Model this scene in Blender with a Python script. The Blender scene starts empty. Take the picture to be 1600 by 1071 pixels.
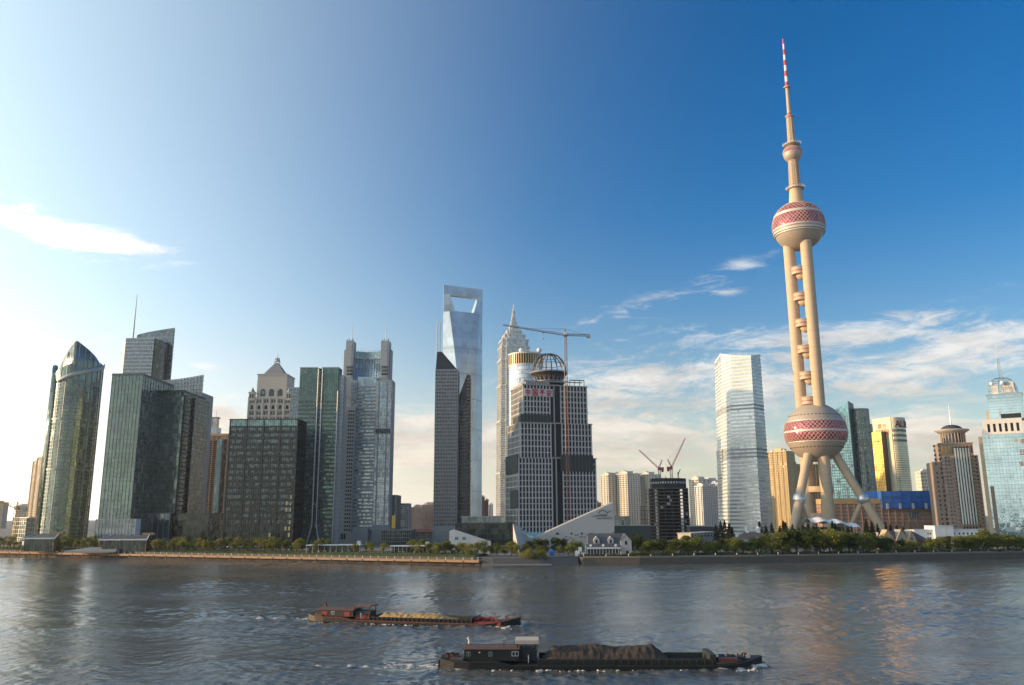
import bpy, bmesh, math, random
from mathutils import Vector, Matrix, Euler
R = math.radians
random.seed(7)
sc = bpy.context.scene
COL = sc.collection

# ---------------------------------------------------------------- camera
FPX, PITCH, ROLL, CAMH = 1270.0, 12.0, 0.28, 28.0
cam_d = bpy.data.cameras.new('camera'); cam = bpy.data.objects.new('camera', cam_d); COL.objects.link(cam)
cam_d.sensor_width = 36; cam_d.lens = FPX / 1600 * 36; cam_d.clip_start = 1; cam_d.clip_end = 60000
cam.matrix_world = Matrix.Translation((0, 0, CAMH)) @ Matrix.Rotation(R(90 + PITCH), 4, 'X') @ Matrix.Rotation(R(-ROLL), 4, 'Z')
sc.camera = cam
CM = cam.matrix_world.to_3x3()
def ray(px, py):
    return CM @ Vector((px - 800, 535.5 - py, -FPX))
def at(px, py, Y):
    d = ray(px, py); return Vector((0, 0, CAMH)) + d * (Y / d.y)
def gnd(px, py, z=0.0):
    d = ray(px, py); return Vector((0, 0, CAMH)) + d * ((z - CAMH) / d.z)

# ---------------------------------------------------------------- light
SUN_AZ, SUN_EL = -92.0, 10.0          # azimuth from the view axis (+Y), negative = left
sun_dir = Vector((math.sin(R(SUN_AZ)) * math.cos(R(SUN_EL)), math.cos(R(SUN_AZ)) * math.cos(R(SUN_EL)), math.sin(R(SUN_EL))))
sl = bpy.data.lights.new('sun', 'SUN'); sl.energy = 4.3; sl.angle = R(0.6); sl.color = (1.0, 0.66, 0.34)
so = bpy.data.objects.new('sun', sl); COL.objects.link(so)
so.rotation_euler = (-sun_dir).to_track_quat('-Z', 'Y').to_euler()
sc.view_settings.view_transform = 'Standard'; sc.view_settings.look = 'None'
sc.view_settings.exposure = 0.55; sc.view_settings.gamma = 1.0; sc.view_settings.use_curve_mapping = False

w = bpy.data.worlds.new('World'); sc.world = w; w.use_nodes = True
NT = w.node_tree; NT.nodes.clear()
class NB:
    """tiny node-graph writer"""
    def __init__(s, nt): s.nt = nt
    def n(s, t, **k):
        o = s.nt.nodes.new(t)
        for a, b in k.items(): setattr(o, a, b)
        return o
    def put(s, sock, v):
        if isinstance(v, bpy.types.NodeSocket): s.nt.links.new(v, sock)
        else: sock.default_value = v
    def m(s, op, a, b=0.0, c=0.0, clamp=False):
        o = s.n('ShaderNodeMath', operation=op, use_clamp=clamp)
        s.put(o.inputs[0], a); s.put(o.inputs[1], b); s.put(o.inputs[2], c)
        return o.outputs[0]
    def v(s, op, a, b=(0, 0, 0), scale=None):
        o = s.n('ShaderNodeVectorMath', operation=op)
        s.put(o.inputs[0], a); s.put(o.inputs[1], b)
        if scale is not None: s.put(o.inputs['Scale'], scale)
        return o.outputs[1] if op in ('DOT_PRODUCT', 'LENGTH') else o.outputs[0]
    def comb(s, x, y, z):
        o = s.n('ShaderNodeCombineXYZ'); s.put(o.inputs[0], x); s.put(o.inputs[1], y); s.put(o.inputs[2], z); return o.outputs[0]
    def sep(s, a):
        o = s.n('ShaderNodeSeparateXYZ'); s.put(o.inputs[0], a); return o.outputs
    def smooth(s, x, a, b, lo=0.0, hi=1.0):
        o = s.n('ShaderNodeMapRange', interpolation_type='SMOOTHSTEP'); s.put(o.inputs[0], x)
        for i, q in enumerate((a, b, lo, hi)): s.put(o.inputs[1 + i], q)
        return o.outputs[0]
    def noise(s, vec, scale, detail=4, rough=0.5, lac=2.0, dist=0.0, dim='3D'):
        o = s.n('ShaderNodeTexNoise', noise_dimensions=dim)
        s.put(o.inputs['Vector'], vec); o.inputs['Scale'].default_value = scale; o.inputs['Detail'].default_value = detail
        o.inputs['Roughness'].default_value = rough; o.inputs['Lacunarity'].default_value = lac; o.inputs['Distortion'].default_value = dist
        return o.outputs[0]
    def white(s, vec):
        o = s.n('ShaderNodeTexWhiteNoise', noise_dimensions='3D'); s.put(o.inputs['Vector'], vec); return o.outputs
    def mix(s, f, a, b, mode='MIX'):
        o = s.n('ShaderNodeMix', data_type='RGBA', blend_type=mode); s.put(o.inputs[0], f); s.put(o.inputs[6], a); s.put(o.inputs[7], b); return o.outputs[2]
g = NB(NT)
sky = g.n('ShaderNodeTexSky', sky_type='NISHITA'); sky.sun_disc = False
sky.sun_elevation = R(SUN_EL); sky.sun_rotation = R(SUN_AZ)
sky.altitude = 0; sky.air_density = 1.0; sky.dust_density = 0.6; sky.ozone_density = 2.0
dirv = g.n('ShaderNodeTexCoord').outputs['Generated']
dx, dy, dz = g.sep(dirv)
az = g.m('ARCTAN2', dx, dy); el = g.m('ARCSINE', dz)
def azel(px, py):
    d = ray(px, py).normalized(); return math.atan2(d.x, d.y), math.asin(d.z)
cover = 0.0
# banks of cloud: (centre px, half size px, weight, tilt)
BANKS = [((80, 360), (140, 32), 1.15, -0.16), ((225, 384), (110, 22), 0.72, -0.1), ((30, 515), (120, 16), 0.55, 0), ((345, 576), (60, 9), 0.6, 0),
         ((1130, 428), (110, 17), 0.6, 0.25), ((990, 484), (110, 16), 0.55, 0.22), ((1140, 456), (30, 9), .8, 0),
         ((1340, 518), (210, 24), 1.0, 0.10), ((1540, 525), (120, 24), 0.9, 0.1), ((1080, 520), (180, 20), 0.6, 0.0),
         ((1010, 592), (210, 40), 1.05, 0.0), ((1400, 592), (260, 48), 1.12, 0.05),
         ((930, 690), (190, 52), 1.5, 0.0), ((640, 700), (170, 60), 1.35, 0.0), ((1480, 690), (220, 45), 1.3, 0.0), ((1250, 700), (200, 30), .8, 0.0),
         ((340, 650), (90, 25), 1.2, 0), ((90, 640), (260, 80), 1.0, 0)]
for (cx, cy), (hx, hy), wt, tilt in BANKS:
    a0, e0 = azel(cx, cy); a1, _ = azel(cx + hx * .5, cy); a2, _ = azel(cx - hx * .5, cy); _, e1 = azel(cx, cy - hy * .5); _, e2 = azel(cx, cy + hy * .5)
    sa, se = abs(a1 - a2), abs(e1 - e2)
    u = g.m('SUBTRACT', az, a0); v = g.m('SUBTRACT', g.m('SUBTRACT', el, e0), g.m('MULTIPLY', u, tilt))
    q = g.m('ADD', g.m('POWER', g.m('ABSOLUTE', g.m('DIVIDE', u, sa)), 2.0), g.m('POWER', g.m('ABSOLUTE', g.m('DIVIDE', v, se)), 2.0))
    cover = g.m('ADD', cover, g.m('MULTIPLY', g.m('EXPONENT', g.m('MULTIPLY', q, -1.0)), wt))
# the same low broken cloud continues all round, outside the picture
elm = g.m('MULTIPLY', g.smooth(el, R(1), R(5)), g.smooth(el, R(17), R(9)))
outside = g.smooth(g.m('ABSOLUTE', az), R(40), R(56))
cover = g.m('ADD', cover, g.m('MULTIPLY', g.m('MULTIPLY', elm, outside), 0.8))
cv = g.comb(g.m('MULTIPLY', az, 1.0), g.m('MULTIPLY', el, 3.4), 0.0)
warp = g.noise(cv, 5.0, 3)
cv2 = g.v('ADD', cv, g.comb(g.m('MULTIPLY', warp, .12), g.m('MULTIPLY', warp, -.10), 0.0))
n1 = g.noise(cv2, 15.0, 9, 0.70, 2.1, 0.4)
n2 = g.noise(g.comb(g.m('MULTIPLY', az, 9), g.m('MULTIPLY', g.m('SUBTRACT', el, g.m('MULTIPLY', az, .1)), 70), 1.7), 1.0, 6, 0.6)
nn = g.m('ADD', g.m('MULTIPLY', n1, 0.72), g.m('MULTIPLY', n2, 0.28))
cden = g.smooth(g.m('ADD', nn, g.m('MULTIPLY', cover, 0.20)), 0.575, 0.79)
cden = g.m('MULTIPLY', cden, g.m('MINIMUM', g.m('MULTIPLY', cover, 1.3), 1.0))
sdot = g.v('DOT_PRODUCT', dirv, tuple(sun_dir))
glow = g.smooth(sdot, 0.2, 1.0)
shade = g.smooth(g.noise(g.v('ADD', cv2, (0.02, -.05, 0.3)), 10.0, 5, .6), .35, .65, .72, 1.06)
low = g.smooth(el, R(2), R(13))
ccol = g.mix(low, (9.0, 7.7, 6.3, 1), (8.6, 8.4, 8.1, 1))
ccol = g.v('SCALE', ccol, scale=g.m('MULTIPLY', g.m('ADD', 0.80, g.m('MULTIPLY', glow, 1.6)), shade))
hs = g.n('ShaderNodeHueSaturation'); hs.inputs['Hue'].default_value = 0.513; hs.inputs['Saturation'].default_value = 1.6; hs.inputs['Value'].default_value = 1.28; NT.links.new(sky.outputs[0], hs.inputs['Color'])
skyc = hs.outputs[0]
# aerosol: white aureole towards the sun and a pale band over the horizon
sp = g.m('MAXIMUM', sdot, 0.0)
aur = g.m('MINIMUM', g.m('MULTIPLY', g.m('POWER', g.m('MAXIMUM', g.m('DIVIDE', g.m('ADD', sdot, 0.25), 1.25), 0.0), 1.85), 1.2), 0.97)
hz = g.m('MULTIPLY', g.m('EXPONENT', g.m('DIVIDE', g.m('MULTIPLY', g.m('MAXIMUM', el, 0.0), -1.0), g.m('ADD', R(6.5), g.m('MULTIPLY', sp, R(15))))), 0.90)
hcol = g.mix(g.smooth(el, R(1), R(16)), (7.4, 6.7, 5.8, 1), (5.6, 6.9, 7.3, 1))
hcol = g.v('SCALE', hcol, scale=g.m('ADD', 0.84, g.m('MULTIPLY', aur, g.m('ADD', 0.75, g.m('MULTIPLY', g.m('EXPONENT', g.m('DIVIDE', el, -R(14))), 1.8)))))
skyc = g.mix(g.m('SUBTRACT', 1.0, g.m('MULTIPLY', g.m('SUBTRACT', 1.0, aur), g.m('SUBTRACT', 1.0, hz))), skyc, hcol)
SKYMIX = g.mix(g.m('MULTIPLY', cden, 0.86), skyc, ccol)
bg = g.n('ShaderNodeBackground'); NT.links.new(SKYMIX, bg.inputs[0]); bg.inputs[1].default_value = 0.10
NT.links.new(bg.outputs[0], g.n('ShaderNodeOutputWorld').inputs[0])

# ================================================================ helpers
LAND = 4.0
def tag(o, label=None, cat=None, group=None, kind=None):
    if label: o['label'] = label
    if cat: o['category'] = cat
    if group: o['group'] = group
    if kind: o['kind'] = kind
    return o
def link(o, parent=None):
    COL.objects.link(o)
    if parent is not None: o.parent = parent
    return o
def empty(name, loc, rz=0.0, label=None, cat=None, group=None):
    o = bpy.data.objects.new(name, None); o.empty_display_size = 1.0
    o.location = loc; o.rotation_euler = (0, 0, rz); link(o)
    return tag(o, label, cat, group)
_unit = {}
def unit_box(mat):
    k = mat.name
    if k not in _unit:
        me = bpy.data.meshes.new('box_' + k)
        v = [(x, y, z) for z in (-.5, .5) for y in (-.5, .5) for x in (-.5, .5)]
        f = [(0, 2, 3, 1), (4, 5, 7, 6), (0, 1, 5, 4), (2, 6, 7, 3), (0, 4, 6, 2), (1, 3, 7, 5)]
        me.from_pydata(v, [], f); me.materials.append(mat); me.update(); _unit[k] = me
    return _unit[k]
def box(name, parent, x0, x1, y0, y1, z0, z1, mat):
    o = bpy.data.objects.new(name, unit_box(mat)); link(o, parent)
    o.location = ((x0 + x1) / 2, (y0 + y1) / 2, (z0 + z1) / 2); o.scale = (x1 - x0, y1 - y0, z1 - z0)
    return o
class MB:
    """collects shapes for one mesh; each shape can use its own material index"""
    def __init__(s): s.v = []; s.f = []; s.mi = []; s.sm = []
    def add(s, v, f, mi=0, sm=False):
        b = len(s.v); s.v += [tuple(p) for p in v]
        s.f += [tuple(b + i for i in q) for q in f]; s.mi += [mi] * len(f); s.sm += [sm] * len(f)
        return s
    def box(s, x0, x1, y0, y1, z0, z1, mi=0, M=None):
        v = [Vector((x, y, z)) for z in (z0, z1) for y in (y0, y1) for x in (x0, x1)]
        if M is not None: v = [M @ p for p in v]
        return s.add(v, [(0, 2, 3, 1), (4, 5, 7, 6), (0, 1, 5, 4), (2, 6, 7, 3), (0, 4, 6, 2), (1, 3, 7, 5)], mi)
    def tube(s, p0, p1, r0, r1=None, n=8, mi=0, cap=True, sm=True):
        p0, p1 = Vector(p0), Vector(p1); r1 = r0 if r1 is None else r1
        d = (p1 - p0).normalized(); a = d.orthogonal().normalized(); b = d.cross(a)
        v = []
        for p, r in ((p0, r0), (p1, r1)):
            for i in range(n):
                t = 2 * math.pi * (i + .5) / n; v.append(p + a * (math.cos(t) * r) + b * (math.sin(t) * r))
        f = [(i, (i + 1) % n, n + (i + 1) % n, n + i) for i in range(n)]
        s.add(v, f, mi, sm and n > 5)
        if cap: s.add(v, [tuple(range(n))[::-1], tuple(range(n, 2 * n))], mi)
        return s
    def lathe(s, prof, n=32, mi=0, c=(0, 0, 0), sm=True, cap=True, a0=0.0, a1=2 * math.pi, sy=1.0):
        full = abs(a1 - a0 - 2 * math.pi) < 1e-6; k = n if full else n + 1
        v = []; f = []
        for r, z in prof:
            for i in range(k):
                t = a0 + (a1 - a0) * i / n
                v.append((c[0] + r * math.cos(t), c[1] + r * math.sin(t) * sy, c[2] + z))
        for j in range(len(prof) - 1):
            for i in range(n):
                i2 = (i + 1) % k
                f.append((j * k + i, j * k + i2, (j + 1) * k + i2, (j + 1) * k + i))
        s.add(v, f, mi, sm)
        if cap and full:
            s.add(v[:k], [tuple(range(k))[::-1]], mi); s.add(v[-k:], [tuple(range(k))], mi)
        return s
    def prism(s, poly, z0, z1, mi=0, top=None):
        """poly counter-clockwise; top = optional per-vertex heights"""
        n = len(poly); zt = [z1] * n if top is None else top
        v = [(x, y, z0) for x, y in poly] + [(x, y, zt[i]) for i, (x, y) in enumerate(poly)]
        f = [(i, (i + 1) % n, n + (i + 1) % n, n + i) for i in range(n)] + [tuple(range(n))[::-1], tuple(range(n, 2 * n))]
        return s.add(v, f, mi)
    def slab(s, pts, thick, d, mi=0):
        """flat polygon pts (3d) extruded by d*thick"""
        n = len(pts); a = [Vector(p) for p in pts]; b = [p + Vector(d) * thick for p in a]
        f = [tuple(range(n)), tuple(range(n, 2 * n))[::-1]] + [(i, n + i, n + (i + 1) % n, (i + 1) % n) for i in range(n)]
        return s.add(a + b, f, mi)
    def loft(s, rings, mi=0, sm=False, cap=True):
        n = len(rings[0]); v = [p for r in rings for p in r]; f = []
        for j in range(len(rings) - 1):
            for i in range(n):
                f.append((j * n + i, j * n + (i + 1) % n, (j + 1) * n + (i + 1) % n, (j + 1) * n + i))
        s.add(v, f, mi, sm)
        if cap: s.add(rings[0], [tuple(range(n))[::-1]], mi); s.add(rings[-1], [tuple(range(n))], mi)
        return s
    def lattice(s, p0, p1, w, step, r=.12, mi=0, w1=None, tri=False):
        p0, p1 = Vector(p0), Vector(p1); d = p1 - p0; L = d.length; d.normalize(); w1 = w if w1 is None else w1
        a = d.cross(Vector((0, 0, 1)))
        a = Vector((1, 0, 0)) if a.length < .01 else a.normalized()
        b = a.cross(d)
        cs = [(-.5, -.5), (.5, -.5), (.5, .5), (-.5, .5)] if not tri else [(-.5, -.45), (.5, -.45), (0, .45)]
        n = max(2, int(L / step)); P = []
        for i in range(n + 1):
            t = i / n; ww = w + (w1 - w) * t
            P.append([p0 + d * (L * t) + a * (x * ww) + b * (y * ww) for x, y in cs])
        k = len(cs)
        for j in range(k):
            s.tube(P[0][j], P[-1][j], r, n=4, mi=mi, cap=False)
            for i in range(n):
                j2 = (j + 1) % k
                A, B = (P[i][j], P[i + 1][j2]) if i % 2 else (P[i][j2], P[i + 1][j])
                s.tube(A, B, r * .6, n=3, mi=mi, cap=False)
                s.tube(P[i][j], P[i][j2], r * .6, n=3, mi=mi, cap=False)
        return s
    def mesh(s, name, mats):
        me = bpy.data.meshes.new(name); me.from_pydata(s.v, [], s.f)
        for m in (mats if isinstance(mats, (list, tuple)) else [mats]): me.materials.append(m)
        me.polygons.foreach_set('material_index', s.mi); me.polygons.foreach_set('use_smooth', s.sm); me.update()
        return me
    def build(s, name, mats, parent=None, loc=(0, 0, 0), kind=None):
        o = bpy.data.objects.new(name, s.mesh(name, mats)); link(o, parent); o.location = loc
        if kind: o['kind'] = kind
        return o
def copy_tree(o, parent=None):
    c = o.copy(); COL.objects.link(c); c.parent = parent
    for ch in o.children: copy_tree(ch, c)
    return c
def sph(cx, cy, cz, r, n=14, m=8, h0=-90, h1=90):
    """profile of a ball for lathe"""
    return [(max(1e-3, r * math.cos(R(h0 + (h1 - h0) * i / m))), cz + r * math.sin(R(h0 + (h1 - h0) * i / m))) for i in range(m + 1)]

# ================================================================ materials
MATS = {}
def mat(name, col, rough=.6, metal=0.0, var=.12, vs=.15, bump=0.0, bs=1.0, spec=.5, emit=None):
    if name in MATS: return MATS[name]
    m = bpy.data.materials.new(name); m.use_nodes = True; nt = m.node_tree; p = nt.nodes['Principled BSDF']; b = NB(nt)
    geo = b.n('ShaderNodeNewGeometry').outputs['Position']
    n1 = b.noise(geo, vs, 6, .62); n2 = b.noise(b.v('MULTIPLY', geo, (1, 1, .16)), vs * 6, 4, .6)
    f = b.m('ADD', 1.0 - var, b.m('MULTIPLY', b.m('ADD', n1, n2), var))
    c = b.v('SCALE', (col[0], col[1], col[2]), scale=f)
    b.put(p.inputs['Base Color'], c); p.inputs['Metallic'].default_value = metal
    b.put(p.inputs['Roughness'], b.m('ADD', rough - .08, b.m('MULTIPLY', n1, .16), clamp=True))
    p.inputs['Specular IOR Level'].default_value = spec
    if bump:
        bn = b.n('ShaderNodeBump'); bn.inputs['Strength'].default_value = bump; bn.inputs['Distance'].default_value = .2
        nt.links.new(b.noise(geo, bs, 5, .6), bn.inputs['Height']); nt.links.new(bn.outputs[0], p.inputs['Normal'])
    if emit:
        p.inputs['Emission Color'].default_value = (*emit[:3], 1); p.inputs['Emission Strength'].default_value = emit[3]
    MATS[name] = m; return m
def glass(name, col, rough=.12, metal=.55, cell=(3.0, 3.0, 3.9), var=.45, tilt=.045, blind=.12, bcol=(.35, .36, .34), ang=0.0):
    """curtain-wall glass: every pane a little different in tint, gloss and tilt, some with blinds drawn"""
    if name in MATS: return MATS[name]
    m = bpy.data.materials.new(name); m.use_nodes = True; nt = m.node_tree; p = nt.nodes['Principled BSDF']; b = NB(nt)
    g_ = b.n('ShaderNodeNewGeometry'); pos = g_.outputs['Position']
    ce = b.v('FLOOR', b.v('DIVIDE', b.v('ADD', pos, (.37, .41, .0)), cell))
    wn = b.white(ce); val, colr = wn[0], wn[1]
    ro = b.white(b.v('MULTIPLY', ce, (0, 0, 1)))[0]
    big = b.noise(b.v('MULTIPLY', pos, (1, 1, .6)), .045, 4)  # broad tone patches put uneven reflections into the glass tint
    f = b.m('ADD', b.m('ADD', 1.0 - var * .5, b.m('MULTIPLY', val, var)), b.m('ADD', b.m('MULTIPLY', b.m('SUBTRACT', big, .5), .9), b.m('MULTIPLY', b.m('SUBTRACT', ro, .5), .16)))
    c = b.v('SCALE', (col[0], col[1], col[2]), scale=f)
    isb = b.m('LESS_THAN', b.white(b.v('ADD', ce, (7.3, 1.1, 3.7)))[0], blind)
    c = b.mix(b.m('MULTIPLY', isb, .6), c, (*bcol, 1))
    b.put(p.inputs['Base Color'], c)
    b.put(p.inputs['Metallic'], b.m('MULTIPLY', b.m('SUBTRACT', 1.0, b.m('MULTIPLY', isb, .7)), metal))
    b.put(p.inputs['Roughness'], b.m('ADD', rough, b.m('MULTIPLY', isb, .2)))
    nn = b.v('NORMALIZE', b.v('ADD', g_.outputs['Normal'], b.v('SCALE', b.v('SUBTRACT', colr, (.5, .5, .5)), scale=tilt)))
    wob = b.n('ShaderNodeBump'); wob.inputs['Strength'].default_value = .10; wob.inputs['Distance'].default_value = .5
    nt.links.new(b.noise(pos, .5, 2), wob.inputs['Height']); nt.links.new(nn, wob.inputs['Normal'])
    nt.links.new(wob.outputs[0], p.inputs['Normal'])
    MATS[name] = m; return m

concrete = mat('concrete', (.36, .35, .33), .8)
lightstone = mat('light_stone', (.55, .50, .43), .75)
white = mat('white_paint', (.74, .73, .70), .55)
offwhite = mat('off_white_panel', (.60, .60, .58), .5)
steel = mat('grey_steel', (.33, .35, .36), .45, .5)
darksteel = mat('dark_steel', (.06, .065, .07), .5, .4)
black = mat('black_void', (.012, .013, .014), .6)
dkglass = glass('dark_window_glass', (.05, .06, .065), .1, .3)

# ---------------------------------------------------------------- a box-shaped building placed by its front roof corners
class Bld:
    def __init__(s, name, label, cat, p0, p1, depth, group=None):
        a, b = at(*p0), at(*p1)
        s.a = Vector((a.x, a.y)); d = Vector((b.x - a.x, b.y - a.y)); s.W = d.length; s.D = depth
        s.rz = math.atan2(d.y, d.x); s.H = a.z - LAND
        s.e = empty(name, (a.x, a.y, LAND), s.rz, label, cat, group)
        s.ux = d.normalized(); s.uy = Vector((-s.ux.y, s.ux.x))
    def loc(s, px, py, y=0.0):
        """pixel -> (x, z) on the local plane at depth y"""
        d = ray(px, py); n = Vector((s.uy.x, s.uy.y, 0)); o = Vector((s.a.x + s.uy.x * y, s.a.y + s.uy.y * y, LAND))
        t = n.dot(o - Vector((0, 0, CAMH))) / n.dot(d); P = Vector((0, 0, CAMH)) + d * t
        q = P - Vector((s.a.x, s.a.y, LAND))
        return q.x * s.ux.x + q.y * s.ux.y, q.z
    def X(s, px, py, y=0.0): return s.loc(px, py, y)[0]
    def Z(s, px, py, y=0.0): return s.loc(px, py, y)[1]
    def box(s, name, x0, x1, y0, y1, z0, z1, m, parent=None): return box(name, parent or s.e, x0, x1, y0, y1, z0, z1, m)
    def bands(s, n, z0, z1, h, proud, m, x0=None, x1=None, y0=None, y1=None, name='floor_band', parent=None, first=True):
        x0 = 0 if x0 is None else x0; x1 = s.W if x1 is None else x1; y0 = 0 if y0 is None else y0; y1 = s.D if y1 is None else y1
        for i in range(n + (1 if first else 0)):
            z = z0 + (z1 - z0) * i / n
            s.box(name, x0 - proud, x1 + proud, y0 - proud, y1 + proud, z - h / 2, z + h / 2, m, parent)
    def mull(s, n, z0, z1, w, proud, m, face='front', a=None, b=None, off=0.0, name='mullion', ends=True, parent=None, skip=()):
        """vertical strips along one face; off = position of the face plane"""
        for i in range(n + 1):
            if (not ends and i in (0, n)) or i in skip: continue
            if face == 'front':
                a_, b_ = (0 if a is None else a), (s.W if b is None else b); x = a_ + (b_ - a_) * i / n
                s.box(name, x - w / 2, x + w / 2, off - proud, off + .05, z0, z1, m, parent)
            elif face == 'right':
                a_, b_ = (0 if a is None else a), (s.D if b is None else b); y = a_ + (b_ - a_) * i / n; xx = s.W if off == 0 else off
                s.box(name, xx - .05, xx + proud, y - w / 2, y + w / 2, z0, z1, m, parent)
            else:
                a_, b_ = (0 if a is None else a), (s.D if b is None else b); y = a_ + (b_ - a_) * i / n
                s.box(name, off - proud, off + .05, y - w / 2, y + w / 2, z0, z1, m, parent)

# stroke lettering: each glyph is a set of straight strokes on a unit square
GLY = {
 'A': [(0, 0, .5, 1), (.5, 1, 1, 0), (.2, .38, .8, .38)], 'U': [(0, 1, 0, .1), (0, .05, 1, .05), (1, .1, 1, 1)],
 'R': [(0, 0, 0, 1), (0, .95, .9, .95), (.95, .95, .95, .5), (0, .5, .95, .5), (.4, .5, 1, 0)], 'O': [(0, 0, 0, 1), (0, .95, 1, .95), (1, 1, 1, 0), (0, .05, 1, .05)],
 'zhong': [(.1, .75, .9, .75), (.1, .38, .9, .38), (.1, .75, .1, .38), (.9, .75, .9, .38), (.5, 1, .5, 0)],
 'guo': [(.05, .97, .95, .97), (.05, .03, .95, .03), (.05, 0, .05, 1), (.95, 0, .95, 1), (.25, .76, .75, .76), (.25, .5, .75, .5), (.2, .24, .8, .24), (.5, .76, .5, .24), (.62, .42, .7, .32)],
 'ping': [(.1, .93, .9, .93), (.25, .8, .35, .6), (.75, .8, .65, .6), (0, .48, 1, .48), (.5, .93, .5, 0)],
 'an': [(.5, 1, .5, .88), (.05, .82, .95, .82), (.05, .82, .05, .66), (.95, .82, .95, .66), (.02, .45, .98, .45), (.45, .7, .2, .28), (.2, .28, .85, 0), (.7, .45, .45, .18), (.45, .18, .1, 0)],
 'zhen': [(.15, .97, .85, .97), (.03, .84, .97, .84), (.03, .84, .03, .7), (.97, .84, .97, .7), (.5, .97, .5, .62), (.2, .72, .38, .72), (.62, .72, .8, .72), (.1, .54, .9, .54), (.1, .54, .1, 0), (.25, .4, .8, .4), (.25, .26, .92, .26), (.3, .26, .3, .02), (.45, .26, .9, 0)],
 'dan': [(.2, .95, .8, .95), (.2, .95, .2, .3), (.8, .95, .8, .3), (.2, .62, .8, .62), (.2, .3, .8, .3), (0, .03, 1, .03)],
 'I': [(.5, 0, .5, 1)], 'N': [(0, 0, 0, 1), (0, 1, 1, 0), (1, 0, 1, 1)], 'S': [(1, .95, .05, .95), (.05, .95, .05, .5), (.05, .5, .95, .5), (.95, .5, .95, .05), (.95, .05, 0, .05)],
 'E': [(0, 0, 0, 1), (0, .95, 1, .95), (0, .5, .8, .5), (0, .05, 1, .05)], 'C': [(1, .95, .05, .95), (.05, .95, .05, .05), (.05, .05, 1, .05)], 'T': [(0, .95, 1, .95), (.5, 0, .5, 1)],
 'H': [(0, 0, 0, 1), (1, 0, 1, 1), (0, .5, 1, .5)], 'G': [(1, .95, .05, .95), (.05, .95, .05, .05), (.05, .05, 1, .05), (1, .05, 1, .5), (1, .5, .55, .5)], 'Q': [(0, 0, 0, 1), (0, .95, 1, .95), (1, 1, 1, 0), (0, .05, 1, .05), (.6, .3, 1, -.1)],
 'shang': [(.5, 1, .5, .05), (.5, .56, .9, .56), (0, .05, 1, .05)], 'shui': [(.5, 1, .5, 0), (.05, .65, .36, .65), (.36, .65, .08, .15), (.92, .82, .58, .56), (.52, .6, .97, .1)],
 'hai': [(.05, .92, .2, .8), (0, .62, .15, .52), (.03, .03, .22, .35), (.48, 1, .34, .74), (.4, .88, .98, .88), (.42, .7, .36, .1), (.42, .7, .9, .7), (.9, .7, .84, 0), (.3, .4, 1, .4), (.36, .1, .9, .1)],
 'yang': [(.05, .92, .2, .8), (0, .62, .15, .52), (.03, .03, .22, .35), (.48, 1, .58, .86), (.9, 1, .78, .86), (.36, .8, .98, .8), (.4, .55, .94, .55), (.32, .3, 1, .3), (.67, .8, .67, 0)],
 'zu': [(.22, 1, .26, .86), (0, .8, .48, .8), (.2, .8, .02, .05), (.18, .55, .42, .55), (.42, .55, .36, .02), (.62, 1, .52, .76), (.58, .86, 1, .86), (.56, .62, .96, .62), (.5, .4, 1, .4), (.76, .62, .52, 0), (.76, .36, 1, 0)],
 'guan': [(.18, 1, .02, .66), (.14, .84, .4, .84), (.2, .66, .2, .06), (.2, .06, .4, .2), (.7, 1, .7, .88), (.46, .84, .98, .84), (.46, .84, .46, .7), (.98, .84, .98, .7), (.56, .68, .56, 0), (.56, .68, .9, .68), (.9, .68, .9, .44), (.56, .44, .9, .44), (.56, .3, .94, .3), (.94, .3, .94, .02), (.56, .02, .94, .02)],
 'M': [(0, 0, 0, 1), (0, 1, .5, .4), (.5, .4, 1, 1), (1, 1, 1, 0)],
}
def glyph(name, key, parent, org, ux, h, wd, sw, m, depth=.25):
    """one letter as raised strokes; org = lower-left corner, ux = writing direction (unit), up = z"""
    mb = MB(); ux = Vector(ux).normalized(); up = Vector((0, 0, 1)); nn = ux.cross(up)
    for (a, b, c, d) in GLY[key]:
        p = Vector(org) + ux * (a * wd) + up * (b * h); q = Vector(org) + ux * (c * wd) + up * (d * h)
        t = (q - p).normalized(); sd = nn.cross(t).normalized()
        p -= t * sw * .4; q += t * sw * .4
        mb.slab([p - sd * sw / 2, q - sd * sw / 2, q + sd * sw / 2, p + sd * sw / 2], depth, nn)
    return mb.build(name, m, parent)

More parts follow.
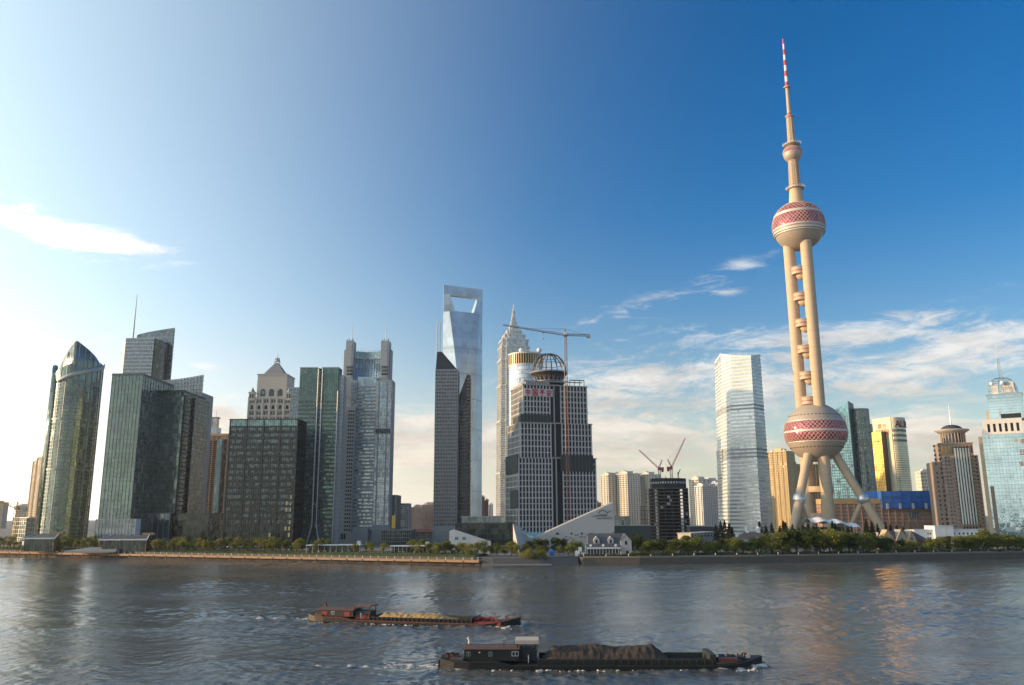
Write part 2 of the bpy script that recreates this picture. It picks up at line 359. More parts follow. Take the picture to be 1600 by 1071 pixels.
# ================================================================ setting: water, land, shore
def water_material():
    m = bpy.data.materials.new('river_water'); m.use_nodes = True; nt = m.node_tree; p = nt.nodes['Principled BSDF']; b = NB(nt)
    pos = b.n('ShaderNodeNewGeometry').outputs['Position']
    silt = b.noise(pos, .012, 4)
    b.put(p.inputs['Base Color'], b.mix(silt, (.075, .078, .073, 1), (.12, .122, .112, 1)))
    gust = b.smooth(b.noise(b.v('MULTIPLY', pos, (.55, 1, 1)), .018, 3, .6), .35, .68)
    b.put(p.inputs['Roughness'], b.m('ADD', .07, b.m('MULTIPLY', gust, .10)))
    p.inputs['IOR'].default_value = 1.333
    h = b.m('MULTIPLY', b.noise(b.v('ADD', b.v('MULTIPLY', pos, (.7, 1, 1)), (3, 91, 0)), .8, 4, .6, dist=.5), b.m('ADD', .10, b.m('MULTIPLY', gust, .12)))
    bn = b.n('ShaderNodeBump'); bn.inputs['Strength'].default_value = 1.0; bn.inputs['Distance'].default_value = 1.0
    nt.links.new(h, bn.inputs['Height']); nt.links.new(bn.outputs[0], p.inputs['Normal'])
    # churned foam left by the boats
    fa = b.n('ShaderNodeAttribute'); fa.attribute_name = 'foam'
    fm = b.smooth(b.m('ADD', fa.outputs['Fac'], b.m('MULTIPLY', b.m('SUBTRACT', b.noise(pos, 1.3, 6, .68), .5), 1.1)), .48, .72)
    fm = b.m('MULTIPLY', fm, b.smooth(fa.outputs['Fac'], .06, .22))
    df = b.n('ShaderNodeBsdfDiffuse'); df.inputs[0].default_value = (.66, .60, .52, 1); mx = b.n('ShaderNodeMixShader')
    b.put(mx.inputs[0], b.m('MULTIPLY', fm, .85)); nt.links.new(p.outputs[0], mx.inputs[1]); nt.links.new(df.outputs[0], mx.inputs[2]); nt.links.new(mx.outputs[0], nt.nodes['Material Output'].inputs[0])
    MATS['river_water'] = m; return m
WATER = water_material()
import numpy as np
BARGE_PX = [((690, 1041), (1190, 1041)), ((490, 968.5), (813, 979))]
def river():
    rg = np.random.default_rng(5)
    nr, nc = 620, 860
    t = np.linspace(0, 1, nr); yy = 118 * (600 / 118) ** t              # rows closer together near the camera
    u = np.linspace(-1, 1, nc)
    Yg = np.repeat(yy[:, None], nc, 1); Xg = u[None, :] * (Yg * .72 + 45)
    Z = np.zeros_like(Xg); cell = np.maximum((Yg * .72 + 45) * 2 / nc, np.gradient(yy)[:, None])
    wind = math.radians(-72)
    for i in range(90):
        lam = 1.7 * (26 / 1.7) ** rg.random(); k = 2 * math.pi / lam; th = wind + rg.normal(0, .75)
        amp = .0068 * lam ** .36 * rg.uniform(.5, 1.3)
        ph = k * (math.cos(th) * Xg + math.sin(th) * Yg) + rg.uniform(0, 6.28)
        fade = np.clip((lam / cell - 2.2) / 2.5, 0, 1)
        w_ = np.sin(ph + .5 * np.sin(ph))                                # sharpened crests
        Z += amp * fade * w_
    # patches of stronger and weaker chop
    g_ = np.zeros_like(Xg)
    for i in range(14):
        k = 2 * math.pi / rg.uniform(45, 160); th = rg.uniform(0, 6.28); g_ += np.sin(k * (math.cos(th) * Xg * .6 + math.sin(th) * Yg) + rg.uniform(0, 6.28))
    g_ = np.clip(1 + .22 * g_, .45, 1.8); Z *= g_
    F = np.zeros_like(Xg)
    nz = np.zeros_like(Xg)
    for i in range(40):
        k = 2 * math.pi / rg.uniform(1.0, 5); th = rg.uniform(0, 6.28); nz += np.sin(k * (math.cos(th) * Xg + math.sin(th) * Yg) + rg.uniform(0, 6.28))
    nz /= 4.5
    for ps, pb in BARGE_PX:
        A, Bq = gnd(*ps), gnd(*pb); d = (Bq - A); L = d.length; d.normalize()
        lx = (Xg - A.x) * d.x + (Yg - A.y) * d.y; ly = -(Xg - A.x) * d.y + (Yg - A.y) * d.x; hb = 4.6
        back = L - lx; ay = np.abs(ly)
        for q, (ang, off, am) in enumerate(((.30, 1.0, .34), (.30, 5.5, .20), (.30, 10.0, .12))):
            c = hb * .5 + off * -.6 + np.clip(back, 0, 400) * ang; wd = .8 + back * .012
            ridge = np.exp(-((ay - c) / np.maximum(wd, .5)) ** 2) * (back > -1) * np.exp(-np.clip(back, 0, 999) / 75)
            Z += am * ridge * (1 + .5 * nz); F = np.maximum(F, ridge * (.75 if q == 0 else .3) * np.exp(-np.clip(back, 0, 999) / 40) + 0 * Z)
        side = np.exp(-np.clip(ay - hb, 0, 99) / .55) * (lx > 1) * (lx < L * .97); F = np.maximum(F, side * .72)
        bow = np.exp(-((lx - L * .985) / 2.6) ** 2 - (np.clip(ay - 1.5, 0, 99) / 2.0) ** 2); Z += .35 * bow; F = np.maximum(F, bow * 1.0)
        ast = np.clip(-lx, 0, 999); spread = 2.6 + ast * .07
        churn = np.exp(-(ly / spread) ** 2) * np.exp(-ast / 42) * (lx < .5); Z += .10 * churn * nz; F = np.maximum(F, churn * .80)
    Z[0, :] = Z[-1, :] = 0
    V = np.stack([Xg, Yg, Z], -1).reshape(-1, 3); i = np.arange(nr * nc).reshape(nr, nc)
    Q = np.stack([i[:-1, :-1], i[:-1, 1:], i[1:, 1:], i[1:, :-1]], -1).reshape(-1, 4)
    base = len(V); ext = np.array([(-6000, -1500, -.7), (6000, -1500, -.7), (6000, 4000, -.7), (-6000, 4000, -.7)])
    V = np.concatenate([V, ext]); Q = np.concatenate([Q, [[base, base + 1, base + 2, base + 3]]])
    me = bpy.data.meshes.new('river'); me.vertices.add(len(V)); me.vertices.foreach_set('co', V.astype(np.float32).ravel())
    me.loops.add(Q.size); me.loops.foreach_set('vertex_index', Q.astype(np.int32).ravel()); me.polygons.add(len(Q))
    me.polygons.foreach_set('loop_start', np.arange(0, Q.size, 4, dtype=np.int32)); me.polygons.foreach_set('use_smooth', np.ones(len(Q), dtype=bool))
    me.update(calc_edges=True)
    at_ = me.attributes.new('foam', 'FLOAT', 'POINT'); at_.data.foreach_set('value', np.concatenate([np.clip(F * (.75 + .35 * nz), 0, 1).ravel(), np.zeros(4)]).astype(np.float32))
    me.materials.append(WATER); o = bpy.data.objects.new('river', me); link(o); tag(o, kind='structure')
river()

soil = mat('ground_paving', (.16, .155, .13), .9, var=.3, vs=.05)
quaystone = mat('quay_stone', (.11, .095, .078), .9, var=.35, vs=.25, bump=.6, bs=.8)
grassm = mat('lawn_grass', (.070, .095, .026), .95, var=.45, vs=.18, bump=.8, bs=2.0)
def shore(px, py): p = gnd(px, py, 0.0); return (p.x, p.y)
prom_edge = [shore(-190, 864.5), shore(0, 868.5), shore(320, 875.5), shore(620, 882.0), shore(748, 884.5)]
quay_edge = [shore(1000, 882.0), shore(1160, 880), shore(1320, 877.5), shore(1600, 872.5), shore(1800, 869)]
def inland(p, d): return (p[0] + d * .1, p[1] + d)
LX, LY = prom_edge[-1]
land_poly = [(-5500, 900), (prom_edge[0][0] - 400, prom_edge[0][1] + 150)] + [(x + 2.5, y + 7) for x, y in prom_edge[:-1]] + [(LX - 3, LY + 7), (LX + 3, LY + 9), shore(845, 882.5), shore(905, 880.5), shore(912, 882)] + quay_edge + [(quay_edge[-1][0] + 500, quay_edge[-1][1] + 40), (5500, 800), (5500, 7000), (-5500, 7000)]
lb = MB(); n_ = len(land_poly)
lb.add([(x, y, LAND) for x, y in land_poly] + [(x, y, -3) for x, y in land_poly], [tuple(range(n_))], 0)
lb.add([(x, y, LAND) for x, y in land_poly] + [(x, y, -3) for x, y in land_poly], [(i, n_ + i, n_ + (i + 1) % n_, (i + 1) % n_) for i in range(n_ - 2)], 1)
tag(lb.build('ground', [soil, quaystone]), kind='structure')

# --- low timber-coloured promenade along the left bank: deck, fascia boards, piles, lamp posts
promm = mat('promenade_deck', (.36, .22, .125), .8, var=.3, vs=.4)
promdark = mat('promenade_pile', (.10, .085, .07), .9)
prom = empty('promenade', (0, 0, 0)); tag(prom, kind='structure')
def along(pts, step):
    out = []; acc = 0.0
    for (a, b) in zip(pts[:-1], pts[1:]):
        a, b = Vector(a), Vector(b); L = (b - a).length; d = (b - a) / L
        t = (-acc) % step
        while t < L: out.append((a + d * t, d)); t += step
        acc += L
    return out
pd = MB()
for a, b in zip(prom_edge[:-1], prom_edge[1:]):
    a, b = Vector((*a, 0)), Vector((*b, 0)); d = (b - a).normalized(); n = Vector((-d.y, d.x, 0))
    pd.slab([a + Vector((0, 0, 1.75)), b + Vector((0, 0, 1.75)), b + n * 9 + Vector((0, 0, 1.75)), a + n * 9 + Vector((0, 0, 1.75))], 1.25, (0, 0, 1))
    bk0 = a + n * 2.5; bk1 = b + n * 2.5; pd.slab([bk0 + Vector((0, 0, -2)), bk1 + Vector((0, 0, -2)), bk1 + Vector((0, 0, 1.7)), bk0 + Vector((0, 0, 1.7))], .4, n, 1)
pd.build('deck', [promm, promdark], prom)
pp = along(prom_edge, 5.6)
postm = MB(); postm.tube((0, 0, 0), (0, 0, 1.25), .16, .13, 6); postm.tube((0, 0, 1.25), (0, 0, 1.5), .22, .18, 6)
posto = postm.mesh('post', white)
pilem = MB(); pilem.tube((0, 0, -2.5), (0, 0, 1.8), .3, .3, 6); pile_me = pilem.mesh('pile', promdark)
fendm = MB(); fendm.box(-.22, .22, -.12, .12, .6, 2.6); fend_me = fendm.mesh('fender_board', promdark)
for i, (p, d) in enumerate(pp):
    o = bpy.data.objects.new('post', posto); link(o, prom); o.location = (p.x - d.y * .5, p.y + d.x * .5, 3.0)
    if i % 2 == 0:
        o = bpy.data.objects.new('pile', pile_me); link(o, prom); o.location = (p.x - d.y * .6, p.y + d.x * .6, 0)
        o = bpy.data.objects.new('fender_board', fend_me); link(o, prom); o.location = (p.x + d.y * .14, p.y - d.x * .14, 0); o.rotation_euler.z = math.atan2(d.y, d.x)
# ramp and rail at its end
rb = MB(); e = Vector((LX, LY, 0))
for k in range(9): rb.tube((LX - .4 - k * .05, LY + .4 + k * 1.0, 3.0), (LX - .4 - k * .05, LY + .4 + k * 1.0, 4.6), .12, n=5)
rb.tube((LX - .4, LY + .4, 4.6), (LX - .8, LY + 8.4, 4.6), .12, n=5)
rb.build('end_railing', white, prom)

# --- lawn bank between promenade and the towers
gb = MB(); rows = []
for (a, dd) in along(prom_edge, 12.0):
    n = Vector((-dd.y, dd.x)); r = []
    for t, z in ((7.5, 3.35), (10, 4.25), (16, 5.2), (26, 5.6), (34, 4.1)):
        q = a + n * t; r.append((q.x, q.y, z + random.uniform(-.1, .1)))
    rows.append(r)
for r0, r1 in zip(rows[:-1], rows[1:]):
    for k in range(4): gb.add([r0[k], r1[k], r1[k + 1], r0[k + 1]], [(0, 1, 2, 3)], 0, True)
tag(gb.build('lawn_bank', grassm), kind='structure')
# grass tufts standing on it
gt = MB()
for i in range(9000):
    r = random.randrange(len(rows) - 1); t = random.random(); k = random.choice((0, 1, 1, 2)); u = random.random()
    A = Vector(rows[r][k]).lerp(Vector(rows[r + 1][k]), t).lerp(Vector(rows[r][k + 1]).lerp(Vector(rows[r + 1][k + 1]), t), u)
    h = random.uniform(.18, .6); an = random.uniform(0, 3.14); w_ = random.uniform(.12, .4)
    dx_, dy_ = math.cos(an) * w_, math.sin(an) * w_
    gt.add([(A.x - dx_, A.y - dy_, A.z - .05), (A.x + dx_, A.y + dy_, A.z - .05), (A.x + dx_ * .3 + random.uniform(-.2, .2), A.y + dy_ * .3, A.z + h)], [(0, 1, 2)])
tag(gt.build('grass', grassm), 'rough green grass on the bank behind the promenade', 'grass', kind='stuff')

# --- stone quay wall along the right bank with coping and mooring posts
qw = empty('quay_wall', (0, 0, 0)); tag(qw, kind='structure')
qpts = [shore(912, 882.0)] + quay_edge
cop = mat('quay_coping', (.22, .185, .145), .85, var=.3)
for a, b in zip(qpts[:-1], qpts[1:]):
    L = (Vector(b) - Vector(a)).length; n = max(1, round(L / 12)); ang = math.atan2(b[1] - a[1], b[0] - a[0])
    for k in range(n):
        t0, t1 = k / n, (k + 1) / n
        x0, y0 = a[0] + (b[0] - a[0]) * t0, a[1] + (b[1] - a[1]) * t0
        bl = MB(); bl.box(.03, L / n - .03, -.35, .9, 3.55, 4.55 + random.uniform(-.05, .05)); bl.box(.06, L / n - .06, -.12, .4, -2, 3.56, 1)
        o = bl.build('wall_panel', [cop, quaystone], qw, (x0, y0, 0)); o.rotation_euler.z = ang
bol = MB(); bol.tube((0, 0, 0), (0, 0, .9), .2, .17, 6); bol.tube((0, 0, .9), (0, 0, 1.15), .3, .26, 6); bol_me = bol.mesh('mooring_post', white)
for i, (p, d) in enumerate(along(qpts, 13.0)):
    o = bpy.data.objects.new('mooring_post', bol_me); link(o, qw); o.location = (p.x - d.y * .2, p.y + d.x * .2, 4.5)
    o.scale.z = random.uniform(.8, 1.2)
# low landing stage in front of the gap
ls = MB(); a = Vector((*shore(770, 886.5), 0)); b = Vector((*shore(862, 885.5), 0))
ls.slab([a + Vector((0, 0, .2)), b + Vector((0, 0, .2)), b + Vector((0, 5, .2)), a + Vector((0, 5, .2))], .9, (0, 0, 1))
tag(ls.build('landing_stage', mat('stage_concrete', (.25, .22, .19), .85, var=.3)), 'long low concrete landing stage between promenade and quay wall', 'landing stage')
bk = MB(); c0 = Vector((*shore(752, 884.5), 0)); pts = [shore(752, 885), shore(770, 885.2), shore(800, 884.8), shore(845, 884), shore(905, 882)]
for (x0, y0), (x1, y1) in zip(pts[:-1], pts[1:]):
    bk.add([(x0, y0, -.5), (x1, y1, -.5), (x1, y1 + 10, 4.1), (x0, y0 + 10, 4.1)], [(0, 1, 2, 3)])
tag(bk.build('stone_bank', quaystone), kind='structure')

# ================================================================ broadcasting tower
def pearl_tower():
    T = at(1247.5, 353, 692.0); X0, Y0 = 257.6, 692.0
    e = empty('television_tower', (X0, Y0, LAND), 0, 'tall beige television tower with two pink-panelled spheres on three columns', 'tower')
    con = mat('tower_concrete', (.52, .39, .26), .7, var=.14, vs=.06)
    ring_m = mat('tower_ring_metal', (.55, .50, .44), .5, .2)
    pink = [mat('pink_panel_a', (.36, .05, .10), .2, .45, var=.2), mat('pink_panel_b', (.46, .12, .17), .18, .45, var=.2), mat('pink_panel_c', (.20, .035, .065), .25, .4, var=.2)]
    latm = mat('tower_lattice', (.56, .37, .30), .5)
    sphm = mat('sphere_cladding', (.43, .36, .28), .45, .15, var=.10, vs=.1)
    silver = mat('silver_ball', (.62, .60, .57), .3, .6)
    red = mat('signal_red', (.60, .055, .03), .5)
    seam = mat('concrete_joint', (.36, .29, .21), .8)
    def zp(px, py): return at(px, py, Y0).z - LAND
    zL, rL = zp(1276, 676), 25.0
    zU, rU = zp(1247.5, 354), 22.3
    zS, rS = zp(1236, 241), 8.2
    # three vertical columns
    for a in (-80, 40, 160):
        cx, cy = 9.6 * math.cos(R(a)), 9.6 * math.sin(R(a))
        mb = MB(); mb.tube((cx, cy, 0), (cx, cy, zU - 12), 4.9, 4.9, 28, cap=False); cl_ = mb.build('column', con, e)
        sm_ = MB()
        for q in range(36): sm_.lathe([(4.93, 0), (4.97, .1), (4.93, .2)], 28, c=(cx, cy, 5 + q * 7.2), cap=False)
        sm_.build('joint', seam, cl_, kind='stuff')
    # beams tying the columns under the lower sphere
    for z in (22, 44):
        mb = MB(); mb.lathe([(10.5, -2.4), (10.5, 2.4)], 20); mb.build('tie_beam', con, e, (0, 0, z))
    # three raking legs with silver balls and struts
    foot = 50.0
    for a in (-21, 99, 219):
        c, s_ = math.cos(R(a)), math.sin(R(a))
        top = Vector((13 * c, 13 * s_, zL - 17)); bot = Vector((foot * c, foot * s_, 0))
        mb = MB(); mb.tube(top, bot, 3.6, 3.6, 24); leg = mb.build('leg', con, e)
        j = top.lerp(bot, .52)
        mb = MB(); mb.lathe(sph(0, 0, 0, 5.2, m=12), 24); mb.build('joint_ball', silver, leg, j)
        mb = MB(); mb.tube(j, Vector((15 * c, 15 * s_, 2)), 2.0, 2.0, 16); mb.build('strut', con, leg)
    # spheres
    def sphere(z, r, bands, name, lo, hi, holes):
        root = MB(); root.lathe(sph(0, 0, 0, r, m=40), 64); so_ = root.build(name, sphm, e, (0, 0, z))
        sm_ = MB()
        for h_ in range(-80, 85, 8): sm_.lathe([(r * math.cos(R(h_ - .25)) + .02, r * math.sin(R(h_ - .25))), (r * math.cos(R(h_)) + .05, r * math.sin(R(h_))), (r * math.cos(R(h_ + .25)) + .02, r * math.sin(R(h_ + .25)))], 48, cap=False)
        sm_.build('seam', seam, so_, kind='stuff')
        for (h0, h1, rows_, cols) in bands:      # pink triangular glass panels, each set in the diagrid
            pm = MB(); lat = MB()
            def P(i, j, rr):
                h = R(h0 + (h1 - h0) * j / rows_); t = 2 * math.pi * (i + (j % 2) * .5) / cols
                return Vector((rr * math.cos(h) * math.cos(t), rr * math.cos(h) * math.sin(t), rr * math.sin(h)))
            for j in range(rows_):
                for i in range(cols):
                    o_ = (j % 2)
                    tris = [(P(i, j, r), P(i + 1, j, r), P(i + o_, j + 1, r)), (P(i + o_, j + 1, r), P(i + o_ - 1, j + 1, r), P(i, j, r))]
                    for t in tris:
                        cn = sum(t, Vector()) / 3
                        q = [p.lerp(cn, .07) for p in t]; tl = random.uniform(.15, .45)
                        q = [p * ((r + tl + random.uniform(-.12, .12)) / p.length) for p in q]
                        pm.add(q, [(0, 1, 2)] if (q[1] - q[0]).cross(q[2] - q[0]).dot(cn) > 0 else [(0, 2, 1)], random.choice((0, 0, 1, 2)))
                    lat.tube(P(i, j, r + .45), P(i + o_, j + 1, r + .42), .24, n=4, cap=False)
                    lat.tube(P(i, j, r + .45), P(i + o_ - 1, j + 1, r + .42), .24, n=4, cap=False)
            pm.build('glass_panel', pink, so_, kind='stuff'); lat.build('diagrid', latm, so_, kind='stuff')
        for h, pr, wd in holes:
            if pr is None:                       # a row of dark portholes
                ph = MB()
                for k in range(44):
                    t = 2 * math.pi * k / 44; c = Vector((math.cos(R(h)) * math.cos(t), math.cos(R(h)) * math.sin(t), math.sin(R(h))))
                    ph.tube(c * (r - .3), c * (r + .18), wd, n=8)
                ph.build('porthole', black, so_, kind='stuff')
            else:                                # a projecting belt
                rr = r * math.cos(R(h)); zz = r * math.sin(R(h))
                bm_ = MB(); bm_.lathe([(rr - 1, -wd), (rr + pr, -wd), (rr + pr, wd), (rr - 1, wd)], 56, cap=False, sm=False); bm_.build('belt', ring_m, so_, (0, 0, zz))
        return so_
    sphere(zL, rL, [(-19, -1.5, 4, 46), (2.0, 19, 4, 46)], 'lower_sphere', 0, 0, [(-32, None, .55), (33, None, .55), (0.2, .7, .8), (20.5, .45, .35), (-20.5, .45, .35)])
    sphere(zU, rU, [(-8, 21, 6, 44), (27, 56, 5, 34)], 'upper_sphere', 0, 0, [(24, .5, 1.1), (-10, .5, .8), (-18, .9, .7), (-23, .7, .5), (57, .4, .5)])
    # the five small drums hung between the columns
    for k, py in enumerate((426, 466.5, 507.5, 548, 589, 628)):
        z = zp(1256, py); c, s_ = -4.2, -3.4
        mb = MB(); mb.lathe([(3, -3.0), (6.2, -3.0), (6.2, 2.8), (6.6, 2.8), (6.6, 3.3), (3, 3.3)], 28, sm=False); d_ = mb.build('pod', con, e, (c, s_, z))
        mb = MB(); mb.lathe([(6.28, -.55), (6.28, .55)], 28, cap=False); mb.build('pod_window_band', mat('pod_red', (.40, .13, .14), .4), d_)
        mb = MB(); mb.lathe(sph(0, 0, -3.0, 4.8, h0=-90, h1=0), 22); mb.build('pod_bowl', con, d_, (2.2, .5, 0))
        mb = MB()
        for q in range(14):
            t = 2 * math.pi * q / 14; mb.tube((6.4 * math.cos(t), 6.4 * math.sin(t), 3.3), (6.4 * math.cos(t), 6.4 * math.sin(t), 4.3), .14, n=4)
        mb.build('pod_railing', latm, d_, kind='stuff')
    # shaft, upper ball, antenna
    zt = zU + rU - 2.0
    z1, z2, z3 = zp(1241, 296), zp(1237, 252), zp(1234, 229)
    mb = MB(); mb.lathe([(6.8, zt), (5.2, z1)], 28); mb.build('shaft_cone', con, e)
    rib_m = mat('ribbed_shaft', (.46, .36, .25), .7, var=.3, vs=.4)
    def ribbed(name, za, zb, ra, rb_, n):
        mb = MB(); prof = []
        for k in range(n):
            t0, t1 = k / n, (k + 1) / n; r0 = ra + (rb_ - ra) * t0; zz0, zz1 = za + (zb - za) * t0, za + (zb - za) * t1; dz_ = zz1 - zz0
            prof += [(r0, zz0), (r0, zz0 + dz_ * .55), (r0 * 1.14, zz0 + dz_ * .6), (r0 * 1.14, zz0 + dz_ * .95)]
        mb.lathe(prof + [(rb_, zb)], 20, sm=False); mb.build(name, rib_m, e)
        mb = MB()
        for q in range(8):
            t = 2 * math.pi * q / 8; mb.tube((ra * 1.12 * math.cos(t), ra * 1.12 * math.sin(t), za), (rb_ * 1.12 * math.cos(t), rb_ * 1.12 * math.sin(t), zb), .22, n=4)
        mb.build(name + '_ribs', latm, e)
    ribbed('ribbed_shaft', z1, z2, 4.7, 3.9, 11)
    for z, r in ((z1, 7.8), (zp(1233.5, 228), 7.6)):
        mb = MB(); mb.lathe([(3.5, -.3), (r, .2), (r, .7), (3.5, .7)], 30, sm=False); rg = mb.build('ring_platform', ring_m, e, (0, 0, z))
        mb = MB()
        for q in range(26):
            t = 2 * math.pi * q / 26; mb.tube((r * math.cos(t), r * math.sin(t), .4), (r * 1.08 * math.cos(t), r * 1.08 * math.sin(t), 2.0), .13, n=4)
        mb.build('railing', white, rg, kind='stuff')
    sphere(zS, rS, [(2, 34, 3, 22)], 'small_sphere', 0, 0, [(0, .3, .4), (36, .3, .3)])
    z4, z5, z6, z7 = zp(1229.5, 183), zp(1224.5, 137), zp(1217, 61), zp(1234, 226)
    ribbed('upper_ribbed_shaft', zS + rS - 1.5, z4, 3.1, 2.6, 10)
    for z, r in ((z4, 3.9), (z5, 3.1)):
        mb = MB(); mb.lathe([(2.0, -.6), (r, -.5), (r, .6), (2.0, .8)], 22, sm=False); mb.build('collar', rib_m, e, (0, 0, z))
    mb = MB(); mb.lathe([(1.9, z4), (1.5, z5)], 14); mb.build('mast', rib_m, e)
    mb = MB(); mb.lathe([(2.0, z4 + .7), (1.95, z4 + 3.4)], 14); mb.build('red_sleeve', red, e)
    n = 9
    for k in range(n):
        za, zb = z5 + (z6 - z5) * k / n, z5 + (z6 - z5) * (k + 1) / n; r = 1.5 - .8 * k / n
        mb = MB(); mb.tube((0, 0, za), (0, 0, zb), r, r - .06, 12); mb.build('antenna_segment', red if k % 2 == 0 else white, e)
    # entrance canopy of white fabric at the foot
    return e
pearl_tower()

# ================================================================ left bank towers
gteal = glass('teal_curtain_glass', (.14, .19, .165), .12, .55, (2.6, 2.6, 3.7))
ggreen = glass('green_curtain_glass', (.13, .19, .165), .12, .55, (2.4, 2.4, 3.9))
gdark = glass('smoked_glass', (.035, .045, .04), .12, .45, (2.2, 2.2, 4.2), blind=.2, bcol=(.10, .12, .10))
gblue = glass('blue_silver_glass', (.44, .53, .58), .3, .42, (4, 4, 8), var=.16, tilt=.012, blind=0)
ggrey = glass('grey_curtain_glass', (.16, .20, .21), .12, .55, (2.2, 2.2, 3.9))
gpale = glass('pale_blue_glass', (.32, .40, .43), .14, .5, (1.8, 1.8, 3.9), blind=.2, bcol=(.5, .52, .5))
frame_dk = mat('dark_mullion', (.09, .105, .10), .5, .4)
frame_md = mat('grey_mullion', (.22, .245, .235), .5, .4)
frame_lt = mat('light_mullion', (.42, .43, .42), .5, .2)
greystone = mat('grey_granite', (.38, .375, .36), .7, var=.2)
cream = mat('cream_stone', (.60, .52, .42), .75)
pinkstone = mat('pink_apartment_wall', (.55, .39, .29), .8)
tan = mat('tan_apartment_wall', (.58, .45, .30), .8)
brownm = mat('brown_stone', (.30, .20, .13), .75)

# --- A: curved leaf-plan glass tower with a blade crown
def curved_tower():
    Y = 690; c = at(110, 700, Y + 24); zt = at(168, 562, Y).z - LAND
    e = empty('curved_glass_tower', (c.x, c.y, LAND), R(20), 'rounded teal glass tower with a slanting shell-shaped crown, leftmost tall building', 'building')
    rx, ry = 19.5, 27.0
    def pt(t, k=1.0): return (rx * k * math.cos(t), ry * k * math.sin(t))
    N = 48
    zlow, zhigh = zt - 17, zt + 1
    def ztop(t):      # slanting cut: low on the left front, high on the right
        return zlow + (zhigh - zlow) * (.5 + .5 * math.cos(t + R(35)))
    ring0 = [(*pt(2 * math.pi * i / N), 0) for i in range(N)]; ring1 = [(*pt(2 * math.pi * i / N), ztop(2 * math.pi * i / N)) for i in range(N)]
    MB().loft([ring0, ring1], sm=True).build('glass_wall', gteal, e)
    prof = MB(); nn = 40
    v = []
    for z in (-.28, .28):
        for k in (1.018, .99):
            v += [(*pt(2 * math.pi * i / nn, k), z) for i in range(nn)]
    f = []
    for i in range(nn):
        j = (i + 1) % nn; f += [(i, j, 2 * nn + j, 2 * nn + i), (2 * nn + i, 2 * nn + j, 3 * nn + j, 3 * nn + i), (nn + j, nn + i, i, j)]
    prof.add(v, f); rm = prof.mesh('floor_band', frame_md)
    n = 46
    for i in range(n):
        z = 3 + (zlow - 4) * i / (n - 1)
        o = bpy.data.objects.new('floor_band', rm); link(o, e); o.location = (0, 0, z)
        if i in (20, 34): o.scale = (1.006, 1.006, 3.2)
    for i in range(0, N, 2):
        t = 2 * math.pi * i / N; x, y = pt(t, 1.012)
        mb = MB(); mb.tube((x, y, 0), (x, y, ztop(t)), .25, n=4); mb.build('fin', frame_md, e)
    def shell(name, k, a0, a1, z0, top, m, n=26, th=.6):
        mb = MB(); A = [R(a0 + (a1 - a0) * i / n) for i in range(n + 1)]
        out = [Vector((*pt(t, k), 0)) for t in A]; inn = [Vector((*pt(t, k - .035), 0)) for t in A]
        for i in range(n):
            q0, q1 = z0(i / n), z0((i + 1) / n); h0, h1 = top(i / n), top((i + 1) / n)
            o0, o1, p0, p1 = out[i], out[i + 1], inn[i], inn[i + 1]
            V = lambda p, z: (p.x, p.y, z)
            mb.add([V(o0, q0), V(o1, q1), V(o1, h1), V(o0, h0), V(p0, q0), V(p1, q1), V(p1, h1), V(p0, h0)], [(0, 1, 2, 3), (5, 4, 7, 6), (3, 2, 6, 7), (0, 4, 5, 1)], 0, True)
        return mb.build(name, m, e)
    mat_blade = glass('crown_blade_glass', (.24, .29, .28), .2, .5, (2.5, 2.5, 2.5), blind=0)
    sm = lambda t: math.sin(math.pi * t)
    # left shell, central blade, right shell
    apex = at(132, 537, Y + 10).z - LAND
    def btop(t): return (zlow - 8) + (apex - zlow + 9) * (t / .48) ** .78 if t < .48 else apex + 1 - (apex - zt - 1) * (t - .48) / .52
    shell('crown_shell', 1.04, 158, 226, lambda t: 0, lambda t: zt + 3 - 21 * t ** 1.6 - 4 * (1 - t) ** 3, gteal)
    shell('crown_blade', .93, 204, 338, lambda t: zlow - 14 + 16 * t, btop, mat_blade)
    shell('crown_rim', 1.05, 236, 372, lambda t: zlow - 3 + 19 * t, lambda t: zlow + .5 + 19.5 * t, frame_lt)
    for q in range(1, 9):
        t = q / 9; an = R(204 + 134 * t); x, y = pt(an, .94); MB().tube((x, y, zlow - 6 + 12 * t), (x, y, btop(t)), .22, n=4).build('blade_rib', frame_lt, e)
    return e
curved_tower()

# --- C: tall green glass slab with lower podium
b = Bld('green_glass_tower', 'tall slim green glass slab tower with podium, left of the two-part block', 'building', (176, 587, 650), (223.5, 589, 650), 60)
b.box('glass_wall', 0, b.W, 0, b.D, 0, b.H, ggreen)
b.bands(36, 4, b.H - .5, .38, .12, frame_md); b.mull(9, 0, b.H, .22, .42, frame_md); b.mull(12, 0, b.H, .22, .3, frame_dk, 'right'); b.mull(6, 0, b.H, .3, .3, frame_lt, 'left')
b.box('parapet', -.4, b.W + .4, -.4, b.D + .4, b.H, b.H + 1.6, frame_dk)
b.box('side_wing', -4.2, -.45, 9, 40, 0, b.H - 6, glass('sunlit_edge_glass', (.42, .45, .30), .14, .5, (2.5, 2.5, 3.7)))  # sunlight on the left edge is put into a paler, yellower glass
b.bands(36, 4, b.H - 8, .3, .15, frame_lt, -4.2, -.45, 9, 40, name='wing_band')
x0, z0 = b.loc(150, 812, -9); x1, _ = b.loc(212, 811, -9)
pod = b.box('podium', x0, x1, -9, -.6, 0, z0, ggrey)
for i in range(13): b.box('podium_fin', x0 + (x1 - x0) * i / 12 - .12, x0 + (x1 - x0) * i / 12 + .12, -9.35, -8.9, 0, z0, frame_lt)
for i in range(5): b.box('podium_rail', x0 - .2, x1 + .2, -9.25, -.5, z0 * i / 4 - .15, z0 * i / 4 + .25, frame_lt if i == 4 else frame_md)
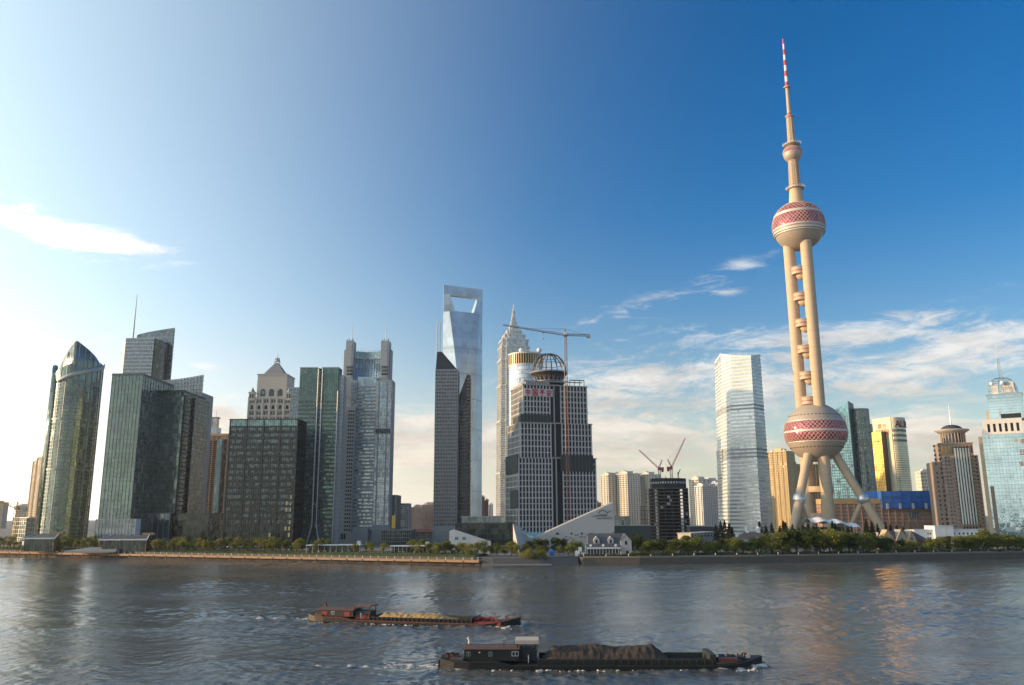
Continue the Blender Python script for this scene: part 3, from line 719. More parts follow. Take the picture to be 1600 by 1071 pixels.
b.box('podium_edge', x1 - .1, x1 + .5, -9.3, -.5, 0, z0 + .3, white)

# --- E: second slab with stacked bays and a crown of open grid behind it
b = Bld('stepped_glass_tower', 'dark green glass tower with balcony bays up its right side, beside the slim green slab', 'building', (238.6, 613, 690), (288, 613.5, 690), 48)
b.box('glass_wall', 0, b.W, 0, b.D, 0, b.H, ggreen)
rec = b.W * .31
b.box('recess_wall', -.3, rec, -1.4, .5, 0, b.H - 1, gdark)
b.bands(34, 4, b.H - 1, .36, .14, frame_md, x0=rec, y0=0); b.bands(34, 4, b.H - 1, .3, .1, frame_dk, x0=0, x1=rec - .3, y0=-1.4, y1=0, name='recess_band')
b.mull(7, 0, b.H, .2, .4, frame_md, a=rec); b.mull(3, 0, b.H, .25, .35, frame_dk, a=0, b=rec, off=-1.4)
for i in range(34):
    z = 6 + (b.H - 10) * i / 33
    b.box('bay_window', b.W + .1, b.W + 3.2, 1.5, 12, z - 1.3, z + 1.2, gdark); 
    b.box('bay_sill', b.W + .1, b.W + 3.6, 1.2, 12.3, z + 1.22, z + 1.62, frame_md)
b.box('side_block', b.W + .1, b.W + 5.2, 12.5, b.D - 3, 0, b.H - 3, gdark); b.bands(34, 5, b.H - 4, .3, .12, frame_dk, b.W + .2, b.W + 5.2, 12.5, b.D - 3, name='side_band')
b.box('parapet', -.5, b.W + 1, -1.8, b.D, b.H, b.H + 1.4, frame_dk)
x0, z0 = b.loc(205, 803, -12); x1, _ = b.loc(266, 803, -12)
b.box('podium', x0, x1, -12, -2, 0, z0, ggrey)
for i in range(8): b.box('podium_mullion', x0 + (x1 - x0) * i / 7 - .15, x0 + (x1 - x0) * i / 7 + .15, -12.35, -11.9, 0, z0 + .2, frame_lt)
b.box('podium_cornice', x0 - .3, x1 + .3, -12.4, -1.8, z0, z0 + .6, frame_md)
x2, z2 = b.loc(327, 802, -6)
b.box('annex', x1 + .4, x2, -6, 30, 0, z2, gdark); b.bands(4, 2, z2, .3, .2, frame_dk, x1 + .4, x2, -6, 30, name='annex_band')

b = Bld('grid_crown_tower', 'grey tower topped by a curved open grid screen, behind the dark green slab', 'building', (228, 596, 765), (317, 587, 765), 30)
zc = b.Z(270, 614)
b.box('wall', 0, b.W, 1.5, b.D, 0, zc, greystone)
b.bands(34, 4, zc, .9, .15, frame_lt, y0=1.5); b.mull(16, 0, zc, .6, .3, greystone, off=1.5); b.mull(8, 0, zc, .6, .35, frame_lt, 'right', a=2)
n = 18
for i in range(n + 1):
    t = i / n; x = b.W * t; zt = b.Z(228 + 89 * t, 595.5 - 9.5 * t * t) 
    b.box('crown_post', x - .3, x + .3, .8, 1.7, zc - 1, zt, frame_lt)
for k in range(4):
    mb = MB(); 
    for i in range(n):
        t0, t1 = i / n, (i + 1) / n
        za, zb_ = (zc + (b.Z(228 + 89 * t, 595.5 - 9.5 * t * t) - zc) * (k + 1) / 4 for t in (t0, t1))
        mb.slab([(b.W * t0, .5, za - .45), (b.W * t1, .5, zb_ - .45), (b.W * t1, .5, zb_ + .25), (b.W * t0, .5, za + .25)], .8, (0, 1, 0))
    mb.build('crown_rail', frame_lt, b.e)
mb = MB()
for i in range(n):
    t0, t1 = i / n, (i + 1) / n; mb.slab([(b.W * t0, 1.35, zc - 1), (b.W * t1, 1.35, zc - 1), (b.W * t1, 1.35, b.Z(228 + 89 * t1, 595.5 - 9.5 * t1 * t1) - .6), (b.W * t0, 1.35, b.Z(228 + 89 * t0, 595.5 - 9.5 * t0 * t0) - .6)], .2, (0, 1, 0))
mb.build('crown_screen', ggrey, b.e)

# --- D: banded office tower with a sail-shaped fin and a mast
b = Bld('sail_top_tower', 'grey banded office tower with rising sail fin and tall mast on top', 'building', (197.5, 529.5, 905), (241, 530.5, 905), 46)
b.box('wall', 0, b.W, 0, b.D, 0, b.H, ggrey)
b.bands(52, 4, b.H, 1.5, .3, mat('silver_band', (.34, .36, .37), .4, .5)); b.mull(12, 0, b.H, .2, .45, frame_lt)
mb = MB(); mb.prism([(-7.0, 9), (-.35, -.3), (-.35, 30), (-7, 26)], 0, b.H, top=[b.H - 9, b.H - 1, b.H - 1, b.H - 9]); mb.build('lit_chamfer', mat('sunlit_chamfer_tan', (.46, .42, .36), .5, .3), b.e)  # sun on the left face is put into this tan colour
xr, zr = b.loc(272, 512.5, 20); xl, zl = b.loc(208, 526, 20)
mb = MB(); k = 14; P = []
for i in range(k + 1):
    t = i / k; P.append((b.X(214 + 58 * t, 524 - 11.5 * t ** .75, 20), b.Z(214 + 58 * t, 524 - 11.5 * t ** .75, 20)))
mb.slab([(P[0][0], 20, b.H - 4)] + [(b.W + .4, 20, b.H - 4), (b.W + .4, 20, 0), (xr, 20, 0)] + [(x, 20, z) for x, z in reversed(P)], 3, (0, 1, 0))
mb.build('sail_fin', ggrey, b.e)
for i in range(50): 
    z = 5 + (zr - 8) * i / 49
    b.box('fin_band', b.W + .5, xr + .1, 19.6, 23.3, z - .5, z + .5, frame_md)
b.box('side_return', b.W + .1, b.W + 9, 1, 19.5, 0, b.H - 2, gdark)
mb = MB(); p0 = Vector((b.X(208, 524, 12), 12, b.H)); p1 = Vector((p0.x + .2, 12, b.Z(214.5, 461, 12)))
mb.tube(p0, p1, 1.1, .35, 8); mb.build('antenna', offwhite, b.e)
mb = MB(); mb.box(p0.x - 3, p0.x + 3, 10, 14, b.H, b.H + 2.4); mb.build('antenna_base', frame_md, b.e)
for i in range(7): b.box('rooftop_plant', 8 + i * 4.2, 10.4 + i * 4.2, 8, 12, b.H, b.H + random.uniform(1, 2.6), frame_md)

# --- F: orange stone tower with glass strips and a small lantern spire
b = Bld('orange_stone_tower', 'narrow orange stone tower with coloured glass strips and small lantern spire', 'building', (318.5, 681, 1080), (356, 682, 1080), 34)
W, H = b.W, b.H
b.box('wall', 0, W, 0, b.D, 0, H, mat('orange_stone', (.50, .32, .19), .8))
for (a, c, m, pr, nm) in ((.02, .20, gteal, 1.2, 'glass_strip'), (.62, .80, glass('cyan_strip_glass', (.25, .38, .40), .1, .6), 1.6, 'glass_strip'), (.84, .98, gdark, .8, 'glass_strip')):
    b.box(nm, W * a, W * c, -pr, .2, 0, H - 5, m)
b.mull(2, 0, H, 1.0, 1.9, brownm, a=W * .23, b=W * .60)
for i in range(42):
    z = 6 + (H - 14) * i / 41
    for a in (.27, .44): b.box('window', W * a, W * a + W * .12, -.12, .1, z - .9, z + .9, black)
    b.box('floor_band', -.15, W + .15, -.5, b.D, z + 1.4, z + 1.8, brownm)
b.box('cornice', -1, W + 1, -2, b.D + 1, H - .5, H + 2.5, mat('orange_stone', (0, 0, 0)))
cx = b.X(336, 675, 8); z1, z2, z3 = b.Z(336, 669, 8), b.Z(336, 654, 8), b.Z(336, 641, 8)
b.box('lantern_base', cx - 6, cx + 6, 2, 14, H + 2.5, z1, gpale); b.box('lantern', cx - 3.4, cx + 3.4, 4.6, 11.4, z1, z2, gpale)
for a in (-1, 1): b.box('lantern_pier', cx + a * 3.8 - .7, cx + a * 3.8 + .7, 4, 5.4, z1, z2 + 1.5, mat('orange_stone', (0, 0, 0)))
mb = MB(); mb.tube((cx, 8, z2), (cx, 8, z3), .5, .15, 6); mb.build('spire', offwhite, b.e)
b.box('lantern_cap', cx - 4.6, cx + 4.6, 3.4, 12.6, z2, z2 + 1.2, brownm)

# --- G: broad dark block
b = Bld('dark_glass_block', 'broad dark glass office block with pale top storey, in front of the pyramid-roofed tower', 'building', (360.5, 656, 640), (465.5, 657, 640), 26)
W, H = b.W, b.H
b.box('glass_wall', 0, W, 0, b.D, 0, H, gdark)
n = 19; dk = mat('dark_spandrel', (.040, .047, .045), .4, .3)
b.bands(n, 3, H - 5.5, 1.5, .25, dk)
b.mull(4, 0, H, 1.0, .75, dk); b.mull(32, 0, H, .14, .5, frame_dk); b.mull(10, 0, H, .5, .5, dk, 'right')
top_g = glass('top_storey_glass', (.16, .27, .26), .12, .6, (1.9, 1.9, 4), blind=.3)
b.box('top_storey', .2, W - .2, -.32, .5, H - 5, H - .3, top_g)
b.box('coping', -.8, W + .8, -.8, b.D + .8, H - .3, H + .5, dk)
stor = (H - 8.5) / n
lit = mat('lit_office_window', (.42, .38, .20), .3, emit=(.9, .75, .35, .10))
for (cx, r0, r1) in ((.885, 2, 7), (.935, 1, 9), (.62, 1, 2), (.66, 0, 2)):
    for r in range(r0, r1):
        if random.random() < .8:
            z = 3 + stor * r; b.box('lit_window', W * cx, W * cx + 1.5, -.10, .05, z + .9, z + stor - .9, lit)
gb_ = glass('blind_drawn_glass', (.15, .18, .17), .25, .3, (1.7, 1.7, 4.2), var=.9, blind=.3)
for r in range(3, n):
    for c in range(4):
        for q in range(7):
            if random.random() < .30 + .025 * r:
                x = W * c / 4 + 1.0 + q * (W / 4 - 2) / 7; z = 3 + stor * r
                b.box('blind', x, x + (W / 4 - 2) / 7 * .9, -.11, .05, z + random.uniform(1.0, 2.4), z + stor - .8, gb_)

# --- H: cream stone tower with pyramid roof
b = Bld('pyramid_roof_tower', 'cream stone tower with arched windows, corner turrets and a pyramid roof', 'building', (389, 621, 960), (455, 623, 960), 46)
W, H = b.W, b.H
b.box('wall', 0, W, 0, b.D, 0, H, cream)
fl = 4.6
for i in range(5):
    z = H - 3 - 1.5 - i * 7.0
    b.box('cornice', -.6, W + .6, -.6, b.D + .6, z + 2.7, z + 3.3, lightstone)
    for k in range(6):
        x = W * (k + .5) / 6
        if i == 1:
            mb = MB(); pts = [(x - 1.7, -.15, z - 3), (x + 1.7, -.15, z - 3), (x + 1.7, -.15, z)] + [(x + 1.7 * math.cos(R(a)), -.15, z + 1.9 * math.sin(R(a))) for a in range(20, 180, 20)] + [(x - 1.7, -.15, z)]
            mb.slab(pts, .25, (0, 1, 0)); mb.build('arched_window', black, b.e)
        else:
            for s in (-1.45, 1.45): b.box('window', x + s - 1.1, x + s + 1.1, -.15, .1, z - 2.6, z + 1.8, dkglass)
b.mull(6, 0, H, 1.5, .8, cream, name='pier')
x0, x1 = b.X(402, 600, 6), b.X(448, 600, 6); zt = b.Z(425, 586, 6)
b.box('upper_tier', x0, x1, 6, 40, H, zt, cream)
for k in range(3):
    x = x0 + (x1 - x0) * (k * .29 + .21); z = H + 6
    mb = MB(); pts = [(x - 3, 5.8, z - 4), (x + 3, 5.8, z - 4), (x + 3, 5.8, z + 2)] + [(x + 3 * math.cos(R(a)), 5.8, z + 2 + 3 * math.sin(R(a))) for a in range(20, 180, 20)] + [(x - 3, 5.8, z + 2)]
    mb.slab(pts, .4, (0, 1, 0)); mb.build('arched_window', dkglass, b.e)
b.box('tier_cornice', x0 - .8, x1 + .8, 5.2, 40.8, zt, zt + 1.2, lightstone)
# chamfer corners of the upper tier
cx = (x0 + x1) / 2; za = b.Z(429, 568, 23); rr = (x1 - x0) * .36
mb = MB(); zb_ = zt + 1.2; mb.add([(cx - rr, 23 - rr, zb_), (cx + rr, 23 - rr, zb_), (cx + rr, 23 + rr, zb_), (cx - rr, 23 + rr, zb_), (cx - 2, 21, za), (cx + 2, 21, za), (cx + 2, 25, za), (cx - 2, 25, za)],
       [(0, 1, 5, 4), (1, 2, 6, 5), (2, 3, 7, 6), (3, 0, 4, 7), (4, 5, 6, 7)]); roof = mb.build('pyramid_roof', mat('grey_roof_tile', (.27, .25, .24), .6), b.e)
mb = MB(); h = b.Z(429, 556, 23) - za
for s in ((-1, -1), (1, -1), (1, 1), (-1, 1)): mb.tube((cx + s[0] * 2.6, 23 + s[1] * 2.6, za), (cx + s[0] * 1.5, 23 + s[1] * 1.5, za + h * .7), .55, .4, 5)
mb.lathe([(3.4, 0), (3.4, .8), (.5, h * .45), (.3, h * 1.05)], 8, c=(cx, 23, za + h * .25), sm=False)
mb.build('finial', steel, roof)
for x in (3.2, W - 3.2):
    mb = MB(); mb.box(x - 3.2, x + 3.2, -.9, 5.5, H - 4, H + 5); mb.box(x - 3.9, x + 3.9, -1.5, 6, H + 5, H + 6.2)
    tr = mb.build('corner_turret', cream, b.e)
    for s in (-1.4, 1.4): b.box('turret_window', x + s - .8, x + s + .8, -1.05, -.8, H - 1, H + 3.6, black, tr)
    mb = MB(); mb.lathe([(3.4, 0), (.2, 6)], 8, c=(x, 2.3, H + 6.2), sm=False); mb.build('turret_cone', steel, tr)

# --- sliver behind
b = Bld('slim_grey_block', 'slim grey block just seen behind the notched green tower', 'building', (455, 606, 800), (468, 606, 800), 20)
b.box('wall', 0, b.W, 0, b.D, 0, b.H, ggrey); b.bands(40, 4, b.H, .7, .2, frame_lt); b.mull(3, 0, b.H, .3, .4, frame_lt)

# --- I: green glass tower with white A-frame struts
b = Bld('notched_green_tower', 'green glass tower with a central notch and white splayed A-frame column', 'building', (469.5, 575.5, 690), (529, 577, 690), 15)
W, H = b.W, b.H
xa, xb = b.X(495.5, 590), b.X(503, 590); z_n = b.Z(499, 628)
ggl = glass('green_striped_glass', (.11, .19, .155), .13, .5, (2.0, 2.0, 3.8), blind=.22, bcol=(.16, .22, .19))
b.box('glass_wall', 0, xa, 0, b.D, 0, H, ggl); b.box('glass_wall', xb, W, 0, b.D, 0, H, ggl); b.box('notch_wall', xa, xb, 2.2, b.D - 1, 0, H - 1.2, ggrey)
zb_ = b.Z(500, 628); n = 33
for i in range(n + 1):
    z = 4 + (zb_ - 4) * i / n
    b.box('floor_band', -.18, W + .18, -.25, b.D, z - .75, z + .75, mat('green_spandrel', (.10, .12, .11), .5, .2))
    if i % 3 == 1:
        for q in range(random.randint(3, 8)):
            x = random.uniform(0, W - 2); b.box('blind', x, x + random.uniform(1, 3), -.1, .05, z + .9, z + 2.3, gb_)
b.bands(12, zb_ + 3, H - .5, .16, .1, frame_md); b.mull(22, 0, H, .12, .3, frame_md)
b.box('side_wall', W + .1, W + 4.5, 2, b.D - 2, 0, H - 6, greystone); b.bands(40, 4, H - 8, 1.3, .1, frame_lt, W + .1, W + 4.5, 2, b.D - 2, name='side_band')
strut = mat('white_steel_strut', (.58, .58, .56), .4, .2)
zj = b.Z(486, 820, -1.5)
for (pxt, pxb, foot) in ((495.5, 488, 478.5), (502, 493, 498.5)):
    mb = MB(); x = b.X(pxt, 630, -1.5); mb.tube((x, -1.2, H - 1), (x, -1.2, zj), .5, .5, 8); mb.build('column_strut', strut, b.e)
    mb = MB(); xf = b.X(foot, 848, -1.5); mb.tube((x, -1.2, zj), (xf, -1.6, 0), .6, .6, 8); mb.build('splayed_leg', strut, b.e)
x = b.X(528.5, 600, -1.2); mb = MB(); mb.tube((x, -1.0, H - 20), (x, -1.0, 0), .5, .5, 8); mb.build('corner_strut', strut, b.e)
mb = MB(); x = b.X(489.5, 840, -1.5); mb.slab([(x - 5, -1.5, 0), (x + 4.4, -1.5, 0), (x, -1.5, zj - 3)], .4, (0, 1, 0)); mb.build('glazed_gable', ggrey, b.e)
b.box('coping', -.3, xa, -.3, b.D, H, H + .8, frame_lt); b.box('coping', xb, W + .3, -.3, b.D, H, H + .8, frame_lt)

# --- J: grey tower with two pylons and a concave glass centre
b = Bld('twin_pylon_tower', 'grey granite tower with twin pylons, antennas and a concave glass centre', 'building', (537.5, 594, 740), (613.5, 592, 740), 18)
W, H = b.W, b.H
c0, c1 = b.X(557, 640), b.X(586.5, 640)
b.box('wall', 0, c0, 0, b.D, 0, H, greystone); b.box('wall', c1, W, 0, b.D, 0, H, greystone); b.box('core_glass', c0, c1, 1.2, b.D - 1, 0, H + 3, gpale)
n = 40
for i in range(n):
    z = 14 + (H - 17) * i / n; mod = i == 23
    b.box('spandrel', c0 - .1, c1 + .1, .5, 2, z - .9, z + .7, mat('blue_spandrel', (.16, .28, .38), .4) if mod else greystone)
    if i % 4 == 0: b.box('ledge', -.35, c0 - .2, -.35, 3, z, z + .6, greystone); b.box('ledge', c1 + .2, W + .35, -.35, 3, z, z + .6, greystone)
wl = c0 / 4
for (x0, x1, m) in ((c0 * .55, c0 - .8, gpale), (c1 + .8, c1 + (W - c1) * .16, gpale), (c1 + (W - c1) * .26, c1 + (W - c1) * .66, gpale), (c1 + (W - c1) * .76, W - .8, gpale)):
    b.box('window_strip', x0, x1, -.18, .2, 16, H - 2, m)
    k = max(2, round((x1 - x0) / 1.7))
    b.mull(k, 16, H - 2, .2, .4, frame_lt, a=x0, b=x1, ends=False)
for i in range(40):
    z = 16 + (H - 20) * i / 39
    b.box('window_transom', c0 * .55, c0 - .8, -.42, .1, z - .18, z + .18, frame_lt); b.box('window_transom', c1 + .8, W - .8, -.42, .1, z - .18, z + .18, frame_lt)
zm = b.Z(597, 674); b.box('mid_louvre', c1 + .3, W + .5, -.6, 4, zm - 2.6, zm + 2.6, greystone)
for i in range(7): b.box('louvre_slot', c1 + 1.2 + i * (W - c1 - 1.6) / 7, c1 + 2.5 + i * (W - c1 - 1.6) / 7, -.68, -.4, zm - 2.0, zm + 2.0, black)
# lower left wing with small windows
xw = b.X(537, 640, -5); zw = b.Z(545, 636, -5); x1 = b.X(553, 700, -5)
b.box('left_wing', xw, x1, -5, -.3, 0, zw, greystone)
for i in range(32):
    z = 12 + (zw - 16) * i / 31
    for k in range(3): b.box('wing_window', xw + (x1 - xw) * (.42 + .19 * k), xw + (x1 - xw) * (.54 + .19 * k), -5.12, -4.9, z - .8, z + .8, black)
# pylons
for (pl, pr, pa) in ((541, 553, 550), (595.5, 608.5, 602.8)):
    x0, x1 = b.X(pl, 535, 4), b.X(pr, 535, 4); zt = b.Z((pl + pr) / 2, 533, 4)
    py = b.box('pylon', x0, x1, 4, 16, H, zt, greystone)
    b.box('pylon_face', x0 + 1.6, x1 - 1.6, 3.7, 4.2, H + 2, zt - 1.5, frame_lt)
    for i in range(9): b.box('pylon_groove', x0 + 1.6, x1 - 1.6, 3.6, 3.75, H + 3 + i * (zt - H - 5) / 9, H + 3.8 + i * (zt - H - 5) / 9, greystone)
    for i in range(3):
        for q in range(4): b.box('pylon_window', x0 + 1.5 + q * 1.5, x0 + 2.5 + q * 1.5, 3.45, 3.7, H + 5 + i * 3.2, H + 7 + i * 3.2, black)
    b.box('pylon_return', x0 - 2, x0, 6, 14, H, zt - 8, greystone) if pl < 560 else b.box('pylon_return', x1, x1 + 2, 6, 14, H, zt - 8, greystone)
    for q in range(4): b.box('pylon_tooth', x0 + .4 + q * (x1 - x0) / 4, x0 + 1.2 + q * (x1 - x0) / 4, 4.2, 5.2, zt, zt + 1.2 + (q % 2), greystone)
    mb = MB(); xx = b.X(pa, 533, 8); mb.tube((xx, 8, zt), (xx, 8, b.Z(pa, 505, 8)), .35, .12, 6); mb.build('antenna', steel, b.e)
x0, x1 = b.X(553, 600, 8), b.X(595.5, 600, 8); zt = b.Z(574, 549, 8); k = 10
mb = MB(); up_ = []
for i in range(k):
    t0, t1 = i / k, (i + 1) / k
    y0, y1 = 8 + 5 * math.sin(math.pi * t0), 8 + 5 * math.sin(math.pi * t1)
    xa_, xb_ = x0 + (x1 - x0) * t0, x0 + (x1 - x0) * t1
    mb.add([(xa_, y0, H - 4), (xb_, y1, H - 4), (xb_, y1, zt), (xa_, y0, zt), (xa_, y0 + 1, H - 4), (xb_, y1 + 1, H - 4), (xb_, y1 + 1, zt), (xa_, y0 + 1, zt)], [(0, 1, 2, 3), (5, 4, 7, 6), (3, 2, 6, 7)], 0, True)
    f_ = MB(); f_.tube((xa_, y0 - .2, H), (xa_, y0 - .2, zt + 2.2), .22, n=4); f_.build('crown_fin', frame_lt, b.e)
    for q in range(9):
        z = H + 2 + (zt - H - 9) * q / 9; f_ = MB(); f_.tube((xa_, y0 - .15, z), (xb_, y1 - .15, z), .16, n=4); f_.build('crown_transom', frame_lt, b.e)
mb.build('concave_glass', gpale, b.e)
cb = MB()
for i in range(k):
    t0, t1 = i / k, (i + 1) / k; y0, y1 = 7.7 + 5 * math.sin(math.pi * t0), 7.7 + 5 * math.sin(math.pi * t1); xa_, xb_ = x0 + (x1 - x0) * t0, x0 + (x1 - x0) * t1
    cb.add([(xa_, y0, zt - 7), (xb_, y1, zt - 7), (xb_, y1, zt), (xa_, y0, zt)], [(0, 1, 2, 3)], 0, True)
cb.build('crown_screen', glass('teal_screen', (.22, .30, .30), .2, .4, (1, 1, 2)), b.e)
b.box('plinth', -2, W * .55, -7, -5.2, 0, 10, greystone)
for i in range(3): b.box('entrance_window', 2 + i * 2.2, 3.6 + i * 2.2, -7.12, -6.9, 4, 9, black)
b.box('entrance_portal', W * .32, W * .62, -9, -5.3, 0, 14, greystone)

# --- K: low blocks right of it
def simple_block(name, label, p0, p1, depth, wallm, n, cols, bandm, bh=.5, wm=None, group=None):
    b = Bld(name, label, 'building', p0, p1, depth, group)
    b.box('wall', 0, b.W, 0, b.D, 0, b.H, wallm)
    b.bands(n, 3, b.H, bh, .15, bandm); b.mull(cols, 0, b.H, .35, .3, bandm); b.mull(max(2, int(cols * b.D / b.W)), 0, b.H, .35, .3, bandm, 'right')
    return b
b = simple_block('low_glass_annex', 'small dark glass annex with a golden lit bay, right of the twin pylon tower', (611, 774, 760), (619.5, 774, 760), 30, ggrey, 14, 4, frame_md)
x0, z0 = b.loc(607.5, 806, -3); x1, z1 = b.loc(617, 826, -3)
b.box('golden_bay', x0, x1, -3, -.3, z1, z0, mat('golden_bay_panel', (.62, .50, .12), .5, emit=(1, .75, .15, .12)))  # lit look of the panel is put in by a faint emission
for i in range(5): b.box('bay_frame', x0 + (x1 - x0) * i / 4 - .12, x0 + (x1 - x0) * i / 4 + .12, -3.3, -2.9, z1, z0, frame_md)
simple_block('grey_office_block', 'plain grey office block between golden bay and cream apartment block', (619, 787, 950), (638.5, 786.5, 950), 24, ggrey, 15, 8, frame_lt)
simple_block('low_grey_podium', 'low dark podium building at the foot of the grey office block', (596, 829, 700), (642, 829, 700), 30, gdark, 3, 14, frame_md)

# windows of far flats: real recessed openings in a grid
def flats(name, label, p0, p1, depth, wallm, floors, cols, group=None, roof=True, balc=True):
    b = Bld(name, label, 'apartment block', p0, p1, depth, group)
    b.box('wall', 0, b.W, 0, b.D, 0, b.H, wallm)
    cw = b.W / cols; fh = (b.H - 3) / floors
    mb = MB()
    for i in range(floors):
        for k in range(cols):
            mb.box(cw * (k + .24), cw * (k + .76), -.06, .06, 3 + fh * i + fh * .28, 3 + fh * i + fh * .80)
        for k in range(max(2, int(b.D / cw / 1.5))):
            y = b.D * (k + .3) / max(2, int(b.D / cw / 1.5)); mb.box(-.06, .06, y, y + cw * .5, 3 + fh * i + fh * .3, 3 + fh * i + fh * .8)
            mb.box(b.W - .06, b.W + .06, y, y + cw * .5, 3 + fh * i + fh * .3, 3 + fh * i + fh * .8)
    mb.build('window', dkglass, b.e, kind='stuff')
    for k in range(cols + 1):
        if k % 2 == 0: b.box('pier', cw * k - .45, cw * k + .45, -.9, .1, 0, b.H, wallm)
    if balc:
        for i in range(floors): b.box('balcony', cw * .9, b.W - cw * .9, -.75, .1, 3 + fh * i - .2, 3 + fh * i + .55, wallm)
    if roof:
        b.box('roof_parapet', -.6, b.W + .6, -1.2, b.D + .6, b.H, b.H + 1.3, wallm)
        b.box('lift_house', b.W * .3, b.W * .7, 3, b.D * .7, b.H + 1.3, b.H + 5, wallm)
        for s in (.15, .8): b.box('water_tank', b.W * s, b.W * s + 2.4, 2, 5, b.H + 1.3, b.H + 3.4, offwhite)
    return b
flats('cream_apartments', 'pinkish cream apartment block standing far back, left of the chisel-roofed dark tower', (643, 794, 1250), (660, 790, 1250), 30, pinkstone, 20, 8)
flats('cream_apartments', 'taller cream apartment block touching the left edge of the chisel-roofed dark tower', (659, 790, 1290), (682, 790, 1290), 30, mat('peach_wall', (.60, .45, .34), .8), 21, 10)
flats('red_roof_terrace', 'row of low flats with red roof in front of cream apartments', (640, 833, 800), (678, 833, 800), 12, mat('terrace_wall', (.5, .45, .4), .8), 3, 12, roof=False, balc=False)
tb = MB(); p = at(640, 833, 800); q = at(678, 833, 800)
tb.prism([(0, -1.2), (q.x - p.x, -1.2), (q.x - p.x, 13), (0, 13)], 0, .6); tb.add([(0, -1.2, .6), (q.x - p.x, -1.2, .6), (q.x - p.x, 6, 3.6), (0, 6, 3.6), (q.x - p.x, 13, .6), (0, 13, .6)], [(0, 1, 2, 3), (3, 2, 4, 5), (0, 3, 5), (1, 4, 2)])
o = tb.build('tile_roof', mat('red_tile', (.33, .12, .08), .8), [o for o in bpy.data.objects if o.name == 'red_roof_terrace'][0]); o.location.z = p.z - LAND + .01

# --- L: dark pair with chisel roofs
b = Bld('chisel_roof_tower', 'dark gridded office tower with slanting chisel roof and twin masts', 'building', (680.8, 578.5, 770), (715, 579.5, 770), 22)
W, H = b.W, b.H
gd2 = glass('black_window_glass', (.04, .045, .05), .15, .4, (1.6, 1.6, 3.8), blind=.2, bcol=(.2, .2, .2))
gfr = mat('gunmetal_grid', (.30, .305, .31), .5, .4)
b.box('wall', 0, W, 0, b.D, 0, H, gd2)
b.bands(46, 4, H, 1.2, .3, gfr); b.mull(14, 0, H, .55, .5, gfr); b.mull(8, 0, H, .55, .5, gfr, 'right')
zr = b.Z(682, 550, 11); xm = b.X(690.5, 551, 11)
mb = MB(); mb.add([(0, 0, H), (W, 0, H), (W, b.D, H), (0, b.D, H), (0, 11, zr), (xm, 11, zr)], [(0, 1, 5, 4), (1, 2, 5), (2, 3, 4, 5), (3, 0, 4)]); mb.build('chisel_roof', mat('dark_roof_panel', (.055, .06, .065), .35, .5), b.e)
for s in (0, 1):
    mb = MB(); xx = b.X(683 + 4.4 * s, 548, 12); z_t = b.Z(682.5 + 4.5 * s, 499 + 5 * s, 12); mb.lattice((xx, 12, zr - 3), (xx, 12, z_t), 1.0, 2.4, .16, w1=.5); mb.build('antenna_mast', offwhite, b.e)
x0, z0 = b.loc(676, 823, -4); x1, _ = b.loc(711, 823, -4)
b.box('podium', x0, x1, -4, -.6, 0, z0, greystone)
for r in range(3):
    for k in range(5): b.box('podium_window', x0 + 4 + k * 3, x0 + 5.6 + k * 3, -4.1, -3.9, 3 + r * 3.6, 5 + r * 3.6, frame_lt)
b2 = Bld('gabled_dark_tower', 'dark tower with pointed gable and bay balconies behind the chisel-roofed tower', 'building', (714.5, 605, 800), (735.5, 600, 800), 24)
W, H = b2.W, b2.H
zg = b2.Z(730, 585); H2 = b2.Z(716, 627); xg = b2.X(730, 585)
mb = MB(); mb.add([(0, 0, 0), (W, 0, 0), (W, 0, zg - 1), (xg, 0, zg), (0, 0, H2), (0, b2.D, 0), (W, b2.D, 0), (W, b2.D, zg - 1), (xg, b2.D, zg), (0, b2.D, H2)],
    [(0, 1, 2, 3, 4), (9, 8, 7, 6, 5), (4, 3, 8, 9), (3, 2, 7, 8), (0, 4, 9, 5), (1, 6, 7, 2)]); mb.build('wall', gd2, b2.e)
for i in range(46):
    z = 5 + (zg - 10) * i / 45
    b2.box('floor_band', -.1, xg - .3, -.25, .3, z - .3, z + .3, gfr) if z < H2 - 2 else None
    b2.box('bay_balcony', xg, W + .6, -1.8, .2, z - .9, z + .7, mat('bay_stone', (.26, .225, .21), .6))
b2.mull(5, 0, H2, .35, .4, gfr, b=xg)

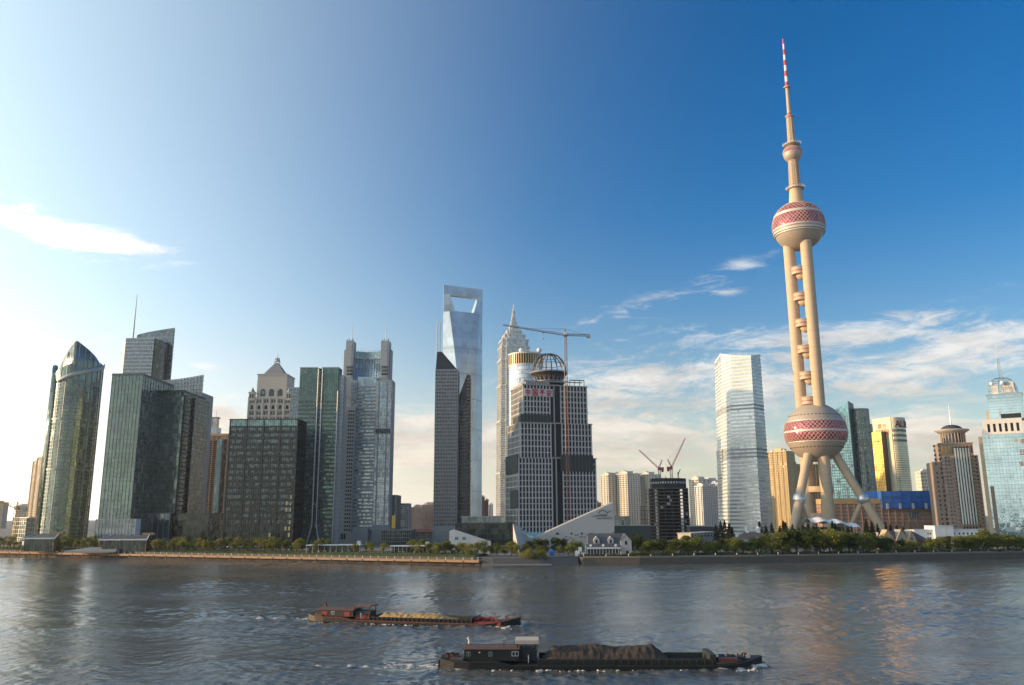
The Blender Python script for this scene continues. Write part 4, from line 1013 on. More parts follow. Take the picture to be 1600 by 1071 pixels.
# --- M: tall blade tower with a trapezoid opening
def blade_tower():
    Y = 1650; A = at(694.3, 449.5, Y); C = at(753.2, 454.5, Y - 4); H = A.z - LAND
    mid = (A + C) / 2; e = empty('opening_top_tower', (mid.x, mid.y, LAND), 0, 'tallest blue glass tower tapering to a blade with a trapezoid opening', 'building')
    tw = R(24); hd = (C.x - A.x) / 2 / math.cos(tw)
    def sec(z):
        t = z / H; d = hd * (1 - t ** 1.35) * .98 + 2.2 * t + 1.5
        d = min(d, hd * .985); k = hd - d
        pts = [(-hd, 0), (-k, -d), (k, -d), (hd, 0), (k, d), (-k, d)]
        c, s = math.cos(tw), math.sin(tw)
        return [(x * c - y * s, x * s + y * c, z) for x, y in pts]
    zo0 = at(725, 491, Y).z - LAND; zo1 = at(725, 463.5, Y).z - LAND
    n = 40; rings = [sec(zo0 * i / n) for i in range(n + 1)]
    MB().loft(rings, sm=False).build('glass_wall', gblue, e)
    def sliver(xa0, xa1, xb0, xb1, z0, z1, name, m):
        c, s = math.cos(tw), math.sin(tw); mb = MB(); v = []
        for (x0, x1, z) in ((xa0, xa1, z0), (xb0, xb1, z1)):
            d = hd * (1 - (z / H) ** 1.35) * .98 + 2.2 * z / H + 1.5
            def dd(x): return min(d, hd - abs(x) + .6)
            for x, y in ((x0, -dd(x0)), (x1, -dd(x1)), (x1, dd(x1)), (x0, dd(x0))): v.append((x * c - y * s, x * s + y * c, z))
        mb.add(v, [(0, 1, 5, 4), (1, 2, 6, 5), (2, 3, 7, 6), (3, 0, 4, 7), (0, 3, 2, 1), (4, 5, 6, 7)]); return mb.build(name, m, e)
    fx0, fx1 = hd * .46, hd * .73
    sliver(-hd, -fx0, -hd, -fx1, zo0, zo1, 'left_jamb', gblue); sliver(fx0, hd, fx1, hd, zo0, zo1, 'right_jamb', gblue)
    sliver(-hd, hd, -hd, hd, zo1, H, 'top_beam', gblue)
    fr = mat('opening_lining', (.5, .55, .58), .4, .4)
    sliver(-fx0, fx0, -fx0 - .6, fx0 + .6, zo0, zo0 + 1.6, 'opening_sill', fr); sliver(-fx1 + .3, fx1 - .3, -fx1, fx1, zo1 - 2.5, zo1 - .05, 'opening_soffit', fr)
    for k, zz in enumerate((.16, .30, .44, .58, .70, .82)):
        r = sec(zo0 * zz); r2 = sec(zo0 * zz + 2.0); g2 = lambda q, f: [(x * f, y * f, z) for x, y, z in q]
        MB().loft([g2(r, 1.004), g2(r2, 1.004)], sm=False).build('refuge_band', mat('refuge_louvre', (.30, .37, .43), .4, .5), e)
    mb = MB()
    for i in range(8): mb.box(-hd * .5 + i * hd * .14, -hd * .5 + i * hd * .14 + 2, -3.6, -2.8, zo0 - 12, zo0 - 10)
    return e
blade_tower()

# --- N: pagoda-stepped silver tower
def pagoda_tower():
    Y = 1560; c = at(801.5, 640, Y); e = empty('pagoda_tower', (c.x + 2, c.y, LAND), R(12), 'silver stepped pagoda-like tower with a spire, left of the cylinder tower', 'building')
    silver = glass('silver_facade', (.50, .50, .47), .22, .55, (3, 3, 4), var=.45, blind=.1)
    trim = mat('silver_trim', (.58, .57, .53), .4, .4)
    def zp(py): return at(801.5, py, Y).z - LAND
    tiers = [(0, zp(740), 31), (zp(740), zp(660), 30), (zp(660), zp(605), 29), (zp(605), zp(565), 28), (zp(565), zp(545), 27), (zp(545), zp(534), 25.5), (zp(534), zp(526), 20), (zp(526), zp(519), 14), (zp(519), zp(511), 8.5), (zp(511), zp(504), 5.5), (zp(504), zp(497), 3.5)]
    for i, (z0, z1, r) in enumerate(tiers):
        k = .72
        plan = [(-r, -r * k), (-r * k, -r * k), (-r * k, -r), (r * k, -r), (r * k, -r * k), (r, -r * k), (r, r * k), (r * k, r * k), (r * k, r), (-r * k, r), (-r * k, r * k), (-r, r * k)]
        MB().prism(plan, z0, z1).build('tier', silver, e)
        f = 1.05; MB().prism([(x * f, y * f) for x, y in plan], z1 - 2.2, z1 + 1.4).build('tier_eave', trim, e)
        n = max(1, int((z1 - z0) / 4.2))
        f2 = 1.012
        for q in range(1, n):
            if n > 4: MB().prism([(x * f2, y * f2) for x, y in plan], z0 + (z1 - z0) * q / n - .5, z0 + (z1 - z0) * q / n + .5).build('floor_band', trim, e)
        for s in (-.72, -.36, 0, .36, .72):
            MB().box(r * s - .7, r * s + .7, -r * 1.03 if abs(s) < .7 else -r * .78, -r * .7, z0, z1 + 2).build('fin', trim, e)
        for s in (-.6, -.2, .2, .6):
            MB().box(-r * 1.03, -r * .95, r * s - .7, r * s + .7, z0, z1 + 2).build('fin', trim, e)
    mb = MB(); zt = zp(497)
    mb.lathe([(3.0, zt), (2.2, zt + 8), (2.8, zt + 9), (1.0, zt + 18), (.9, zp(484)), (.15, zp(475))], 8, sm=False); mb.build('spire', trim, e)
    for a in range(4):
        t = R(45 + 90 * a); mb = MB(); mb.tube((5 * math.cos(t), 5 * math.sin(t), zt - 3), (2.4 * math.cos(t), 2.4 * math.sin(t), zt + 14), .5, n=5); mb.build('spire_brace', trim, e)
    return e
pagoda_tower()

# ================================================================ centre and right bank towers
def eqY(p0, px, py):
    """depth at which pixel (px,py) is as high as the point p0"""
    z = at(*p0).z - CAMH; d = ray(px, py); return z * d.y / d.z
gold = glass('gold_mirror_glass', (.50, .32, .085), .3, .6, (2.4, 2.4, 3.6), var=.35, blind=0)
gwhite = glass('white_curtain_glass', (.52, .53, .50), .20, .45, (2.6, 2.6, 4.4), var=.2, blind=.06, bcol=(.55, .55, .5))
gsky = glass('sky_blue_mirror', (.30, .42, .46), .10, .8, (3, 3, 4), var=.22, tilt=.03, blind=.03)

# --- O: cylinder tower with a crown of golden fins
def cylinder_tower():
    Y = 860; c = at(822, 640, Y + 16); r = 18.6; zc0 = at(800, 573, Y + 16).z - LAND; zc1 = at(800, 557, Y + 16).z - LAND
    e = empty('gold_crown_cylinder', (c.x, c.y, LAND), 0, 'round silver tower crowned with a ring of golden fins, behind the dome-topped block', 'building')
    MB().lathe([(r, 0), (r, zc0)], 48).build('glass_drum', glass('silver_drum_glass', (.50, .54, .56), .12, .7, (2.5, 2.5, 4), var=.22), e)
    rm = MB().lathe([(r - .2, -.3), (r + .2, -.3), (r + .2, .3), (r - .2, .3)], 40, cap=False, sm=False).mesh('floor_band', frame_lt)
    for i in range(40): o = bpy.data.objects.new('floor_band', rm); link(o, e); o.location.z = 4 + (zc0 - 6) * i / 39
    MB().lathe([(r - 2.5, zc0), (r - 2.5, zc1)], 32).build('crown_core', black, e)
    gf = mat('golden_fin', (.58, .44, .25), .4, .3)
    for k in range(44):
        t = 2 * math.pi * k / 44; mb = MB(); mb.box(-.45, .45, -1.2, 1.2, zc0, zc1); o = mb.build('crown_fin', gf, e); o.rotation_euler.z = t + math.pi / 2; o.location = ((r - .6) * math.cos(t), (r - .6) * math.sin(t), 0)
    MB().lathe([(r - 3, zc1), (r + .6, zc1), (r + .6, zc1 + 1.4), (r - 3, zc1 + 1.8)], 40, sm=False).build('crown_ring', offwhite, e)
    MB().lathe([(r - .4, zc0 - 1), (r + .4, zc0 - 1), (r + .4, zc0 + .4), (r - .4, zc0 + .4)], 40, sm=False, cap=False).build('crown_base_ring', offwhite, e)
    for px in (814.5, 842.5):
        p = at(px, 555, Y + 6); mb = MB(); mb.lathe(sph(0, 0, 0, 2.7, m=10), 18); mb.tube((0, 0, -5), (0, 0, -2), .6, n=6)
        mb.build('radome', white, e, (p.x - c.x, p.y - c.y, zc1 + 4.5))
cylinder_tower()

# --- P: gridded block under construction with an open steel dome
def dome_block():
    b = Bld('dome_topped_block', 'unfinished stepped office block with white window grid, safety nets and open steel dome', 'building', (817, 601, 700), (917, 603.5, 716), 40)
    W, H = b.W, b.H
    grid = mat('grid_panel', (.50, .49, .475), .6, var=.2); shell_m = mat('bare_shell', (.16, .155, .15), .8); net = mat('safety_net', (.055, .065, .062), .9, var=.4, vs=.5, bump=.5, bs=1.5)
    z2, z3 = b.Z(820, 661), b.Z(820, 716)
    tiers = [(0.0, 0.0, z2, H), (-3.2, 3.0, z3, z2), (-5.6, 5.6, 0, z3)]     # left overhang, right overhang, z0, z1
    cl, cr = b.X(861, 700), b.X(876.5, 700)
    for k, (xl, xr, z0, z1) in enumerate(tiers):
        yf = -1.6 * k
        core = b.box('core', xl + .6, W + xr - .6, yf + .8, b.D - .5 + k, z0, z1 - .3, black)
        nf = round((z1 - z0) / 4.75); fh = (z1 - z0) / nf
        for i in range(nf + 1):
            z = z0 + fh * i
            h = .95 if i % 2 == 0 else .6
            b.box('floor_band', xl, cl, yf, b.D + k, z - h / 2, z + h / 2, grid); b.box('floor_band', cr, W + xr, yf, b.D + k, z - h / 2, z + h / 2, grid)
            b.box('recess_slab', cl + .1, cr - .1, yf + 1.6, yf + 5, z - .4, z + .4, concrete)
            b.box('parapet_panel', cl + .1, cr - .1, yf + 1.4, yf + 1.6, z + .4, z + 1.3, shell_m)
        pitch = 3.05
        nl = round((cl - xl) / pitch); nr = round((W + xr - cr) / pitch)
        b.mull(nl, z0, z1, 1.15, .22, grid, a=xl + .58, b=cl - .58, off=yf + .06, name='pier'); b.mull(nr, z0, z1, 1.15, .22, grid, a=cr + .58, b=W + xr - .58, off=yf + .06, name='pier')
        b.mull(9, z0, z1, 1.2, .25, grid, 'left', a=yf + 1.2, b=b.D - 2, off=xl + .06, name='side_pier')
        b.box('recess_column', cl + 3.0, cl + 4.2, yf + .6, yf + 1.5, z0, z1, concrete)
        b.box('ledge', xl - .7, W + xr + .7, yf - .7, b.D + k, z1 - .25, z1 + .45, concrete)
    # slabs sticking out at the right edge where cladding is missing
    for i in range(16):
        z = 8 + i * 7.5; k = 0 if z > z2 else (1 if z > z3 else 2); xr = W + tiers[k][1]
        b.box('bracket_slab', xr, xr + random.uniform(1.2, 2.6), -1 + 4, 14, z, z + .4, shell_m)
    # safety nets hung over the scaffold
    def netp(px0, py0, px1, py1, y, left=False):
        x0, zt = b.loc(px0, py0, y); x1, zb = b.loc(px1, py1, y)
        b.box('safety_net', x0, x1, y - .25, y + .25, zb, zt, net)
        k = max(2, int((x1 - x0) / 3))
        for i in range(k + 1): b.box('net_pole', x0 + (x1 - x0) * i / k - .1, x0 + (x1 - x0) * i / k + .1, y - .45, y - .2, zb, zt + .6, shell_m)
    netp(813, 647, 860, 661, -1.0); netp(876, 711, 927, 737, -4.4)
    x0 = tiers[2][0]; b.box('side_net', x0 - 1.1, x0 - .7, -4, 34, z3 - 12, z3 + 3, net); b.box('side_net', x0 - 1.1, x0 - .7, -4, 20, z3 - 42, z3 - 27, net); b.box('side_net', tiers[0][0] - 1, tiers[0][0] - .6, -.6, 30, z2, z2 + 7, net)
    # left return of the upper tier steps down the roof line
    mb = MB(); zr = b.Z(800, 615, 20); mb.slab([(-.4, 0, H - 1), (-.4, 30, H - 1), (-.4, 30, H + 3), (-.4, 0, H + .5)], .5, (1, 0, 0)); mb.build('roof_upstand', concrete, b.e)
    # roof deck and steel dome
    b.box('roof_storey', 3, cl, 1.5, b.D - 4, H, H + 3.2, shell_m)
    for i in range(14): b.box('roof_pier', 3.2 + i * (cl - 4) / 13 - .3, 3.2 + i * (cl - 4) / 13 + .3, 1.1, 1.6, H, H + 3.6, grid)
    b.box('roof_beam', 1, W - 4, 1.0, 2.2, H + 3.4, H + 4.2, concrete); b.box('roof_beam', W - 16, W - 2, .4, 1.2, H + 5.2, H + 6, shell_m)
    for i in range(4): b.box('roof_post', W - 16 + i * 4.5, W - 15.6 + i * 4.5, .5, 1.1, H, H + 5.3, shell_m)
    cx = b.X(857.5, 585, 18); zb = b.Z(857.5, 601, 18); z_r = b.Z(857.5, 584, 18); zt = b.Z(857.5, 553.5, 18); R0 = (b.X(883.5, 584, 18) - b.X(831.5, 584, 18)) / 2
    st = mat('dome_steel', (.10, .095, .095), .5, .5); stl = mat('dome_steel_pale', (.36, .33, .32), .5, .4)
    d = MB(); d.lathe([(.1, 0), (R0 * .8, 0)], 24); 
    dome = empty('unused', (0, 0, 0)); bpy.data.objects.remove(dome)
    ring = MB(); ring.lathe([(R0 - 1.2, -.5), (R0 + .8, -.4), (R0 + 1.2, .7), (R0 - 1.2, .9)], 44, sm=False, cap=False); dome = ring.build('dome_ring', stl, b.e, (cx, 18, z_r))
    n = 18
    for k in range(n):
        t = 2 * math.pi * k / n; mb = MB(); prev = None
        for i in range(9):
            a = R(90 * i / 8); p = Vector((R0 * math.cos(a) ** .82 * math.cos(t), R0 * math.cos(a) ** .82 * math.sin(t), (zt - z_r) * math.sin(a)))
            if prev is not None: mb.tube(prev, p, .42, n=5, cap=False)
            prev = p
        mb.build('dome_rib', st if k % 3 else stl, dome)
    for hh in (.45, .82):
        a = math.asin(hh); rr = R0 * math.cos(a) ** .82; mb = MB()
        for k in range(28): t0, t1 = 2 * math.pi * k / 28, 2 * math.pi * (k + 1) / 28; mb.tube((rr * math.cos(t0), rr * math.sin(t0), (zt - z_r) * hh), (rr * math.cos(t1), rr * math.sin(t1), (zt - z_r) * hh), .25, n=4, cap=False)
        mb.build('dome_hoop', st, dome)
    mb = MB(); mb.tube((0, 0, 0), (0, 0, zt - z_r + 5), .45, .2, 6); mb.build('dome_mast', stl, dome)
    MB().lathe([(R0 * .55, -9), (R0 + .4, -1.2), (R0 - .5, -.4), (R0 * .5, -8)], 40, sm=False, cap=False).build('dome_skirt', darksteel, dome)
    MB().lathe([(R0 * .95, -8.6), (R0 * .95, -8.0), (R0 * .5, -7.8)], 40, sm=False, cap=False).build('lower_ring', stl, dome)
    MB().lathe([(R0 * .7, -14), (R0 * .92, -8.6)], 40, sm=False, cap=False).build('lower_skirt', darksteel, dome)
    for k in range(20):
        t = 2 * math.pi * k / 20; mb = MB(); q = R0 * .97
        mb.tube((q * .8 * math.cos(t), q * .8 * math.sin(t), -8), (q * math.cos(t + .12), q * math.sin(t + .12), 0), .2, n=4); mb.tube((q * .8 * math.cos(t), q * .8 * math.sin(t), -8), (q * math.cos(t - .12), q * math.sin(t - .12), 0), .2, n=4)
        mb.build('dome_brace', stl, dome)
    b.box('dome_floor', cx - R0 * .7, cx + R0 * .7, 18 - R0 * .5, 18 + R0 * .5, H, zb, shell_m)
    # sign: four red characters on a white board
    redl = mat('sign_red', (.50, .035, .05), .5)
    x0, z0 = b.loc(819.5, 619, -1.2); x1, z1 = b.loc(863.5, 608.5, -1.2)
    sg = b.box('sign_board', x0, x1, -1.2, -.8, z0, z1, mat('sign_board_white', (.55, .53, .52), .6))
    # letters stay parts of the building so they keep their own scale
    hh = (z1 - z0) * .8; ww = (x1 - x0) / 4
    for i, kx in enumerate(('zhong', 'guo', 'ping', 'an')):
        glyph('sign_character', kx, b.e, (x0 + ww * (i + .15), -1.22, z0 + (z1 - z0) * .1), (1, 0, 0), hh, ww * .68, hh * .13, redl)
dome_block()

# --- tower cranes
def lattice_part(name, p0, p1, w, step, m, parent, r=.14, w1=None, tri=False):
    return MB().lattice(p0, p1, w, step, r, w1=w1, tri=tri).build(name, m, parent)
def hammer_crane(label, base_px, Y, z_top_py, jib_tip, counter_tip, name, m, mast_w=2.4):
    p = at(*base_px, Y); e = empty(name, (p.x, Y, LAND), 0, label, 'crane')
    def L(px, py, dy=0): q = at(px, py, Y + dy); return Vector((q.x - p.x, q.y - Y, q.z - LAND))
    zt = L(*z_top_py).z
    lattice_part('mast', (0, 0, 0), (0, 0, zt), mast_w, 3.0, m, e, .2)
    hd = zt + 1.5
    J = L(*jib_tip); C = L(*counter_tip)
    MB().box(-1.6, 1.6, -1.6, 1.6, zt, zt + 1.6).build('slew_ring', m, e)
    lattice_part('tower_head', (0, 0, hd), (0, 0, hd + 5.5), 1.8, 1.6, m, e, .16, .4)
    J.z = hd + (J.z - zt); C.z = hd + (C.z - zt)
    lattice_part('jib', (0, 0, hd), J, 1.7, 2.0, m, e, .15, 1.1, True); lattice_part('counter_jib', (0, 0, hd), C, 1.5, 2.2, m, e, .15)
    MB().box(-.9, .9, -2.8, -.9, hd - .4, hd + 1.8).build('cab', white, e)
    cw = Vector((C.x * .93, C.y * .93, C.z)); MB().box(cw.x - 1.6, cw.x + 1.6, -1, 1, cw.z - 2.2, cw.z + .6).build('counterweight', concrete, e)
    top = Vector((0, 0, hd + 5.3)); t = MB(); t.tube(top, J * .65 + Vector((0, 0, hd * .35)), .09, n=4); t.tube(top, J * .3 + Vector((0, 0, hd * .7)), .09, n=4); t.tube(top, C * .9 + Vector((0, 0, hd * .1)), .09, n=4); t.build('tie_bar', m, e)
    tr = J * .35 + Vector((0, 0, hd * .65)); h = MB(); h.box(tr.x - .9, tr.x + .9, -.6, .6, tr.z - 1.6, tr.z - .9); h.tube((tr.x, 0, tr.z - 1.5), (tr.x, 0, tr.z - 6), .08, n=4); h.box(tr.x - .35, tr.x + .35, -.35, .35, tr.z - 7, tr.z - 6); h.build('trolley_hook', m, e)
    return e
crane_o = mat('crane_orange', (.26, .12, .08), .6, var=.3); crane_y = mat('crane_yellow', (.62, .34, .05), .6, var=.2); crane_r = mat('crane_red', (.52, .10, .06), .6)
hammer_crane('tall orange-brown hammerhead tower crane in front of the dome-topped block', (889, 830), 690, (887.5, 526), (786, 510.5), (922, 527), 'tower_crane', crane_o)
hammer_crane('yellow tower crane at the left edge above the low glass building', (20, 850), 720, (22, 797), (-60, 765), (40, 798), 'tower_crane', crane_y, 3.2)
def luffing_crane(label, px, Y, py_base, py_cab, tip, back, name):
    p = at(px, py_base, Y); e = empty(name, p, 0, label, 'crane')
    def L(a, b_): q = at(a, b_, Y); return q - p
    zc = L(px, py_cab).z
    lattice_part('mast', (0, 0, -1), (0, 0, zc), 2.0, 2.4, steel, e, .17)
    MB().box(-1.4, 4.2 if back > 0 else 1.4, -1.4, 1.4, zc, zc + 2.8).build('machine_deck', crane_r, e) if back > 0 else MB().box(-4.2, 1.4, -1.4, 1.4, zc, zc + 2.8).build('machine_deck', crane_r, e)
    MB().box(back * 3 - .9, back * 3 + .9, -1.2, 1.2, zc - 1.8, zc - .05).build('counterweight', darksteel, e)
    T = L(*tip); lattice_part('luffing_jib', (0, 0, zc + 1.5), T, 1.5, 2.0, crane_r, e, .15, .8, True)
    A = Vector((back * 3.0, 0, zc + 10)); lattice_part('a_frame', (back * -.2, 0, zc + 2.6), A, 1.2, 1.8, darksteel if back > 0 else crane_r, e, .14, .6)
    t = MB(); t.tube(A, T * .8 + Vector((0, 0, (zc + 1.5) * .2)), .07, n=4); t.build('luffing_rope', steel, e)

# --- S: aquarium hall, long raking wall and leaning spike
aquarium_m = mat('aquarium_panel', (.40, .395, .38), .6, var=.1)
def aquarium():
    Y = 565; a = at(836, 858, Y); e = empty('raking_wall_aquarium', (a.x, Y, LAND), 0, 'grey wedge-shaped aquarium wall rising to the right with fish emblem and lettering', 'building')
    def L(px, py, y=0): q = at(px, py, Y + y); return Vector((q.x - a.x, y, q.z - LAND))
    P = [L(836, 858), L(961.5, 862), L(958.5, 785), L(846, 835.5)]; P[0].z = P[1].z = 0
    MB().slab(P, 26, (0, 1, 0)).build('wall_core', aquarium_m, e)
    # stone cladding courses laid over the wall, each panel proud by a different hair
    n = 14; course = (P[2].z) / n
    pan = mat('aquarium_cladding', (.43, .425, .405), .6, var=.12, vs=.4)
    for i in range(n):
        z0, z1 = course * i + .06, course * (i + 1) - .06
        def xl(z): return P[0].x + max(0, (z - P[3].z)) / (P[2].z - P[3].z) * (P[2].x - P[3].x) + (0 if z < P[3].z else P[3].x - P[0].x)
        xs = xl(z1) + .1; xe = P[1].x - .05 - (P[1].x - P[2].x) * (z1 / P[2].z); k = max(1, round((xe - xs) / 7.5))
        for q in range(k):
            off = random.uniform(.04, .12); mb = MB(); A, B = xs + (xe - xs) * q / k + .05, xs + (xe - xs) * (q + 1) / k - .05
            A0 = max(xl(z0) + .1, A - (xl(z1) - xl(z0))) if q == 0 else A
            mb.slab([(A0, 0, z0), (B, 0, z0), (B, 0, z1), (A, 0, z1)], off, (0, -1, 0)); mb.build('cladding_panel', pan, e)
    dk = mat('aquarium_lettering', (.05, .05, .05), .6)
    # fish emblem
    c = L(942, 801.5); mb = MB(); k = 18
    w_, h_ = 3.4, 1.5
    def arc(sign, th):
        pts = [(c.x + w_ * (2 * i / k - 1), c.z + sign * h_ * math.sin(math.pi * i / k)) for i in range(k + 1)]
        for (x0, z0), (x1, z1) in zip(pts[:-1], pts[1:]): mb.add([(x0, -.16, z0 - th), (x1, -.16, z1 - th), (x1, -.16, z1 + th), (x0, -.16, z0 + th)], [(0, 1, 2, 3)])
    arc(1, .28); arc(-1, .2)
    mb.slab([(c.x + w_ - .3, -.16, c.z - .25), (c.x + w_ + 2.6, -.16, c.z + 1.3), (c.x + w_ + 3, -.16, c.z + 1.8), (c.x + w_ - .6, -.16, c.z + .3)], .1, (0, -1, 0))
    mb.build('fish_emblem', dk, e)
    for i, ch in enumerate(('shang', 'hai', 'hai', 'yang', 'shui', 'zu', 'guan')):
        o = L(925 + i * 3.55, 807.8 - i * .12); glyph('sign_character', ch, e, (o.x, -.16, o.z), (1, 0, 0), 1.15, .95, .13, dk, .1)
    o = L(932, 810.8); q = L(957, 809.8)
    for i, ch in enumerate('SHANGHAI OCEAN AQUARIUM'):
        if ch != ' ': x = o.x + (q.x - o.x) * i / 23; glyph('sign_letter', ch, e, (x, -.16, o.z + (q.z - o.z) * i / 23 - .2), (1, 0, 0), .55, .30, .09, dk, .1)
    for px, py, w2 in ((871, 834, 5), (893, 834, 3), (909, 833.5, 3)):
        o = L(px, py); MB().box(o.x - w2 * .2, o.x + w2 * .2, -.2, .05, o.z - .7, o.z + .5).build('slot_window', black, e)
    for i in range(22):      # small applied fish shapes along the foot of the wall
        px = 880 + i * 3.7 + random.uniform(-1, 1); py = 842 - (px - 880) * .13 + random.uniform(-3, 3)
        o = L(px, py); mb = MB(); mb.slab([(o.x - .9, -.16, o.z - .15), (o.x + .3, -.16, o.z - .35), (o.x + 1.0, -.16, o.z + .2), (o.x - .1, -.16, o.z + .25)], .1, (0, -1, 0)); mb.build('applied_motif', dk, e)
    e2 = empty('leaning_spike_hall', (at(803, 856, Y - 20).x, Y - 20, LAND), 0, 'pale pointed spike-shaped pavilion left of the aquarium wall', 'building')
    b0 = at(803, 856, Y - 20)
    def S(px, py, y): q = at(px, py, Y - 20 + y); return Vector((q.x - b0.x, y, max(0, q.z - LAND)))
    ap = S(801.5, 818, 0); f0 = S(801.8, 862, 0); f1 = S(812, 862, -4); r0 = S(836, 862, 10); r1 = S(832, 836, 14)
    for v in (f0, f1, r0): v.z = 0
    MB().add([ap, f0, f1, r0, r1, Vector((f0.x, 22, 0)), Vector((ap.x + 1, 20, ap.z * .6))], [(0, 1, 2), (0, 2, 3, 4), (1, 0, 6, 5), (0, 4, 6), (4, 3, 5, 6)]).build('raking_shell', mat('spike_shell', (.52, .49, .44), .6), e2)
    p0, p1, p2, p3 = S(818, 832.5, 2), S(852, 832, 6), S(838, 840, 2), S(829, 843, 2)
    MB().slab([p0, p3, p2, p1], .3, (0, 0, 1)).build('glass_canopy', glass('cyan_canopy_glass', (.30, .47, .45), .2, .4, (1.5, 1.5, 1.5)), e2)
    for i in range(6):
        q0 = p0.lerp(p1, i / 5) + Vector((0, 0, .35)); q1 = p3.lerp(p2, i / 5) + Vector((0, 0, .35)); MB().tube(q0, q1, .12, n=4).build('canopy_rib', white, e2)
    o = S(817, 828, -1); MB().box(o.x - .8, o.x + .9, 1, 1.4, o.z - .3, o.z + .3).build('slit_window', black, e2)
aquarium()

# --- R: low dark hall and white wedge
b = Bld('low_dark_hall', 'low wide dark glass hall with set-back roof storey below the blade tower', 'building', (712, 818, 690), (800, 819, 690), 40)
b.box('glass_wall', 0, b.W, 0, b.D, 0, b.H, gdark); b.mull(16, 0, b.H, .25, .4, frame_dk); b.bands(4, 1, b.H, .4, .25, frame_dk)
x0, zt = b.loc(722, 808.5, 6); x1, _ = b.loc(784, 810, 6); b.box('roof_storey', x0, x1, 6, 30, b.H + .3, zt, ggrey); b.box('roof_cap', x0 - 1.5, x1 + 1.5, 5, 31, zt, zt + .9, concrete)
for i in range(9): b.box('roof_storey_mullion', x0 + (x1 - x0) * i / 8 - .2, x0 + (x1 - x0) * i / 8 + .2, 5.7, 6.1, b.H, zt, frame_lt)
def wedge():
    Y = 545; a = at(702, 855, Y); e = empty('white_wedge_building', (a.x, Y, LAND), 0, 'low white wedge-shaped building sloping down to the right with two blue windows', 'building')
    def L(px, py, y=0): q = at(px, py, Y + y); return Vector((q.x - a.x, y, q.z - LAND))
    P = [L(702, 860), L(766, 862), L(766, 848.5), L(708, 829), L(702, 830)]; P[0].z = P[1].z = 0
    MB().slab(P, 14, (0, 1, 0)).build('wall', mat('wedge_render', (.60, .57, .53), .7), e)
    for px in (713, 725):
        o = L(px, 841.5); w_ = MB(); w_.box(o.x - 1.1, o.x + 1.1, -.1, .1, o.z - 1.0, o.z + 1.0); wd = w_.build('window', glass('blue_pane', (.10, .24, .30), .1, .5), e)
        MB().box(o.x - 1.35, o.x + 1.35, -.07, .02, o.z - 1.25, o.z + 1.25).build('window_frame', offwhite, wd)
        MB().box(o.x - .06, o.x + .06, -.16, -.08, o.z - 1.0, o.z + 1.0).build('glazing_bar', offwhite, wd)
    MB().slab([P[3] + Vector((-.3, -.4, .05)), P[2] + Vector((.2, -.4, .05)), P[2] + Vector((.2, 14.4, .05)), P[3] + Vector((-.3, 14.4, .05))], .35, (0, 0, 1)).build('roof_edge', offwhite, e)
wedge()
# far red towers between
flats('red_brick_flats', 'narrow red-brown apartment tower far behind, right of the blade tower', (751, 778, 1750), (757, 778, 1750), 20, mat('red_brown_wall', (.34, .16, .11), .8), 22, 3)
flats('red_brick_flats', 'taller red-brown apartment tower far behind, beside the pale slab', (757.5, 783, 1700), (763, 783, 1700), 20, mat('red_brown_wall', (0, 0, 0)), 20, 3)
flats('pale_slab_flats', 'thin pale apartment slab far behind, left of the pagoda tower', (764, 790, 1600), (770, 790, 1600), 20, offwhite, 20, 3)
flats('red_roof_flats', 'small red-topped block far behind the aquarium wall', (927, 787, 1500), (939, 786, 1500), 20, mat('red_brown_wall', (0, 0, 0)), 14, 6)

# --- U: cluster of white apartment slabs
U = [((939.5, 744, 1300), (950, 743, 1285), 'first'), ((954, 744.5, 1310), (964.5, 744, 1295), 'second'), ((964.5, 742, 1290), (980, 741.5, 1270), 'third'), ((981.5, 745.5, 1310), (998.5, 744.5, 1290), 'fourth'), ((1000.5, 743, 1300), (1013, 742.5, 1285), 'fifth')]
creamw = mat('cream_white_wall', (.66, .60, .49), .8)
for k, (p0, p1, od) in enumerate(U):
    b = flats('white_apartments', ['narrow cream-white apartment slab, first from left beside the gridded block', 'cream-white apartment slab, second from left of the five behind the aquarium', 'widest cream-white apartment slab, third of the five, with flat roof hat', 'cream-white apartment slab, fourth of the five, with round roof arch', 'cream-white apartment slab, fifth of the five, beside the round unfinished block'][k], p0, p1, 26, creamw, 26, 5 if k != 2 else 7, 'white apartment slabs')
    x = b.W / 2; MB().lathe([(3.2, 0), (3.2, 1.0), (2.2, 1.2)], 14, c=(x, 4, b.H + 5.0), sm=False).build('roof_hat', creamw, b.e)

